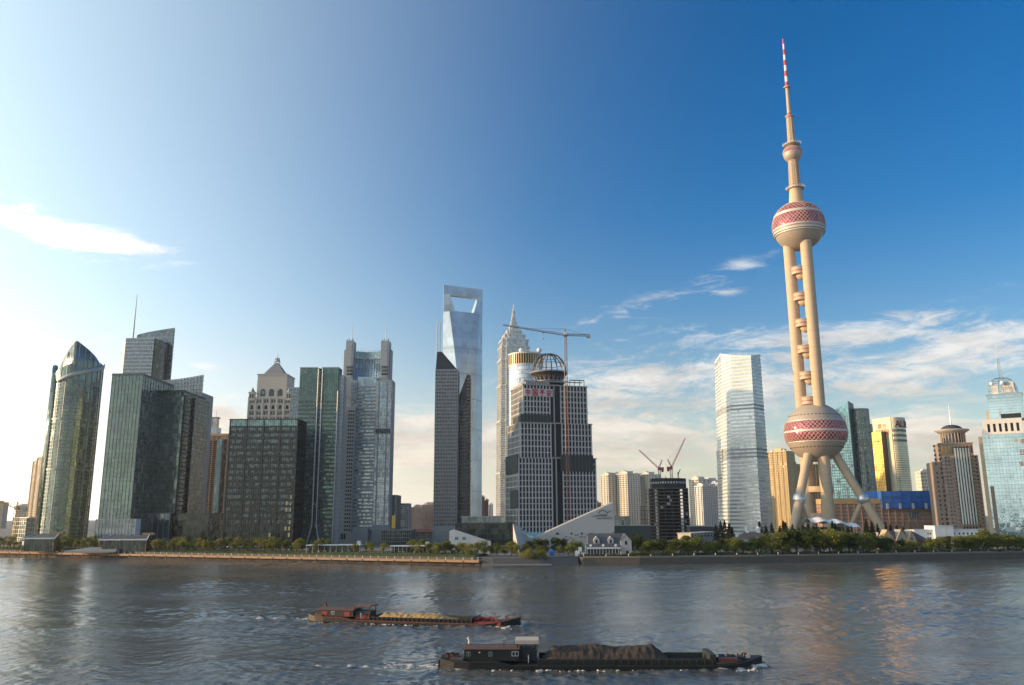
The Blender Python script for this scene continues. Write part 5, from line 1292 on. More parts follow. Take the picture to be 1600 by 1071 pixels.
# --- V: round unfinished block with two luffing cranes
def round_block():
    Y = 800; c = at(1046.5, 820, Y + 18); s = at(1078, 800, Y + 18).x - at(1015.5, 800, Y + 18).x; r = s / 2
    e = empty('unfinished_round_block', (c.x, c.y, LAND), R(22.5), 'dark unfinished eight-sided concrete block with bare floors and roof cranes', 'building')
    zt = at(1046, 748, Y).z - LAND; zw = at(1046, 763, Y).z - LAND
    bare = mat('bare_floor_slab', (.20, .175, .15), .85, var=.3); dkc = mat('dark_formwork', (.045, .042, .04), .8, var=.3)
    def oct_(k): return [(r * k * math.cos(R(45 * i)), r * k * math.sin(R(45 * i))) for i in range(8)]
    n = 15; fh = (zw) / n
    for i in range(n + 1): MB().prism(oct_(1.0), fh * i - .35, fh * i + .35).build('floor_slab', bare, e)
    MB().prism(oct_(.55), 0, zt - .2).build('core_wall', dkc, e)
    for i in range(16):
        t = R(22.5 * i); k = .95 if i % 2 == 0 else .88; MB().box(-.6, .6, -.6, .6, 0, zw).build('column', dkc, e, (r * k * math.cos(t), r * k * math.sin(t), 0))
    # formwork screen round the top with square openings
    O = oct_(.90)
    for i in range(8):
        a, b_ = Vector((*O[i], 0)), Vector((*O[(i + 1) % 8], 0)); d = b_ - a; ang = math.atan2(d.y, d.x); Lw = d.length
        scr = MB(); hz_ = zt - zw; z0 = zw + .4
        scr.box(0, Lw, -.2, .2, z0, z0 + hz_ * .42); scr.box(0, Lw, -.2, .2, z0 + hz_ * .68, zt + .5)
        for q in range(6): x = Lw * q / 5; scr.box(max(0, x - Lw * .045), min(Lw, x + Lw * .045), -.2, .2, z0 + hz_ * .42, z0 + hz_ * .68)
        o = scr.build('formwork_screen', dkc, e, a); o.rotation_euler.z = ang
        pb = MB()
        for q in range(5): pb.box(Lw * (q + .28) / 5, Lw * (q + .74) / 5, -.15, .05, z0 + hz_ * .46, z0 + hz_ * .66)
        pb.build('bright_sky_sheet', white, o)  # white sheets stand in for bright sky seen through the openings
    for i in range(10): MB().box(-.15, .15, -.15, .15, zt - 1, zt + random.uniform(1, 3)).build('rebar_post', dkc, e, (random.uniform(-.7, .7) * r, random.uniform(-.7, .7) * r, 0))
    for k in range(9): # pale boards and props seen between the slabs
        t = R(random.uniform(180, 320)); q = random.randrange(1, n); MB().box(-1.6, 1.6, -.1, .1, 0, fh * .7).build('prop_board', lightstone, e, (r * .9 * math.cos(t), r * .9 * math.sin(t), fh * q + .4))
    # scaffold wing on the left
    e2 = empty('scaffold_wing', at(1003, 835, Y) * 1.0, 0, 'rusty scaffold frame wing left of the round unfinished block', 'scaffold'); e2.location.z = LAND
    zs = at(1003, 766, Y).z - LAND; w_ = at(1017, 800, Y).x - at(1003, 800, Y).x; rust = mat('rusty_scaffold', (.20, .07, .045), .8)
    for i in range(4): MB().tube((w_ * i / 3, 0, 0), (w_ * i / 3, 0, zs * (1 if i > 1 else .66)), .28, n=5).build('upright', rust, e2)
    for i in range(13):
        if i < 9: MB().box(0, w_, -.3, 4, zs * i / 12 - .25, zs * i / 12 + .25).build('deck', rust if i % 2 else bare, e2)
        else: MB().box(w_ * .62, w_, -.3, 4, zs * i / 12 - .25, zs * i / 12 + .25).build('deck', rust if i % 2 else bare, e2)
    luffing_crane('red luffing crane with jib leaning left on the round unfinished block', 1031, Y + 12, 750, 735, (998.5, 703.5), 1, 'luffing_crane')
    luffing_crane('red luffing crane with steep jib leaning right on the round unfinished block', 1049.5, Y + 14, 750, 734, (1070.5, 685), -1, 'luffing_crane')
    e3 = empty('small_derrick', at(1060, 749, Y + 14), 0, 'small dark derrick standing at the right of the roof cranes', 'crane')
    lattice_part('post', (0, 0, -2), (0, 0, 7), .9, 1.3, darksteel, e3, .13); lattice_part('arm', (0, 0, 5), (2.4, 0, 10), .8, 1.2, darksteel, e3, .13, .4)
    MB().box(-.8, .8, -.7, .7, -3, -1.8).build('base', darksteel, e3)
round_block()
# halls between the aquarium and that block
b = Bld('site_hall', 'long low dark site building between aquarium wall and unfinished block', 'building', (961, 822, 700), (1016, 821, 700), 20)
b.box('wall', 0, b.W, 0, b.D, 0, b.H, mat('site_green', (.05, .07, .062), .8)); b.box('roof', -.5, b.W + .5, -.5, b.D, b.H, b.H + .5, concrete)
x0, zt = b.loc(962, 808, 5); x1, _ = b.loc(983, 807.5, 5); b.box('upper_storey', x0, x1, 5, 15, b.H + .5, zt, ggrey); b.box('upper_roof', x0 - .6, x1 + .6, 4.4, 15.6, zt, zt + .7, brownm)
for i in range(5): b.box('upper_mullion', x0 + (x1 - x0) * i / 4 - .2, x0 + (x1 - x0) * i / 4 + .2, 4.7, 5.1, b.H, zt, frame_dk)
for i in range(10): b.box('wall_rib', b.W * i / 9 - .15, b.W * i / 9 + .15, -.2, .1, 0, b.H, mat('site_green', (0, 0, 0)))

# --- W: white apartments to its right
for k, (p0, p1, m, lb_) in enumerate((((1077, 750.5, 1300), (1091, 749.5, 1280), creamw, 'cream-white apartment tower just right of the unfinished block'), ((1086, 761, 1150), (1097, 760.5, 1140), offwhite, 'lower white apartment tower in front, second right of the unfinished block'), ((1098, 762, 1160), (1108.5, 761.5, 1150), offwhite, 'white apartment tower, third right of the unfinished block'), ((1097, 752.5, 1320), (1107, 752, 1300), offwhite, 'taller white tower behind the third white apartment tower'), ((1109, 757.5, 1200), (1121, 757, 1195), white, 'white apartment tower, fourth right of the unfinished block'), ((1120, 764, 1250), (1131, 764, 1250), mat('slate_wall', (.26, .26, .27), .8), 'slate grey apartment block beside the white banded tower'))):
    flats('white_apartments' if k < 5 else 'grey_apartments', lb_, p0, p1, 24, m, 22, 5, 'white apartments right of the unfinished block' if k < 5 else None)
b = Bld('low_site_sheds', 'long low sheds at the foot of the white apartments', 'shed', (1078, 823, 720), (1122, 822, 720), 14)
b.box('wall', 0, b.W, 0, b.D, 0, b.H, darksteel); b.box('roof', -.5, b.W + .5, -.5, b.D + .5, b.H, b.H + .6, concrete)
b = Bld('cream_site_office', 'low cream flat-roofed site office in the trees below the white apartments', 'shed', (1079, 834, 600), (1118, 830, 640), 10)
b.box('wall', 0, b.W, 0, b.D, 0, b.H, cream); b.box('roof', -.5, b.W + .5, -.8, b.D + .5, b.H, b.H + .5, lightstone)
for i in range(8): b.box('window', b.W * (i + .3) / 8, b.W * (i + .7) / 8, -.08, .05, b.H - 3, b.H - 1.3, black)

# --- X: white banded tower with changing facets
def white_tower():
    e0 = at(1160, 700, 905); e = empty('white_banded_tower', (e0.x, e0.y, LAND), 0, 'tall white banded glass tower with slanting corner facets, left of the television tower', 'building')
    def L(px, py, Y): q = at(px, py, Y); return Vector((q.x - e0.x, q.y - e0.y, q.z - LAND))
    T = [L(1126, 554.5, 915), L(1142, 557, 892), L(1173, 557.5, 880), L(1187.5, 555.5, 895)]
    B = [L(1133.5, 817, 915), L(1139, 817, 890), L(1189, 817, 872), L(1207, 817, 890)]
    Hh = max(p.z for p in T)
    for p in B: p.z = 0
    T += [T[3] + Vector((-2, 40, -3)), T[0] + Vector((2, 36, -3))]; B += [B[3] + Vector((-2, 44, 0)), B[0] + Vector((2, 40, 0))]
    def ring(z, k=0.0):
        out = []
        for t, b_ in zip(T, B):
            p = b_.lerp(t, z / t.z); out.append(p)
        c = sum(out, Vector()) / 6
        res = []
        for p in out:
            d = Vector((p.x - c.x, p.y - c.y, 0)).normalized(); res.append((p.x + d.x * k, p.y + d.y * k, z))
        return res
    zmin = min(p.z for p in T)
    MB().loft([ring(zmin * i / 12) for i in range(13)] + [[tuple(p) for p in T]]).build('glass_wall', gwhite, e)
    bandm = mat('white_spandrel', (.70, .68, .62), .45, .1)
    n = 48
    for i in range(n):
        z = 4 + (zmin - 5) * i / (n - 1)
        h = 1.9; louv = i in (20, 21, 22, 33, 34)
        MB().loft([ring(z - h / 2, .3), ring(z + h / 2, .3)]).build('floor_band', bandm if not louv else mat('grey_louvre', (.30, .31, .30), .6), e)
    rim = [Vector(p) for p in T]; c = sum(rim, Vector()) / 6
    o = []
    for p in rim: d = Vector((p.x - c.x, p.y - c.y, 0)).normalized(); o.append(p + d * .5)
    MB().loft([[tuple(p + Vector((0, 0, -1.5))) for p in o], [tuple(p + Vector((0, 0, 1.2))) for p in o]], cap=False).build('roof_rim', bandm, e)
    for i in range(6): MB().box(-1.5, 1.5, -1, 1, 0, random.uniform(1.5, 4)).build('rooftop_plant', steel, e, (c.x + random.uniform(-12, 12), c.y + random.uniform(-8, 8), c.z))
    # lower side wing
    q = L(1126, 703, 925); MB().box(q.x, q.x + 8, 14, 40, 0, q.z).build('side_wing', ggrey, e)
    for i in range(26): MB().box(q.x - .3, q.x + 8, 13.7, 40, 4 + (q.z - 5) * i / 25 - .7, 4 + (q.z - 5) * i / 25 + .7).build('wing_band', frame_lt, e)
white_tower()

# --- Y: golden apartment pair left of the tower legs
goldw = mat('golden_wall', (.62, .45, .22), .75); flats('golden_apartments', 'golden sunlit apartment tower beside the white banded tower', (1199, 708, 1150), (1228, 706, 1128), 22, goldw, 34, 8)
flats('golden_apartments', 'lower golden apartment tower next to the left tower leg', (1226, 727, 1150), (1241, 726, 1140), 22, mat('ochre_wall', (.50, .36, .18), .75), 30, 4)
flats('ochre_flats', 'striped ochre flats glimpsed between the television tower columns', (1250, 727, 1200), (1282, 727, 1200), 20, mat('ochre_wall', (0, 0, 0)), 30, 8)

# --- AA/BB: teal fin tower and round glass tower behind the lower sphere
b = Bld('teal_fin_tower', 'teal glass tower with slanting top just right of the lower sphere', 'building', (1286, 640, 890), (1325, 631, 876), 28)
W, H = b.W, b.H; zt2 = b.Z(1325, 630)
gte = glass('bright_teal_glass', (.22, .40, .38), .12, .6, (2.6, 2.6, 4))
MB().prism([(0, 0), (W, 0), (W, b.D), (0, b.D)], 0, H, top=[H - 6, zt2, zt2, H - 6]).build('glass_wall', gte, b.e)
for i in range(42): b.box('floor_band', -.2, W + .2, -.2, b.D + .2, 4 + (H - 14) * i / 41 - .4, 4 + (H - 14) * i / 41 + .4, frame_lt)
b.mull(12, 0, H - 6, .3, .5, frame_lt); b.box('edge_fin', W, W + .8, -.8, b.D, 0, zt2 + 2, frame_dk)
def round_glass():
    Y = 888; l, r_ = at(1325.5, 642, Y), at(1354, 642, Y); rr = (r_.x - l.x) / 2 + 1.5; c = at(1341, 642, Y + rr); H = c.z - LAND
    e = empty('round_glass_tower', (c.x - 1, c.y, LAND), 0, 'round-fronted grey-green glass tower between teal fin tower and gold block', 'building')
    MB().lathe([(rr, 0), (rr, H)], 40).build('glass_drum', glass('sparkling_grid_glass', (.20, .25, .21), .18, .5, (1.8, 1.8, 2.4), var=.9, blind=.25, bcol=(.5, .5, .4)), e)  # sparkle is put into the tint: strongly varied and pale panes
    rm = MB().lathe([(rr - .2, -.25), (rr + .25, -.25), (rr + .25, .25), (rr - .2, .25)], 36, cap=False, sm=False).mesh('floor_band', frame_md)
    for i in range(42): o = bpy.data.objects.new('floor_band', rm); link(o, e); o.location.z = 4 + (H - 5) * i / 41
    for k in range(40): t = 2 * math.pi * k / 40; MB().tube((rr * math.cos(t), rr * math.sin(t), 0), (rr * math.cos(t), rr * math.sin(t), H + 1.5), .22, n=4).build('fin', frame_md, e)
    MB().lathe([(rr - 1, H), (rr + .3, H), (rr + .3, H + 1.2), (rr - 1, H + 1.2)], 36, sm=False, cap=False).build('rim', frame_md, e)
    return e
round_glass()
b = Bld('slim_teal_slab', 'slim teal slab squeezed between round glass tower and gold block', 'building', (1354, 663, 1050), (1364.5, 663, 1050), 20)
b.box('glass_wall', 0, b.W, 0, b.D, 0, b.H, gte); b.bands(40, 4, b.H, .8, .2, frame_lt); b.mull(4, 0, b.H, .3, .4, frame_lt)
o_ = b.Z(1357, 667); b.box('red_logo_panel', .5, 2.6, -.5, -.1, o_ - 3.5, o_, mat('logo_red', (.5, .05, .06), .5))

# --- CC: cream tower with gold glass block and lettering
def aurora():
    p0 = (1363, 656, 1030); y1 = eqY(p0, 1391, 650.5) + 14; b = Bld('cream_sign_tower', 'cream tower with gold glass front block and red lettering on its sunlit side', 'building', p0, (1391, 651.5, y1), 24)
    W, H = b.W, b.H
    crm = mat('cream_cladding', (.66, .58, .40), .5, var=.1); side = glass('cream_banded_glass', (.50, .50, .38), .2, .45, (3, 3, 3.6), var=.15, blind=0)
    b.box('sign_wall', 0, W + .3, -.6, b.D * .5, 0, H + .3, crm)
    # curved end towards the river: half round volume
    k = 16; pts = [(0, b.D * .5)] ; r = b.D / 2
    plan = [(W * .25, .35)] + [(W - .05, .35)] + [(W - .05 + 6.5 * math.sin(math.pi * i / k), .35 + b.D * (1 - math.cos(math.pi * i / k)) / 2) for i in range(1, k)] + [(W - .05, .35 + b.D), (W * .25, .35 + b.D)]
    MB().prism(plan, 0, H - .1).build('curved_end', side, b.e)
    cx_, cy_ = sum(p[0] for p in plan) / len(plan), sum(p[1] for p in plan) / len(plan)
    def grow(f): return [(cx_ + (x - cx_) * f, cy_ + (y - cy_) * f) for x, y in plan]
    for i in range(38):
        z = 4 + (H * .72) * i / 37; MB().prism(grow(1.008), z - .45, z + .45).build('floor_band', crm, b.e)
    for i in range(3):
        z = H * .80 + i * 6.2; MB().prism(grow(1.012), z - 2.0, z + 1.0).build('dark_band', mat('taupe_band', (.20, .17, .15), .5), b.e)
    MB().prism(grow(1.010), H * .80 + 3 * 6.2 - 1, H + .1).build('sign_collar', crm, b.e)
    # gold block standing off the sunlit face
    zg = b.Z(1372, 675, -9); xa = b.X(1362, 680, -9); xb = b.X(1377, 680, -9)
    b.box('gold_block', xa, xb, -9, .25, 0, zg, gold)
    for i in range(34): b.box('gold_joint', xa - .1, xb + .08, -9.12, .2, 4 + (zg - 5) * i / 33 - .18, 4 + (zg - 5) * i / 33 + .18, mat('bronze_joint', (.20, .12, .04), .5, .4))
    for i in range(7): b.box('gold_mullion', xa + (xb - xa) * i / 6 - .15, xa + (xb - xa) * i / 6 + .15, -9.25, -8.9, 0, zg, mat('bronze_joint', (0, 0, 0)))
    b.box('bronze_return', xb + .1, xb + .6, -8.6, .2, 0, zg + .4, mat('bronze_panel', (.16, .11, .075), .5, .3))
    for i, (a, c) in enumerate(((.25, .38), (.55, .72))): b.box('dark_slot', xa + (xb - xa) * a, xa + (xb - xa) * c, -9.3, -9.0, zg * .90, zg * .905 + .6, black)
    let = mat('orange_lettering', (.70, .16, .05), .5); letd = mat('maroon_lettering', (.22, .035, .03), .5)
    # on the sunlit wall
    zc = b.Z(1384, 659, .2); x0 = b.X(1371, 660, -.6); x1 = b.X(1384, 658, -.6); hh = (b.Z(1376, 656, .2) - b.Z(1376, 664, .2)) * .9
    ww = (x1 - x0) * .42
    glyph('sign_character', 'zhen', b.e, (x0, -.62, H - 7 - hh), (1, 0, 0), hh, ww, .55, let, .4); glyph('sign_character', 'dan', b.e, (x0 + ww * 1.3, -.62, H - 7 - hh), (1, 0, 0), hh, ww, .55, let, .4)
    zl = H - 7 - hh - 6.5; xs = b.X(1367, 668, -.6); xe = b.X(1389, 668, -.6); lw = (xe - xs) / 6
    for i, ch in enumerate('AURORA'): glyph('sign_letter', ch, b.e, (xs + lw * i + lw * .12, -.62, zl), (1, 0, 0), 5.0, lw * .7, .8, let, .4)
    # on the curved end, reading round the corner
    zt = H - 12
    for i, ch in enumerate('AUR'):
        a0 = math.pi * (.20 + .22 * i); a1 = math.pi * (.20 + .22 * (i + .78))
        P0 = Vector((W + 6.5 * math.sin(a0) * 1.02 + .25, .35 + b.D * (1 - math.cos(a0)) / 2, zt)); P1 = Vector((W + 6.5 * math.sin(a1) * 1.02 + .25, .35 + b.D * (1 - math.cos(a1)) / 2, zt))
        dd = (P1 - P0); glyph('sign_letter', ch, b.e, P0, dd, 7.5, dd.length, 1.2, letd, .5)
aurora()
flats('cream_round_block', 'small cream block far behind, left of the brown domed tower', (1438, 738, 1300), (1457, 737, 1300), 18, mat('pale_cream_wall', (.60, .55, .44), .7), 16, 8)

# --- DD: convention hall, brick base with blue glass block
b = Bld('brick_hall', 'long brown brick hall with bright blue glazed upper block behind the tower legs', 'building', (1283, 788, 850), (1472, 789, 840), 40)
W = b.W; H = b.H
b.box('wall', 0, W, 0, b.D, 0, b.H - .2, mat('brick_brown', (.27, .17, .12), .8, var=.25, vs=.5))
n = 9
for i in range(n): b.box('brick_course', -.2, W + .2, -.3, b.D, H * (i + .25) / n, H * (i + .55) / n, mat('pale_course', (.38, .28, .21), .8))
b.mull(18, 0, H, 1.0, .7, mat('brick_brown', (0, 0, 0)), name='pier')
xg = b.X(1376, 785); b.box('yellow_attic', 0, xg, -.5, 20, H, b.Z(1330, 779.5), mat('ochre_band', (.46, .34, .14), .7))
for i in range(6): b.box('attic_groove', .1, xg - .1, -.62, -.4, H + .3 + i * .9, H + .5 + i * .9, brownm)
xb0, zb1 = b.loc(1347, 768.5, 8); xb1, _ = b.loc(1462, 771, 8); zb0 = b.Z(1400, 795, 8)
bl_ = glass('royal_blue_glass', (.05, .17, .52), .3, .15, (5, 5, 3), var=.25, tilt=.01, blind=0)
b.box('blue_block', xg + .3, xb1, -3, 30, zb0, zb1, bl_); b.box('blue_block', xb0, xg + .2, 8, 30, zb0, zb1 + .2, bl_)
for i in range(7): x = xg + 1 + (xb1 - xg - 1.5) * i / 6; b.box('blue_joint', x - .15, x + .15, -3.3, -2.9, zb0, zb1, frame_dk)
for i in range(4): b.box('blue_rail', xg + .3, xb1, -3.25, -2.9, zb0 + (zb1 - zb0) * i / 3 - .1, zb0 + (zb1 - zb0) * i / 3 + .1, frame_dk)
for i in range(5): x = xg + 5 + (xb1 - xg - 8) * i / 4; b.box('white_pylon', x - 1.1, x + 1.1, -4.6, -3.35, zb0 - .4, zb0 + 5.2, mat('pale_pylon', (.45, .5, .52), .5))
x0, z0 = b.loc(1419, 800); x1, z1 = b.loc(1436, 809); b.box('big_window', x0, x1, -.9, .2, z1, z0, ggrey)
for i in range(5): b.box('window_bar', x0 + (x1 - x0) * i / 4 - .15, x0 + (x1 - x0) * i / 4 + .15, -1.1, -.85, z1, z0, frame_lt)
x0, z0 = b.loc(1420, 817, -12); b.box('entrance_block', x0, W + 6, -12, -1, 0, z0, mat('brick_brown', (0, 0, 0)))
for i in range(12): b.box('entrance_pier', x0 + (W + 6 - x0) * i / 11 - .4, x0 + (W + 6 - x0) * i / 11 + .4, -12.4, -11.9, 0, z0 + .4, brownm)

# --- EE: brown stone hotel with saucer dome
def domed_hotel():
    b = Bld('brown_domed_tower', 'brown stone tower with glass stripes and a saucer dome roof', 'building', (1474, 713, 760), (1528, 713, 752), 40)
    W, H = b.W, b.H
    st = mat('hotel_stone', (.33, .245, .185), .7, var=.2); st2 = mat('hotel_stone_pale', (.42, .33, .26), .7)
    b.box('wall', 0, W, 0, b.D, 0, H, st)
    n = 22; fh = H / n
    b.bands(n, fh, H, .5, .25, st2)
    xa, xb = W * .30, W * .78
    b.box('glass_bay', xa, xb, -1.4, .2, fh * 4, H + 8, gdark)
    whitem = mat('stripe_metal', (.60, .62, .60), .35, .5)
    for i in range(6): x = xa + (xb - xa) * (i + .5) / 6; b.box('bay_stripe', x - .62, x + .62, -1.9, -1.3, fh * 4, H + 7, whitem)
    for i in range(5): x = xa + 2 + (xb - xa - 4) * i / 4; b.box('tall_window', x - .7, x + .7, -.5, .2, fh * 1.2, fh * 3.4, black)
    for i in range(n):
        z = fh * i + fh * .35
        for x in (W * .06, W * .15, W * .84, W * .93): b.box('window', x - .7, x + .7, -.12, .1, z, z + fh * .5, dkglass)
        for k in range(6): b.box('side_window', -.12, .1, 3 + k * 6, 4.8 + k * 6, z, z + fh * .5, dkglass)
        if i > 3: b.box('bay_balcony', xb + .1, xb + 2.2, -1.3, -.2, z, z + .8, st2); b.box('bay_balcony', xa - 2.2, xa - .1, -1.3, -.2, z, z + .8, st2)
    # left shoulder blocks
    x0, z0 = b.loc(1457, 722, 10); b.box('shoulder', x0, -.3, 10, b.D, 0, z0, st)
    for i in range(20):
        for k in range(3): b.box('shoulder_window', x0 + 2 + k * 4, x0 + 3.6 + k * 4, 9.85, 10.1, 5 + i * 4.2, 7.2 + i * 4.2, dkglass)
    x1, z1 = b.loc(1466, 695, 14); x2, _ = b.loc(1517, 695, 14); b.box('upper_tier', x1, x2, 8, 34, H - 1, z1, st)
    b.box('upper_cornice', x1 - .8, x2 + .8, 7.2, 34.8, z1, z1 + 1, st2)
    for i in range(9): b.box('upper_window', x1 + (x2 - x1) * (i + .3) / 9, x1 + (x2 - x1) * (i + .7) / 9, 7.8, 8.1, H + 3, z1 - 2, gold if i < 3 else dkglass)
    cx = b.X(1489, 690, 22); zd0 = z1 + 1; zd1 = b.Z(1488.5, 677, 22); rd = (b.X(1507, 690, 22) - b.X(1470, 690, 22)) / 2
    drum = MB().lathe([(rd, zd0), (rd, zd1)], 32, c=(0, 0, 0)).build('drum', dkglass, b.e, (cx, 22, 0))
    for k in range(24): t = 2 * math.pi * k / 24; MB().tube((rd * 1.03 * math.cos(t), rd * 1.03 * math.sin(t), zd0), (rd * 1.03 * math.cos(t), rd * 1.03 * math.sin(t), zd1), .55, n=6).build('drum_column', st2, drum)
    rs = (b.X(1515.5, 674, 22) - b.X(1460.5, 674, 22)) / 2
    MB().lathe([(rd, zd1 - 1), (rs * .8, zd1 + .2), (rs, zd1 + 2.2), (rs * .97, zd1 + 3), (rs * .72, zd1 + 2.2)], 40, cap=False).build('saucer_rim', mat('saucer_stone', (.45, .41, .36), .5, .2), drum)
    zd2 = b.Z(1487, 664, 22); rq = rs * .66
    MB().lathe([(rq * math.cos(R(a)), zd1 + 2 + (zd2 - zd1 - 2) * math.sin(R(a))) for a in range(0, 90, 10)] + [(.1, zd2)], 36).build('dome', mat('dark_dome', (.10, .10, .11), .4, .5), drum)
    MB().tube((0, 0, zd2), (0, 0, b.Z(1484, 633, 22)), .7, .2, 6).build('spire', whitem, drum)
domed_hotel()

# --- FF: blue mirror tower with white loggia and lattice crown
def mirror_tower():
    b = Bld('blue_mirror_tower', 'blue mirror-glass tower with white loggia storey and lattice spire at the right edge', 'building', (1534, 680, 725), (1640, 672, 698), 46)
    W, H = b.W, b.H
    b.box('glass_wall', 0, W, 0, b.D, 0, H, gsky)
    b.bands(28, 4, H, .16, .06, mat('blue_joint', (.20, .28, .31), .4, .5)); b.mull(20, 0, H, .12, .14, mat('blue_joint', (0, 0, 0)))
    b.box('stone_edge', -3.0, -.1, .5, b.D, 0, H - 1.5, mat('sunlit_tan_edge', (.52, .37, .22), .7))  # orange sunlight on the left side is put into the tan colour
    for i in range(30): b.box('edge_window', -3.15, -2.9, 4, b.D - 3, 5 + (H - 10) * i / 29, 6.6 + (H - 10) * i / 29, dkglass)
    # gold inset low on the wall
    x0, zt = b.loc(1547, 760, -.1); x1, _ = b.loc(1553, 760, -.1); b.box('gold_inset', x0, x1, -.1, .2, 0, zt, mat('bronze_inset', (.20, .15, .10), .5, .3))
    xl, z1 = b.loc(1538.5, 674, 6); xr, z2 = b.loc(1596, 653, 6)
    wl = mat('loggia_white', (.62, .60, .56), .6)
    b.box('loggia_core', xl + 1, xr - 1, 8, 34, H, z2, black); b.box('loggia_base', xl, xr, 6, 36, H, H + 2.6, wl); b.box('loggia_lintel', xl, xr, 6, 36, z2 - 4, z2, wl)
    for i in range(7): x = xl + 1.3 + (xr - xl - 2.6) * i / 6; b.box('loggia_pier', x - 1.2, x + 1.2, 6.1, 8.5, H + 2.6, z2 - 4, wl)
    mb = MB(); xs = b.X(1533.5, 677, 6); mb.slab([(xs, 6.5, H), (xl, 6.5, H), (xl, 6.5, H + 14)], 20, (0, 1, 0)); mb.build('sloped_shoulder', wl, b.e)
    xu0, zu = b.loc(1541.5, 618, 8); xu1, _ = b.loc(1597.5, 617, 8)
    b.box('upper_glass', xu0, xu1, 8, 34, z2, zu, gsky); b.box('upper_edge', xu0 - 2, xu0 - .05, 8.6, 33, z2, zu - 14, mat('sunlit_tan_edge', (0, 0, 0)))  # upper edge takes the same tan with sunlight in its colour
    b.box('upper_slot', xu0 + 9, xu1 - 3, 7.85, 8.2, z2 + .5, z2 + 4.5, black)
    for i in range(7): b.box('upper_joint', xu0 - .05, xu1 + .05, 7.92, 33, z2 + 6 + (zu - z2 - 7) * i / 6, z2 + 6.2 + (zu - z2 - 7) * i / 6, mat('blue_joint', (0, 0, 0)))
    b.box('roof_rail', xu0 - .4, xu1 + .4, 7.6, 34.4, zu, zu + .8, steel)
    # lattice crown
    lat = mat('crown_lattice', (.34, .46, .48), .5, .5); cx = (xu0 + xu1) / 2 - 1.5; cy = 21; zc = b.Z(1562, 592, 20); n = 14
    rc = (xu1 - xu0) * .45
    crown = MB().lathe([(rc, zu + .8), (rc, zu + 1.4), (rc - .6, zu + 1.4)], 28, sm=False, cap=False).build('crown_ring', lat, b.e, (cx, cy, 0))
    for k in range(n):
        t = 2 * math.pi * k / n; mb = MB(); prev = None
        for i in range(7):
            a = R(90 * i / 6); rr = rc * (math.cos(a) ** .7 if i < 6 else 0.08); p = Vector((rr * math.cos(t), rr * math.sin(t), zu + 1 + (zc - zu) * math.sin(a)))
            if prev is not None: mb.tube(prev, p, .22, n=4, cap=False)
            prev = p
        mb.build('crown_rib', lat, crown)
    for hh in (.3, .6, .85):
        a = math.asin(hh); rr = rc * math.cos(a) ** .7; mb = MB()
        for k in range(28): t0, t1 = 2 * math.pi * k / 28, 2 * math.pi * (k + 1) / 28; mb.tube((rr * math.cos(t0), rr * math.sin(t0), zu + 1 + (zc - zu) * hh), (rr * math.cos(t1), rr * math.sin(t1), zu + 1 + (zc - zu) * hh), .18, n=4, cap=False)
        mb.build('crown_hoop', lat, crown)
    MB().box(-8, -2.5, -4, 4, zu + .8, zu + 10).build('plant_room', offwhite, crown); MB().box(0, 9.5, -9, 4, zu + .8, zu + 11.5).build('plant_room', mat('plant_beige', (.60, .54, .48), .7), crown)
    for px, py in ((1549.5, 600), (1566, 598.5)):
        x, z = b.loc(px, py, 10); MB().lathe(sph(0, 0, 0, 1.9, m=8), 14).build('radome', white, crown, (x - cx, 10 - cy, z))
    lattice_part('spire', (0, 0, zc - 1), (0, 0, b.Z(1558, 560, 21)), 3.6, 2.2, lat, crown, .22, 1.2); lattice_part('spire_tip', (0, 0, b.Z(1558, 560, 21)), (0, 0, b.Z(1556, 540, 21)), 1.0, 1.6, mat('spire_white', (.62, .64, .66), .5), crown, .16, .3)
    # characters at the frame edge
    for i, py in enumerate((691, 707, 725)):
        x, z = b.loc(1593, py, -.3); glyph('sign_character', ('ping', 'dan', 'an')[i], b.e, (x, -.2, z - 2), (1, 0, 0), 4.2, 4.2, .6, mat('sign_orange', (.62, .30, .16), .5), .3)
mirror_tower()
# --- left distance
flats('tan_apartments', 'tall tan apartment tower far behind the rounded glass tower', (59, 716, 1500), (80, 713, 1480), 30, tan, 30, 6)
flats('tan_apartments', 'lower tan apartment shoulder at the left of the far tan tower', (52, 722, 1520), (62, 722, 1510), 24, mat('tan_apartment_wall', (0, 0, 0)), 28, 4)
flats('distant_flats', 'hazy cream flats low on the skyline near the yellow crane', (26, 791, 1700), (46, 787, 1700), 20, cream, 10, 8)
flats('distant_flats', 'hazy tall flats at the far left edge of the skyline', (-12, 786, 1900), (6, 784, 1900), 20, tan, 12, 6)
flats('distant_flats', 'hazy low block between yellow crane and far tan tower', (44, 800, 1600), (58, 800, 1600), 20, offwhite, 8, 6)
simple_block('low_glass_building', 'low greenish glass building beside the foot of the rounded tower', (21, 809, 760), (45, 808.5, 745), 20, gteal, 6, 8, frame_lt)
simple_block('low_dark_annex', 'low dark annex between low glass building and rounded tower', (43, 810, 742), (76, 810, 742), 20, gdark, 5, 10, frame_md)

# ================================================================ waterfront houses and small structures
def low(name, label, cat, px, py, Y, rz=0.0, group=None):
    p = at(px, py, Y); e = empty(name, (p.x, Y, LAND), rz, label, cat, group)
    def L(a, b_, y=0.0): q = at(a, b_, Y + y); return Vector((q.x - p.x, y, max(0.0, q.z - LAND)))
    return e, L
slate = mat('slate_roof', (.085, .088, .095), .7, var=.25, vs=.6); render_w = mat('house_render', (.50, .48, .44), .8)
timber = mat('weathered_timber', (.30, .20, .12), .8)

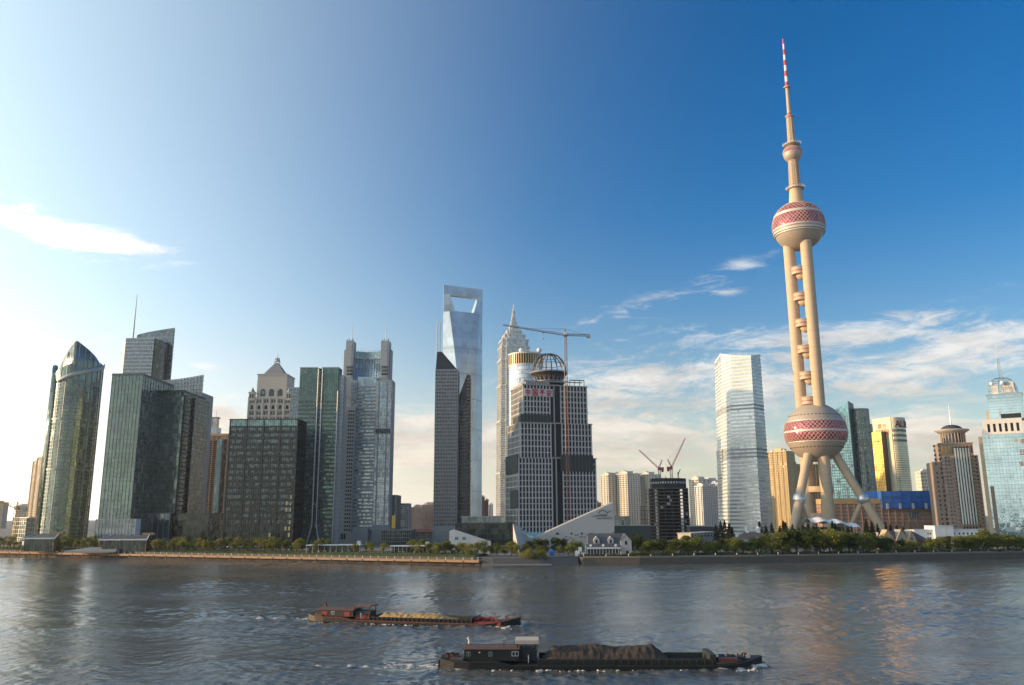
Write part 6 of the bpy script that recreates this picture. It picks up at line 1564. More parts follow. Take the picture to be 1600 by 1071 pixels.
# glazed pavilions with wide dark roofs on the left bank
def pavilion(label, pxl, pxr, py_eave, py_ridge, py_base, Y):
    e, L = low('lawn_pavilion', label, 'pavilion', pxl, py_base, Y, group='glazed pavilions on the lawn')
    a, b_ = L(pxl, py_eave), L(pxr, py_eave); zr = L(pxl, py_ridge).z; W = b_.x - a.x; z = a.z; z0 = L(pxl, py_base).z; D = 13
    MB().box(1.5, W - 1.5, 1.5, D - 1.5, 0, z).build('glass_wall', gdark, e)
    for i in range(12): x = 1.5 + (W - 3) * i / 11; MB().box(x - .08, x + .08, 1.3, 1.55, 0, z).build('mullion', frame_dk, e)
    mb = MB(); mb.add([(0, -.5, z), (W, -.5, z), (W - 3, D * .75, zr), (5, D * .75, zr), (0, -.5, z + .5), (W, -.5, z + .5), (W - 3, D * .75, zr + .5), (5, D * .75, zr + .5)], [(0, 3, 2, 1), (4, 5, 6, 7), (0, 1, 5, 4), (1, 2, 6, 5), (2, 3, 7, 6), (3, 0, 4, 7)]); mb.build('roof', slate, e)
    MB().box(-.2, W + .2, -.9, -.52, z - .1, z + .75).build('eave_fascia', white, e)
    MB().tube((-.1, -.6, z + .5), (5, D * .75, zr + .7), .28, n=5).build('verge', white, e); MB().tube((W + .1, -.6, z + .5), (W - 3, D * .75, zr + .7), .28, n=5).build('verge', white, e)
    for x in (.4, W - .4): MB().tube((x, -.4, 0), (x, -.4, z), .2, n=6).build('post', timber, e)
    MB().box(W - 8, W + .5, D * .7, D * .9, zr + .3, zr + 2.0).build('roof_light', timber, e)
pavilion('dark-roofed glazed pavilion with white fascia, left of the two on the lawn', 33, 85, 842.5, 836, 854, 608)
pavilion('dark-roofed glazed pavilion with white fascia at the foot of the slim green tower', 154, 229, 844.5, 838, 856, 590)
# stepped stone terrace between
e, L = low('stone_steps', 'pale stone steps on the lawn between the two pavilions', 'steps', 100, 860, 585)
for i in range(6): a = L(62 + i * 5, 860 - i * 1.5); MB().box(0 + i * 2.5, 36 - i * .5, i * 2.2, 14, 0, 1.2 + i * .38).build('step', concrete, e)
# flat white canopies
def canopy(label, pxl, pxr, py_top, Y, box_px):
    e, L = low('flat_canopy', label, 'canopy', pxl, 860, Y, group='flat white riverside canopies')
    W = L(pxr, py_top).x; z = L(pxl, py_top).z
    MB().box(0, W, -1, 8, z - .55, z).build('roof', white, e); MB().box(1.5, W - 1.5, 1.5, 7, 0, z - .6).build('glass_wall', gdark, e)
    for i in range(10): x = .5 + (W - 1) * i / 9; MB().tube((x, -.6, 0), (x, -.6, z - .55), .12, n=6).build('post', offwhite, e)
    x = L(box_px, py_top).x; MB().box(x - 1.1, x + 1.1, 1, 4, z, z + 2.2).build('roof_box', offwhite, e)
    for i in range(7): x = 3 + (W - 6) * i / 6 + random.uniform(-.8, .8); MB().box(x, x + random.uniform(.6, 1.2), 1.2, 1.45, .6, 2.3).build('poster', [mat('poster_red', (.45, .08, .07), .6), offwhite, mat('poster_cream', (.5, .45, .36), .7)][i % 3], e)
canopy('long flat white canopy over dark glazing below the notched green tower', 478, 564, 851.5, 540, 560)
canopy('shorter flat white canopy left of the chisel-roofed tower', 609, 669, 853, 525, 667)
# parasols on the terrace
pm_ = MB(); pm_.tube((0, 0, 0), (0, 0, 2.6), .05, n=5); pole_me = pm_.mesh('pole', timber)
pc = MB(); pc.lathe([(1.7, 2.15), (1.0, 2.6), (.05, 2.95)], 8, sm=False, cap=False); cw_me = pc.mesh('canopy', white); cr_me = pc.mesh('canopy', mat('parasol_red', (.50, .07, .04), .7))
ordn = lambda n: '%d%s' % (n, 'th' if 10 <= n % 100 <= 20 else {1: 'st', 2: 'nd', 3: 'rd'}.get(n % 10, 'th'))
pxs = [328, 333, 338.5, 344, 350, 356, 362, 374, 380, 386.5, 392, 398, 404, 410, 416, 438, 446, 455]
for i, px in enumerate(pxs):
    p = at(px, 858, 575 + (i % 3) * 3); red_ = px in (338.5, 350)
    wi = sum(1 for q in pxs[:i + 1] if (q in (338.5, 350)) == red_)
    e = empty('parasol', (p.x, p.y, 5.2), 0, ('red terrace parasol among the white ones, %s red from the left' if red_ else 'white terrace parasol below the dark glass block, %s white from the left') % ordn(wi), 'parasol', 'terrace parasols')
    for nm, me in (('pole', pole_me), ('canopy', cr_me if red_ else cw_me)): o = bpy.data.objects.new(nm, me); link(o, e)
    e.scale = (1.0, 1.0, random.uniform(.95, 1.1))

# dormer house on the quay
def dormer_house():
    Y = 508; e, L = low('dormer_house', 'grey slate-roofed quay house with two dormers, gabled wing and white veranda', 'house', 920, 868, Y)
    W = L(974, 850).x; ze = L(920, 850).z; zr = L(940, 834).z; D = 12
    MB().box(0, W, 0, D, 0, ze).build('wall', render_w, e)
    mb = MB(); mb.add([(-.4, -.8, ze), (W, -.8, ze), (W, D / 2, zr), (.2, D / 2, zr), (W, D, ze), (-.4, D, ze)], [(0, 1, 2, 3), (3, 2, 4, 5), (0, 3, 5), (1, 4, 2)]); mb.build('roof', slate, e)
    z_ = L(940, 853.5).z
    for px in (932, 954):
        x = L(px, 848).x; w_ = 1.75; z0, z1, z2 = ze - .1, ze + 2.6, ze + 4.4
        mb = MB(); mb.add([(x - w_, -.6, z0), (x + w_, -.6, z0), (x + w_, -.6, z1), (x, -.6, z2), (x - w_, -.6, z1), (x - w_, 5, z0), (x + w_, 5, z0), (x + w_, 5, z1), (x, 5, z2), (x - w_, 5, z1)], [(0, 1, 2, 3, 4), (1, 6, 7, 2), (0, 4, 9, 5), (2, 7, 8, 3), (4, 3, 8, 9)])
        d = mb.build('dormer', render_w, e); MB().box(x - .6, x + .6, -.72, -.55, z0 + .4, z1 - .2).build('dormer_window', black, d)
    x0, x1 = L(969, 850).x, L(986, 850).x; zg, zp = L(970, 845).z, L(977, 835.5).z; xm = (x0 + x1) / 2
    mb = MB(); mb.add([(x0, -2, 0), (x1, -2, 0), (x1, -2, zg), (xm, -2, zp), (x0, -2, zg), (x0, D, 0), (x1, D, 0), (x1, D, zg), (xm, D, zp), (x0, D, zg)], [(0, 1, 2, 3, 4), (1, 6, 7, 2), (0, 4, 9, 5), (5, 9, 8, 7, 6)]); wg = mb.build('gabled_wing', render_w, e)
    mb = MB(); mb.slab([(x0 - .3, -2.4, zg - .2), (xm, -2.4, zp + .15), (xm, D, zp + .15), (x0 - .3, D, zg - .2)], .25, (0, 0, 1)); mb.slab([(xm, -2.4, zp + .15), (x1 + .3, -2.4, zg - .2), (x1 + .3, D, zg - .2), (xm, D, zp + .15)], .25, (0, 0, 1)); mb.build('wing_roof', slate, wg)
    MB().box(xm - .7, xm + .7, -2.12, -1.95, zg - 2.4, zg - .2).build('wing_window', black, wg); MB().box(xm - .2, xm + 1.4, -2.12, -1.95, .3, 2.8).build('wing_door', mat('dark_red_door', (.12, .03, .03), .6), wg)
    # veranda roof with portholes, columns, railing
    zv = L(945, 856).z; zv2 = ze - .3
    mb = MB(); mb.slab([(-1.5, -5, zv), (x0 - .3, -5, zv), (x0 - .3, -.3, zv2), (-1.5, -.3, zv2)], .25, (0, 0, 1)); vr = mb.build('veranda_roof', slate, e)
    for px in (922, 941.5, 961):
        x = L(px, 853).x; MB().lathe([(.75, 0), (.75, .5)], 14).build('porthole_window', white, vr, (x, -3.2, (zv + zv2) / 2 + .35)).rotation_euler = (R(70), 0, 0)
    MB().box(-1.5, x0 - .3, -5.3, -5.02, zv - .5, zv + .35).build('veranda_fascia', white, e)
    for i in range(11): x = -1.2 + (x0 - .6) * i / 10; MB().box(x - .13, x + .13, -5.1, -4.85, 0, zv - .5).build('veranda_post', white, e)
    MB().box(-1.4, x0 - .5, -.4, -.1, 0, zv - .3).build('veranda_shade_sheet', darksteel, e)  # dark sheet stands in for the shade under the veranda roof
    for i in range(16): x = -1 + (x0 - .8) * i / 15 + random.uniform(-.3, .3); MB().box(x, x + .8, -5.6, -4.9, .1, random.uniform(.7, 1.3)).build('cafe_chair', random.choice((white, white, timber)), e)
    MB().box(-1.4, x0, -6.2, -6.0, .5, .65).build('rail', white, e)
dormer_house()
e, L = low('white_entrance_gate', 'bright white entrance boards and mast left of the dormer house', 'gate', 899, 870, 498)
for i, (a, c, h0, h1) in enumerate(((899, 905.5, 861, 870), (904, 909, 855, 862), (908, 914, 864, 870))): p, q = L(a, h1), L(c, h0); MB().box(p.x, q.x, -.3 - i * .2, .1 - i * .2, p.z, q.z).build('board', white, e)
MB().tube((L(915.5, 868).x, 0, 0), (L(915.5, 868).x, 0, L(915, 853).z), .18, n=6).build('mast', white, e)
for i in range(5): MB().box(i * 1.2, i * 1.2 + .3, -.9, -.6, 0, 2.4).build('post', white, e)
e, L = low('blue_tent', 'bright blue tent on the quay beside the willow bushes', 'tent', 859, 869, 500)
W = L(866, 866).x; mb = MB(); mb.box(0, W, 0, 3, 0, 2.6); mb.add([(0, 0, 2.6), (W, 0, 2.6), (W, 3, 2.6), (0, 3, 2.6), (W / 2, 1.5, 4.2)], [(0, 1, 4), (1, 2, 4), (2, 3, 4), (3, 0, 4)]); mb.build('canvas', mat('blue_canvas', (.03, .14, .45), .7), e)
for x in (0, W): MB().tube((x, -.1, 0), (x, -.1, 2.6), .08, n=5).build('pole', steel, e)

# manor with tall chimneys in the trees
def manor():
    Y = 575; e, L = low('manor_house', 'old manor house with arched gable and white chimneys among the trees', 'house', 1155, 862, Y)
    W = L(1205, 850).x; ze = L(1160, 842).z; zr = L(1170, 832).z
    MB().box(0, W, 0, 14, 0, ze).build('wall', render_w, e)
    mb = MB(); mb.add([(-1, -1, ze), (W + 1, -1, ze), (W * .75, 7, zr), (W * .3, 7, zr), (W + 1, 15, ze), (-1, 15, ze)], [(0, 1, 2, 3), (3, 2, 4, 5), (0, 3, 5), (1, 4, 2)]); mb.build('roof', mat('brown_slate', (.15, .115, .095), .8), e)
    c = L(1187, 845); k = 14; rr = 5.8
    mb = MB(); pts = [(c.x + rr * math.cos(R(180 * i / k)), -2.2, c.z - 1.5 + rr * .62 * math.sin(R(180 * i / k))) for i in range(k + 1)]; mb.slab([(c.x + rr, -2.2, 0), *pts, (c.x - rr, -2.2, 0)][::-1], 6, (0, 1, 0)); ga = mb.build('arched_gable', render_w, e)
    mb = MB(); pts2 = [(c.x + rr * .8 * math.cos(R(180 * i / k)), -2.3, c.z - 1.6 + rr * .48 * math.sin(R(180 * i / k))) for i in range(k + 1)]; mb.slab(pts2[::-1], .1, (0, 1, 0)); mb.build('fanlight', ggrey, ga)
    for i in range(7): x = c.x - rr * .7 + rr * 1.4 * i / 6; MB().box(x - .12, x + .12, -2.45, -2.3, c.z - 3.2, c.z - .2).build('glazing_bar', white, ga)
    MB().box(c.x - rr, c.x + rr, -2.7, -2.25, c.z - 3.7, c.z - 3.2).build('balcony_rail', white, ga)
    for px, t, b_ in ((1172, 823, 833), (1190, 823, 833), (1156.5, 835, 845), (1212.5, 834, 846)):
        p = L(px, b_); q = L(px, t); mb = MB(); w_ = .95 if px in (1172, 1190) else .7; mb.box(p.x - w_, p.x + w_, 6, 8, max(0, p.z - 3), q.z - .8); mb.box(p.x - w_ * 1.3, p.x + w_ * 1.3, 5.6, 8.4, q.z - 1.6, q.z - .7); mb.tube((p.x, 7, q.z - .8), (p.x, 7, q.z), w_ * .6, n=8); mb.build('chimney', white, e)
manor()
# brick villa with gables
def villa():
    Y = 560; e, L = low('brick_villa', 'red brick villa with steep gabled roofs and slate, right of the tower legs', 'house', 1375, 862, Y)
    W = L(1450, 850).x; ze = L(1400, 845).z; zr = L(1400, 830).z; brick = mat('villa_brick', (.26, .10, .07), .85, var=.3, vs=.8)
    MB().box(3, W, 0, 13, 0, ze).build('wall', brick, e)
    mb = MB(); mb.add([(2, -1, ze), (W + 1, -1, ze), (W * .78, 6, zr), (W * .25, 6, zr), (W + 1, 14, ze), (2, 14, ze)], [(0, 1, 2, 3), (3, 2, 4, 5), (0, 3, 5), (1, 4, 2)]); mb.build('roof', slate, e)
    for px, pk, wd, yy in ((1386, 828, 5.0, -.4), (1406, 827.5, 4.2, -1.6), (1421, 829, 3.0, -2.2)):
        c = L(px, pk); zb = ze - .5; mb = MB(); mb.add([(c.x - wd, yy, zb), (c.x + wd, yy, zb), (c.x, yy, c.z), (c.x - wd, 6, zb), (c.x + wd, 6, zb), (c.x, 8, c.z)], [(0, 1, 2), (0, 2, 5, 3), (1, 4, 5, 2)]); gbl = mb.build('gable', mat('sunlit_gable', (.48, .36, .22), .8) if px < 1400 else mat('villa_gable', (.34, .30, .25), .8), e)  # left gable has sunlight put into its colour, the others a duller copy
        MB().box(c.x - .5, c.x + .5, yy - .15, yy + .05, zb + .9, zb + 2.1).build('gable_window', black, gbl)
        mb = MB(); mb.tube((c.x - wd, yy - .1, zb), (c.x, yy - .1, c.z), .22, n=4); mb.tube((c.x + wd, yy - .1, zb), (c.x, yy - .1, c.z), .22, n=4); mb.build('barge_board', timber, gbl)
    p = L(1373, 832); MB().tube((p.x, 2, 0), (p.x, 2, p.z), .8, .7, 8).build('chimney', lightstone, e)
    for i in range(7): x = 5 + (W - 8) * i / 6; MB().box(x - .6, x + .6, -.15, .05, 1.5, 3.4).build('window', white, e)
villa()
# white riverside building with two rows of windows
def white_long():
    Y = 605; e, L = low('white_long_building', 'long white two-storey building right of the brick villa', 'building', 1432, 858, Y)
    W = L(1538, 840).x; z1 = L(1500, 828.5).z; x0, x1 = L(1457, 824).x, L(1486, 824).x; z2 = L(1470, 822.5).z
    MB().box(0, W, 0, 14, 0, z1).build('wall', white, e); MB().box(x0, x1, -3, 12, 0, z2).build('tall_bay', white, e)
    MB().box(-.3, W + .3, -.35, 14.3, z1, z1 + .5).build('parapet', offwhite, e); MB().box(x0 - .3, x1 + .3, -3.3, 12.3, z2, z2 + .4).build('bay_parapet', offwhite, e)
    for r, py in enumerate((834, 841.5)):
        for px in (1450, 1453.8, 1457.6, 1483, 1487, 1491, 1499, 1505.5, 1512, 1518.5, 1525, 1531):
            if x0 - 1 < L(px, py).x < x1 + 1: continue
            p = L(px, py); MB().box(p.x - .55, p.x + .55, -.12, .06, p.z - .75, p.z + .75).build('window', dkglass, e)
    for px in (1474, 1524): p = L(px, 826); MB().tube((p.x, -3.6, 0), (p.x, -3.6, p.z), .12, n=5).build('downpipe', steel, e)
white_long()
# white tent roof at the foot of the tower
def tent_roof():
    Y = 640; e, L = low('tent_roof', 'white wavy tent roof at the foot of the television tower', 'canopy', 1268, 830, Y)
    W = L(1346, 820).x; n = 24; rows_ = []
    for i in range(n + 1):
        t = i / n; x = W * t; pk = L(1268 + 78 * t, 809 + 11 * t ** 2.2 + 1.6 * math.sin(t * 18)).z; r = []
        for j in range(7): u = j / 6; r.append((x, 22 * u, pk - 3.2 * (1 - math.sin(math.pi * u)) ))
        rows_.append(r)
    mb = MB()
    for a, b_ in zip(rows_[:-1], rows_[1:]):
        for j in range(6): mb.add([a[j], b_[j], b_[j + 1], a[j + 1]], [(0, 1, 2, 3)], 0, True)
    mb.build('membrane', white, e)
    for i in range(0, n + 1, 4): MB().tube((rows_[i][0][0], 0, 0), rows_[i][0], .2, n=5).build('mast', steel, e)
    MB().box(1, W - 8, 3, 20, 0, rows_[12][0][2] - 2.5).build('glass_wall', gdark, e)
tent_roof()

# ================================================================ trees
def leaf_mat(name, c0, c1):
    m = bpy.data.materials.new(name); m.use_nodes = True; nt = m.node_tree; p = nt.nodes['Principled BSDF']; b = NB(nt)
    g_ = b.n('ShaderNodeNewGeometry'); oi = b.n('ShaderNodeObjectInfo').outputs['Random']
    f = b.m('ADD', b.m('MULTIPLY', g_.outputs['Random Per Island'], .7), b.m('MULTIPLY', oi, .3))
    c = b.mix(f, (*c0, 1), (*c1, 1)); nt.links.new(c, p.inputs['Base Color']); p.inputs['Roughness'].default_value = .6
    p.inputs['Specular IOR Level'].default_value = .3
    tr = b.n('ShaderNodeBsdfTranslucent'); nt.links.new(c, tr.inputs[0]); mx = b.n('ShaderNodeMixShader'); mx.inputs[0].default_value = .38
    nt.links.new(p.outputs[0], mx.inputs[1]); nt.links.new(tr.outputs[0], mx.inputs[2]); nt.links.new(mx.outputs[0], nt.nodes['Material Output'].inputs[0])
    MATS[name] = m; return m
L_DARK = leaf_mat('leaf_dark', (.022, .040, .012), (.070, .095, .022)); L_MID = leaf_mat('leaf_mid', (.060, .090, .016), (.23, .24, .045))
L_YEL = leaf_mat('leaf_yellow', (.12, .14, .025), (.27, .25, .05)); L_CON = leaf_mat('needle_dark', (.008, .018, .009), (.022, .036, .015)); L_RED = leaf_mat('leaf_russet', (.12, .06, .02), (.22, .10, .03))
bark = mat('bark', (.10, .075, .05), .9, bump=.5, bs=3)
def leaf(mb, p, s, rnd):
    a = Vector((rnd.gauss(0, 1), rnd.gauss(0, 1), rnd.gauss(0, .7))).normalized(); b = a.orthogonal().normalized(); c = a.cross(b)
    t = rnd.uniform(0, 6.28); u = b * math.cos(t) + c * math.sin(t); v = a.cross(u)
    mb.add([p - u * s * .55, p + v * s * .34, p + u * s * .6, p - v * s * .34], [(0, 1, 2, 3)])
def broad_tree(seed, h, rad, trunk_h, nl, ls, sparse=0.0):
    rnd = random.Random(seed); tb = MB(); cb = MB()
    tb.tube((0, 0, -.4), (0, 0, trunk_h), h * .022, h * .017, 7)
    lobes = []
    for i in range(rnd.randint(7, 11)):
        t = rnd.uniform(0, 6.28); rr = rad * rnd.uniform(.15, .75); z = rnd.uniform(trunk_h + .1 * h, h * .86); k = 1 - .5 * abs((z - h * .55) / (h * .5))
        c = Vector((rr * k * math.cos(t), rr * k * math.sin(t), z)); lobes.append((c, rad * rnd.uniform(.3, .55)))
        tb.tube((0, 0, trunk_h * rnd.uniform(.7, 1.0)), c, h * .012, h * .004, 5, cap=False)
    lobes.append((Vector((0, 0, h * .8)), rad * .45))
    for i in range(nl):
        c, r = rnd.choice(lobes); d = Vector((rnd.gauss(0, 1), rnd.gauss(0, 1), rnd.gauss(0, .8))).normalized()
        p = c + d * r * (rnd.random() ** (.35 if not sparse else .6)) * Vector((1, 1, .85)).length / 1.65
        if p.z < trunk_h * .7: continue
        leaf(cb, p, ls * rnd.uniform(.6, 1.3), rnd)
    return tb.mesh('trunk', bark), cb
def conifer(seed, h, rad, nl):
    rnd = random.Random(seed); tb = MB(); cb = MB(); tb.tube((0, 0, -.4), (0, 0, h * .95), h * .016, .03, 6)
    for i in range(nl):
        t = rnd.random() ** .8; z = h * (.08 + .92 * t); r = rad * (1 - t) ** .75 * (rnd.random() ** .45) * (1 + .25 * math.sin(z * 4 + seed)); a = rnd.uniform(0, 6.28)
        leaf(cb, Vector((r * math.cos(a), r * math.sin(a), z - r * .25)), .55 * rnd.uniform(.6, 1.3), rnd)
    return tb.mesh('trunk', bark), cb
TV = {'broad': [], 'young': [], 'con': [], 'bush': []}
for s in range(6): TV['broad'].append(broad_tree(s, 10, 4.6 + .3 * (s % 3), 2.2, 1700, .62))
for s in range(5): TV['young'].append(broad_tree(20 + s, 6.5, 2.3 + .2 * (s % 3), 1.7, 420, .42, .5))
for s in range(4): TV['con'].append(conifer(40 + s, 13, 2.5, 1100))
for s in range(3): TV['bush'].append(broad_tree(60 + s, 4.2, 3.0, .4, 800, .42))
CM_ = {}
def crown_mesh(kind, i, m):
    k = (kind, i, m.name)
    if k not in CM_: CM_[k] = TV[kind][i][1].mesh('crown', m)
    return CM_[k]
def plant(name, label, cat, x, y, z, kind, h, m, group, wid=1.0):
    i = random.randrange(len(TV[kind])); base = {'broad': 10, 'young': 6.5, 'con': 13, 'bush': 4.2}[kind]; k = h / base
    e = empty(name, (x, y, z), random.uniform(0, 6.28), label, cat, group); e.scale = (k * wid * random.uniform(.85, 1.15), k * wid * random.uniform(.85, 1.15), k); e.rotation_euler.x = random.uniform(-.06, .06); e.rotation_euler.y = random.uniform(-.06, .06)
    o = bpy.data.objects.new('trunk', TV[kind][i][0]); link(o, e)
    o = bpy.data.objects.new('crown', crown_mesh(kind, i, m)); link(o, e)
    return e
def row(zone, specs, name, kind, cat, group, tmpl, z=None, wid=(.9, 1.2)):
    """specs: (px, top_py, Y, material) from left to right"""
    specs = sorted(specs, key=lambda s: s[0])
    for i, (px, tp, Y, m) in enumerate(specs):
        p = at(px, tp, Y); zz = LAND if z is None else z
        plant(name, tmpl % ordn(i + 1), cat, p.x, Y, zz, kind, max(1.2, p.z - zz), m, group, random.uniform(*wid))
rnd = random.Random(11)
def qY(px):      # quay edge depth under a pixel column
    P = qpts; X = at(px, 866, 500).x
    for a, b in zip(P[:-1], P[1:]):
        if a[0] <= X <= b[0]: return a[1] + (b[1] - a[1]) * (X - a[0]) / (b[0] - a[0])
    return P[0][1] if X < P[0][0] else P[-1][1]
def prof(px, tab):
    for (a, ya), (b, yb) in zip(tab[:-1], tab[1:]):
        if a <= px <= b: return ya + (yb - ya) * (px - a) / (b - a)
    return tab[-1][1]
TOP = [(1000, 850), (1030, 844), (1060, 840), (1085, 838), (1110, 845), (1135, 840), (1160, 846), (1200, 838), (1235, 830), (1275, 826), (1310, 832), (1345, 832), (1375, 836), (1400, 845), (1440, 846), (1475, 840), (1500, 838), (1545, 830), (1570, 838), (1620, 838)]
f1 = []; px = 1008
while px < 1625:
    y = qY(px) + rnd.uniform(7, 13); f1.append((px, prof(px, TOP) + rnd.uniform(-3, 10), y, rnd.choice((L_MID, L_MID, L_YEL, L_DARK, L_MID)))); px += rnd.uniform(11, 17)
row('q', f1, 'quay_tree', 'broad', 'tree', 'front row of trees on the right quay', 'bushy green tree in the front row along the right quay, %s from the left', wid=(1.15, 1.5))
f2 = []; px = 1015
while px < 1620:
    y = qY(px) + rnd.uniform(24, 36); f2.append((px, prof(px, TOP) - rnd.uniform(-2, 3), y, rnd.choice((L_DARK, L_DARK, L_MID)))); px += rnd.uniform(15, 22)
row('q2', f2, 'quay_tree', 'broad', 'tree', 'second row of trees on the right quay', 'darker tree in the second row behind the right quay, %s from the left', wid=(1.1, 1.4))
f3 = []
for px, tp in ((1118, 820), (1125, 814), (1131, 813), (1137, 818), (1144, 823), (1188, 815), (1196, 821), (1207, 818), (1216, 822), (1222, 813), (1229, 816), (1237, 819), (1246, 824), (1254, 821), (1263, 818), (1272, 822), (1299, 815), (1306, 818), (1318, 824), (1330, 822), (1351, 812), (1359, 815), (1372, 818), (1383, 817), (1392, 820), (1402, 821), (1412, 823), (1425, 826)):
    f3.append((px, tp, rnd.uniform(585, 625), L_CON))
row('c', f3, 'conifer', 'con', 'tree', 'dark conifers around the tower foot', 'pointed dark conifer behind the quay trees, %s conifer from the left')
# middle stretch round the aquarium
f4 = [(828, 846, 530, L_DARK), (840, 842, 528, L_DARK), (853, 843, 526, L_DARK), (866, 840, 530, L_DARK), (880, 841, 528, L_DARK), (895, 845, 512, L_MID), (905, 846, 516, L_MID), (990, 840, 530, L_DARK), (1000, 843, 520, L_DARK), (1012, 842, 540, L_DARK), (996, 836, 560, L_DARK), (820, 850, 515, L_MID), (846, 853, 505, L_MID), (874, 853, 504, L_MID), (888, 854, 502, L_YEL)]
row('m', f4, 'aquarium_tree', 'broad', 'tree', 'round trees in front of the aquarium', 'round tree on the waterfront before the aquarium wall, %s from the left')
f5 = [(817, 862, 489, L_YEL), (826, 858, 487, L_YEL), (836, 864, 486, L_MID), (846, 860, 490, L_YEL), (852, 866, 487, L_MID), (988, 863, 492, L_YEL), (999, 865, 490, L_YEL), (1006, 866, 492, L_MID)]
row('w', f5, 'willow_bush', 'bush', 'bush', 'overhanging bushes by the landing stage', 'yellow-green bush by the water, %s from the left', z=2.6)
f6 = []; px = 672
while px < 815:
    f6.append((px, rnd.uniform(844, 853), rnd.uniform(497, 515), rnd.choice((L_YEL, L_MID, L_MID)))); px += rnd.uniform(8, 14)
f6 += [(660, 842, 600, L_MID), (645, 843, 610, L_DARK), (652, 846, 580, L_MID)]
row('p', f6, 'park_tree', 'broad', 'tree', 'park trees right of the flat canopies', 'leafy park tree below the dark hall and wedge building, %s from the left', wid=(.9, 1.2))
# left bank: young trees on the lawn
def pY(px):
    P = prom_edge
    for a, b in zip(P[:-1], P[1:]):
        X = at(px, 866, 540).x
        if a[0] <= X <= b[0]: return a[1] + (b[1] - a[1]) * (X - a[0]) / (b[0] - a[0])
    return P[0][1] if at(px, 866, 540).x < P[0][0] else P[-1][1]
f7 = []; px = 2
while px < 668:
    dens = 1.0 if px < 30 or 84 < px < 152 or 228 < px < 476 else (.45 if 560 < px < 612 else .28)
    if rnd.random() < dens:
        m = rnd.choice((L_YEL, L_YEL, L_MID, L_YEL, L_RED if 240 < px < 350 and rnd.random() < .35 else L_YEL)); f7.append((px, rnd.uniform(836, 848) + (px - 300) * .006, pY(px) + rnd.uniform(14, 36), m))
    px += rnd.uniform(3.5, 7.5)
row('l', f7, 'young_tree', 'young', 'tree', 'young trees on the left lawn bank', 'slender yellow-green young tree on the left lawn bank, %s from the left', z=4.6, wid=(1.0, 1.5))
f8 = []; px = 225
while px < 480:
    f8.append((px, rnd.uniform(844, 852), pY(px) + rnd.uniform(40, 55), rnd.choice((L_MID, L_DARK, L_YEL)))); px += rnd.uniform(9, 15)
row('l2', f8, 'grove_tree', 'broad', 'tree', 'grove at the foot of the left towers', 'taller grove tree at the foot of the left towers, %s from the left', z=4.4)
# hedge of low shrubs along both banks: nobody could count it
hb = MB(); r2 = random.Random(5)
for px in range(0, 1640, 1):
    if 748 < px < 905: continue
    base = (qY(px) + r2.uniform(2.5, 6)) if px >= 905 else (pY(px) + r2.uniform(30, 40)); X = at(px, 866, base).x
    for k in range(30 if px >= 905 else 13): leaf(hb, Vector((X + r2.uniform(-.3, .3), base + r2.uniform(-1, 2), (LAND if px >= 905 else 4.4) + (r2.uniform(.1, 3.3) * (1 + .5 * math.sin(px * .13) * math.sin(px * .031)) if px >= 985 else r2.uniform(.1, 1.9)) * r2.uniform(.5, 1))), .55 * r2.uniform(.6, 1.2), r2)
tag(hb.build('hedge', L_DARK), 'low dark hedge and undergrowth along the waterfront', 'hedge', kind='stuff')

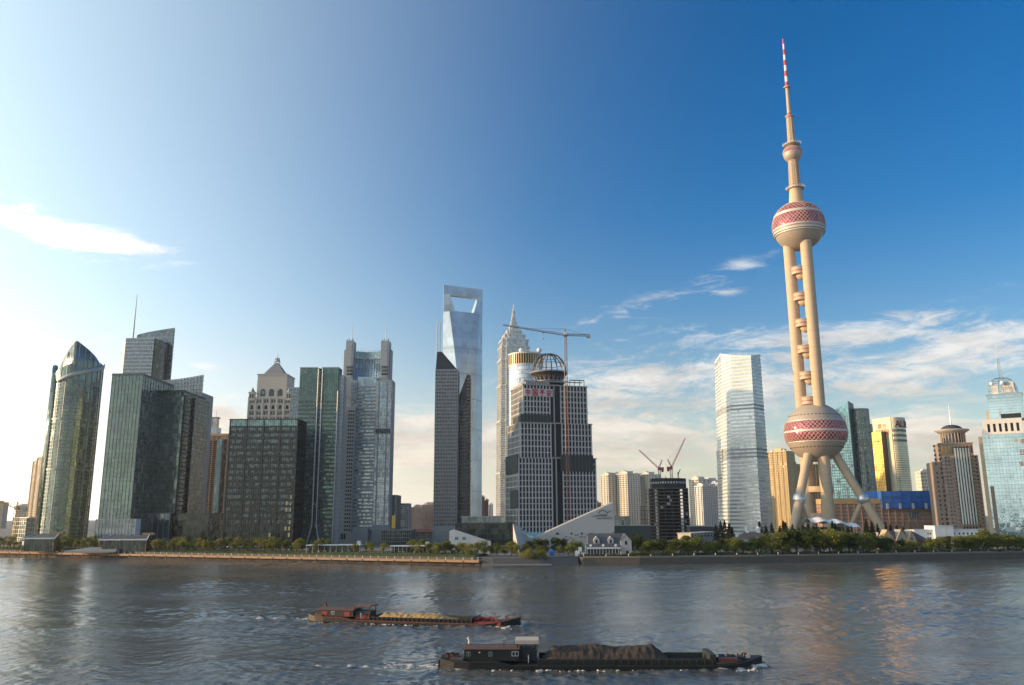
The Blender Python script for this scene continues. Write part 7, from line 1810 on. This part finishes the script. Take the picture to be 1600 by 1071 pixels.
# ================================================================ sand barges
hullm = mat('barge_hull', (.010, .011, .011), .55, .1, var=.5, vs=.6, bump=.4, bs=1.2); hull_g = mat('barge_coaming', (.022, .024, .018), .6, var=.5, vs=.5)
rustm = mat('barge_rust', (.16, .045, .025), .7, var=.5, vs=1.0); redp = mat('barge_red', (.22, .025, .015), .55, var=.4, vs=1.0); roofm = mat('cabin_roof', (.12, .065, .048), .75, var=.3, vs=.8)
sandm = mat('sand_gold', (.42, .26, .10), .95, var=.4, vs=.5, bump=.8, bs=3); gravel = mat('dark_gravel', (.055, .040, .030), .95, var=.5, vs=.6, bump=1.0, bs=3)
tyrem = mat('tyre_rubber', (.012, .012, .012), .8)
def person(name, label, loc, shirt, trousers, rz=0.0, arm=.25):
    """standing figure grown as one skin"""
    V = [(0, 0, .92), (0, 0, 1.15), (0, 0, 1.40), (0, .01, 1.52), (0, .02, 1.62), (0, .02, 1.74),
         (.10, 0, .88), (.11, .02, .48), (.11, -.02, .08), (.11, .12, .03), (-.10, 0, .88), (-.12, .06, .48), (-.12, -.02, .08), (-.12, .10, .03),
         (.20, 0, 1.40), (.27, .04, 1.14), (.24, .22, .98), (.23, .29, .95), (-.20, 0, 1.40), (-.28, .02, 1.13), (-.26, .14, .90), (-.25, .18, .84)]
    E = [(0, 1), (1, 2), (2, 3), (3, 4), (4, 5), (0, 6), (6, 7), (7, 8), (8, 9), (0, 10), (10, 11), (11, 12), (12, 13), (2, 14), (14, 15), (15, 16), (16, 17), (2, 18), (18, 19), (19, 20), (20, 21)]
    Rr = [.15, .14, .16, .055, .10, .085, .10, .07, .045, .04, .10, .07, .045, .04, .065, .05, .038, .04, .065, .05, .038, .04]
    me = bpy.data.meshes.new('figure'); me.from_pydata(V, E, []); o = bpy.data.objects.new('figure', me); COL.objects.link(o)
    md = o.modifiers.new('skin', 'SKIN'); 
    for i, r in enumerate(Rr): me.skin_vertices[0].data[i].radius = (r, r * (.8 if i in (0, 1, 2) else 1))
    me.skin_vertices[0].data[0].use_root = True
    o.modifiers.new('sub', 'SUBSURF').levels = 1
    dg = bpy.context.evaluated_depsgraph_get(); fin = bpy.data.meshes.new_from_object(o.evaluated_get(dg)); bpy.data.objects.remove(o)
    fin.materials.clear()
    for m in (shirt, trousers, mat('skin_tone', (.40, .24, .17), .6), mat('dark_hair', (.015, .012, .01), .6), mat('shoe_black', (.02, .02, .02), .6)): fin.materials.append(m)
    for p in fin.polygons:
        z = p.center.z; x = abs(p.center.x); p.use_smooth = True
        p.material_index = 4 if z < .07 else (1 if z < .93 and x < .19 else (3 if z > 1.68 or (z > 1.58 and p.center.y < .0) else (2 if z > 1.48 or (x > .21 and z < 1.05) else 0)))
    o = bpy.data.objects.new(name, fin); link(o); o.location = loc; o.rotation_euler.z = rz; tag(o, label, 'person'); return o
def barge(label, ps, pb, near):
    a, b = gnd(*ps, 0.0), gnd(*pb, 0.0); d = b - a; Lb = d.length; e = empty('sand_barge', a, math.atan2(d.y, d.x), label, 'barge', 'sand barges on the river')
    B = 4.6      # half beam; local x runs stern -> bow, camera side is -y
    Mw = Matrix.Translation(a) @ Matrix.Rotation(e.rotation_euler.z, 4, 'Z')
    fr = lambda f: Lb * f
    # hull: lofted sections
    secs = []; N = 22
    for i in range(N + 1):
        t = i / N; x = Lb * t
        w = B * min(1, (.62 + t * 6)) if t < .07 else (B if t < .84 else B * max(.12, 1 - ((t - .84) / .16) ** 2.2 * .9))
        zd = (1.45 if t < .22 else (.85 if t < .84 else .85 + ((t - .84) / .16) ** 1.6 * (1.0 if near else 1.5))); zd += .4 if t < .03 else 0
        secs.append([(x, -w * .8, -.8), (x, w * .8, -.8), (x, w, .15), (x, w, zd), (x, w * .94, zd + .02), (x, -w * .94, zd + .02), (x, -w, zd), (x, -w, .15)])
    MB().loft([s for s in secs]).build('hull', [hullm], e)
    rub = MB()
    for s0, s1 in zip(secs[:-1], secs[1:]):
        for j in (3, 6): p, q = Vector(s0[j]), Vector(s1[j]); rub.tube(p + Vector((0, 0, -.1)), q + Vector((0, 0, -.1)), .14, n=5, cap=False)
    rub.build('rubbing_strake', hull_g if near else rustm, e)
    # cargo hold coaming
    h0, h1 = fr(.305 if near else .32), fr(.835 if near else .80)
    mb = MB(); zc = .85; ch = 1.6 if near else 1.5
    mb.box(h0, h1, -B * .86, -B * .80, zc - .1, zc + ch - .6); mb.box(h0, h1, B * .80, B * .86, zc - .1, zc + ch - .6); mb.box(h0, h0 + .25, -B * .8, B * .8, zc - .1, zc + ch - .5); mb.box(h1 - .25, h1, -B * .8, B * .8, zc - .1, zc + ch - .2); hold = mb.build('hold_coaming', hull_g, e)
    MB().box(h0 + .3, h1 - .3, -B * .79, B * .79, zc - .05, zc + .15).build('hold_floor', black, hold)
    st = MB()
    for i in range(24): x = h0 + (h1 - h0) * i / 23; st.box(x - .1, x + .1, -B * .95, -B * .865, zc, zc + ch - .7)
    st.build('coaming_stiffener', hull_g, hold)
    # heaped cargo
    c0, c1 = h0 + .6, fr(.715 if near else .70); nx, ny = 150, 26; rr = random.Random(3 if near else 4); vs = []; hump = [(rr.uniform(c0, c1), rr.uniform(.6, 1)) for _ in range(7)]
    from mathutils import noise as mn
    for i in range(nx + 1):
        t = i / nx; x = c0 + (c1 - c0) * t
        edge = min(1, t / .10, (1 - t) / (.13 if near else .25)); prof_ = max(0, edge) ** .85
        for j in range(ny + 1):
            u = j / ny * 2 - 1; y = u * B * .80; cr = max(0, 1 - abs(u) ** 1.5) ** .8
            n = mn.fractal(Vector((x * .16, y * .3, 5.0 if near else 9.0)), 1.0, 2.0, 4); n2 = mn.noise(Vector((x * 1.1, y * 1.1, 2)))
            top = (2.6 if near else 1.35) * (1 + .20 * n) + .15 * n2 + .10 * mn.noise(Vector((x * 3.1, y * 3.1, 7))); vs.append((x, y, zc + .3 + top * prof_ * cr + (.10 * n2 if prof_ > .1 else 0)))
    cg = MB(); fs = [(i * (ny + 1) + j, (i + 1) * (ny + 1) + j, (i + 1) * (ny + 1) + j + 1, i * (ny + 1) + j + 1) for i in range(nx) for j in range(ny)]
    cg.add(vs, fs, 0, True); ld = cg.build('sand_load', gravel if near else sandm, None); ld.matrix_world = Mw
    tag(ld, 'long dark gravel heap filling the hold of the nearer barge' if near else 'golden sand heap filling the hold of the farther barge', 'cargo heap')
    # aft cabin
    k0, k1 = (fr(.075), fr(.245)) if near else (fr(.045), fr(.225)); zt = 3.4 if near else 3.0; z0 = 1.45
    cab = MB().box(k0, k1, -B * .62, B * .62, z0 - .05, zt).build('cabin', mat('cabin_wall', (.012, .013, .011), .6, var=.4, vs=.8), e)
    mb = MB(); n = 8
    pr = [(-B * .68, zt), (-B * .68, zt + .12), (0, zt + .55), (B * .68, zt + .12), (B * .68, zt)]; mb.loft([[(k0 - .3, y, z) for y, z in pr], [(k1 + .1, y, z) for y, z in pr]][::-1]); mb.build('cabin_roof', roofm, cab)
    yw = -B * .62
    def win(x, z, w, h, m=offwhite, pane=True):
        f = MB().box(x - w / 2, x + w / 2, yw - .08, yw + .02, z - h / 2, z + h / 2).build('window_frame', m, cab)
        if pane: MB().box(x - w / 2 + .1, x - .05, yw - .12, yw - .05, z - h / 2 + .1, z + h / 2 - .1).build('pane', dkglass, f); MB().box(x + .05, x + w / 2 - .1, yw - .12, yw - .05, z - h / 2 + .1, z + h / 2 - .1).build('pane', dkglass, f)
    if near:
        win(k0 + (k1 - k0) * .93, 2.65, 1.3, .85); win(k0 + (k1 - k0) * .48, 2.6, .7, .8, mat('curtain_green', (.25, .30, .24), .7)); win(k0 + (k1 - k0) * .08, 2.6, .7, .8, mat('curtain_green', (0, 0, 0)))
        MB().lathe([(.13, 0), (.13, .1)], 10).build('lamp', white, cab, (k0 + (k1 - k0) * .28, yw - .12, 2.9)).rotation_euler = (R(90), 0, 0)
    else:
        win(k0 + (k1 - k0) * .44, 2.3, 1.0, .75); 
        for f_ in (.12, .75): MB().box(k0 + (k1 - k0) * f_, k0 + (k1 - k0) * (f_ + .16), yw - .07, yw + .02, z0, zt - .3).build('red_panel', redp, cab)
    rl = MB()
    for i in range(6): x = k0 + (k1 - k0) * i / 5; rl.tube((x, -B * .45, zt + .2), (x, -B * .45, zt + .85), .04, n=4)
    rl.tube((k0, -B * .45, zt + .85), (k1, -B * .45, zt + .85), .04, n=4); rl.tube((k0 + (k1 - k0) * .72, -B * .4, zt + .2), (k0 + (k1 - k0) * .72, -B * .4, zt + 1.6), .07, n=5); rl.build('roof_rail', darksteel, cab)
    ex = MB(); ex.tube((k0 + .7, .5, zt), (k0 + .7, .5, zt + 1.4), .28, .24, 8); ex.tube((k0 + .7, .5, zt + 1.3), (k0 + .4, .5, zt + 1.7), .3, .3, 8); ex.build('exhaust_stack', lightstone if near else rustm, cab)
    # wheelhouse
    w0, w1 = (fr(.238), fr(.303)) if near else (fr(.225), fr(.305)); zw = 4.8 if near else 4.2; zb = 1.4 if near else .9
    wh = MB().box(w0, w1 - .25, -B * .45, B * .45, zb, zw - 1.35).build('wheelhouse', mat('cabin_wall', (0, 0, 0)), e)
    for (x, y) in ((w0 + .1, -B * .43), (w0 + (w1 - w0) * .42, -B * .43), (w1 - .35, -B * .43), (w0 + .1, B * .43), (w1 - .35, B * .43)): MB().box(x - .1, x + .1, y - .1, y + .1, zw - 1.4, zw - .1).build('window_post', mat('cabin_wall', (0, 0, 0)), wh)
    mb = MB(); mb.box(w0 - .3, w1 + .2, -B * .52, B * .52, zw - .12, zw + .18); mb.build('wheelhouse_roof', mat('wheelhouse_roof_cream', (.50, .42, .33), .6) if near else roofm, wh)
    if near: MB().box(w0 - .32, w1 + .22, -B * .54, -B * .50, zw - .45, zw - .2).build('roof_fascia', mat('wheelhouse_roof_cream', (0, 0, 0)), wh)
    br = MB(); br.tube((w1 - .3, -B * .42, zb + .2), (w1 + .05, -B * .44, zw), .1, n=5); br.build('raked_post', darksteel, wh)
    if not near: MB().box(w0 + .3, w1 - .4, -B * .47, -B * .452, zb, zb + .9).build('red_skirt', redp, wh)
    # stern gear: tyres, winch
    for i, (x, z) in enumerate(((.2, 1.1), (.2, .5), (1.3, 2.05), (2.2, 2.1))):
        t = MB(); n = 12
        for q in range(n):
            u0, u1 = 2 * math.pi * q / n, 2 * math.pi * (q + 1) / n; t.tube((.45 * math.cos(u0), 0, .45 * math.sin(u0)), (.45 * math.cos(u1), 0, .45 * math.sin(u1)), .2, n=6, cap=False)
        t.build('tyre_fender', tyrem, e, (x, -B * (.55 if i < 2 else .3), z))
    for i in range(7): MB().box(-.3, .3, -.3, .3, 0, random.uniform(.5, 1.1)).build('stern_gear', [rustm, roofm, darksteel][i % 3], e, (fr(.012) + i * .45, random.uniform(-2.4, 1), 1.5))
    MB().box(fr(.03), fr(.073), -B * .75, B * .7, 1.48, 1.85).build('aft_hatch', mat('aft_hatch_grey', (.08, .075, .07), .7), e)
    # bow deck and gear
    zdk = .9; x0 = h1 + .3; dm = mat('bow_deck_grey', (.11, .10, .09), .7, var=.3) if near else redp
    MB().prism([(x0, -B * .8), (fr(.93), -B * .62), (fr(.975), 0), (fr(.93), B * .62), (x0, B * .8)], zdk, zdk + .25).build('bow_deck', dm, e)
    if near:
        MB().box(x0 - .6, x0 + .5, -B * .8, B * .8, zdk, zdk + 1.7).build('bulkhead', hull_g, e)
        MB().box(x0 + 1, x0 + 4.5, -B * .7, -B * .2, zdk + .2, zdk + .9).build('bow_locker', rustm, e)
    rb_ = random.Random(8)
    for i in range(16 if near else 22):
        t = rb_.uniform(.865 if near else .80, .955); w_ = B * .55 * (1 - (t - .8) * 2.5); y = rb_.uniform(-w_, w_); hgt = rb_.uniform(.45, 1.0)
        g_ = MB(); kind = i % 3
        if kind == 0: g_.tube((0, 0, 0), (0, 0, hgt), .16, n=7); g_.tube((0, 0, hgt), (0, 0, hgt + .12), .25, n=7)
        elif kind == 1: g_.tube((-.5, 0, .45), (.5, 0, .45), .38, n=10); g_.box(-.6, -.5, -.4, .4, 0, .7); g_.box(.5, .6, -.4, .4, 0, .7)
        else: g_.box(-.3, .4, -.3, .3, 0, hgt * .6); g_.box(-.1, .1, -.1, .1, 0, hgt)
        g_.build('deck_gear', ([rustm, darksteel, lightstone] if near else [redp, rustm, redp])[kind if near else rb_.randrange(3)], e, (fr(t), y, zdk + .24 + max(0, (t - .9) * 8)))
    if not near: MB().box(x0, fr(.93), -B * .84, -B * .80, zdk - .5, zdk + .35).build('red_bulwark', redp, e)
    return e, Mw, Lb, B
eN, MN, LN, BN = barge('dark sand barge carrying a long gravel heap, nearer of the two barges', *BARGE_PX[0], True)
eF, MF, LF, BF = barge('red-bowed sand barge with golden sand heap, farther of the two barges', *BARGE_PX[1], False)
sw = mat('white_cotton', (.72, .68, .64), .8); bs_ = mat('blue_cotton', (.10, .32, .62), .8); tb_ = mat('grey_trousers', (.30, .30, .32), .8)
p = MN @ Vector((LN * .274, -BN * .52, .87)); person('person', 'person in white shirt and trousers standing at the near barge wheelhouse', p, sw, sw, R(-100))
p = MF @ Vector((LF * .262, -BF * .56, .87)); person('person', 'person in blue shirt standing beside the far barge wheelhouse', p, bs_, tb_, R(160))
# wakes: broken foam along the hulls and trailing astern
foam_m = mat('foam', (.74, .68, .60), .7, var=.2, vs=1.0)
def wake(M, Lb, B, seed, name, label):
    r = random.Random(seed); mb = MB()
    def fleck(x, y, s, h):
        n = 6; c = M @ Vector((x, y, 0)); ph = r.uniform(0, 6); pts = []
        for i in range(n): t = 6.283 * i / n + ph; q = s * r.uniform(.4, 1.3); pts.append((c.x + q * 3.4 * math.cos(t), c.y + q * .7 * math.sin(t), .02))
        top = (c.x + r.uniform(-.2, .2), c.y + r.uniform(-.1, .1), h)
        mb.add(pts + [top], [(i, (i + 1) % n, n) for i in range(n)], 0, True)
    for i in range(70):     # flying flecks along the near side
        fleck(Lb * r.random(), -B - r.random() ** 2 * 1.2 - .1, r.uniform(.04, .14), r.uniform(.1, .3))
    for i in range(60):     # bow spray
        u = r.random(); x = Lb * (.99 - u * .05)
        for s in (-1, 1): fleck(x, s * (B * min(1, .2 + u * 1.1) + r.uniform(-.2, .5)), r.uniform(.06, .2), r.uniform(.15, .6) * (1 - u * .5))
    for i in range(40):     # stern wash
        u = r.random() ** 1.7; fleck(-u * 12, r.gauss(0, 1.3 + u), r.uniform(.06, .2), r.uniform(.08, .25) * (1 - u * .5))
    tag(mb.build(name, foam_m), label, 'foam', kind='stuff')
wake(MN, LN, BN, 1, 'foam', 'white foam along the near barge hull and astern of it'); wake(MF, LF, BF, 2, 'foam', 'white foam along the far barge hull and astern of it')

# ================================================================ the air: thin morning haze over river and city
hzb = MB(); hzb.box(-6300, 6300, -1800, 7300, -12, 500)
hm = bpy.data.materials.new('haze_air'); hm.use_nodes = True; hn = hm.node_tree
for nd in list(hn.nodes):
    if nd.type == 'BSDF_PRINCIPLED': hn.nodes.remove(nd)
pv = hn.nodes.new('ShaderNodeVolumePrincipled'); pv.inputs['Color'].default_value = (.93, .95, 1.0, 1); pv.inputs['Density'].default_value = 4.0e-5; pv.inputs['Anisotropy'].default_value = .55
hn.links.new(pv.outputs[0], [n for n in hn.nodes if n.type == 'OUTPUT_MATERIAL'][0].inputs['Volume'])
tag(hzb.build('haze', hm), 'pale haze in the air over the river and skyline', 'haze', kind='stuff')
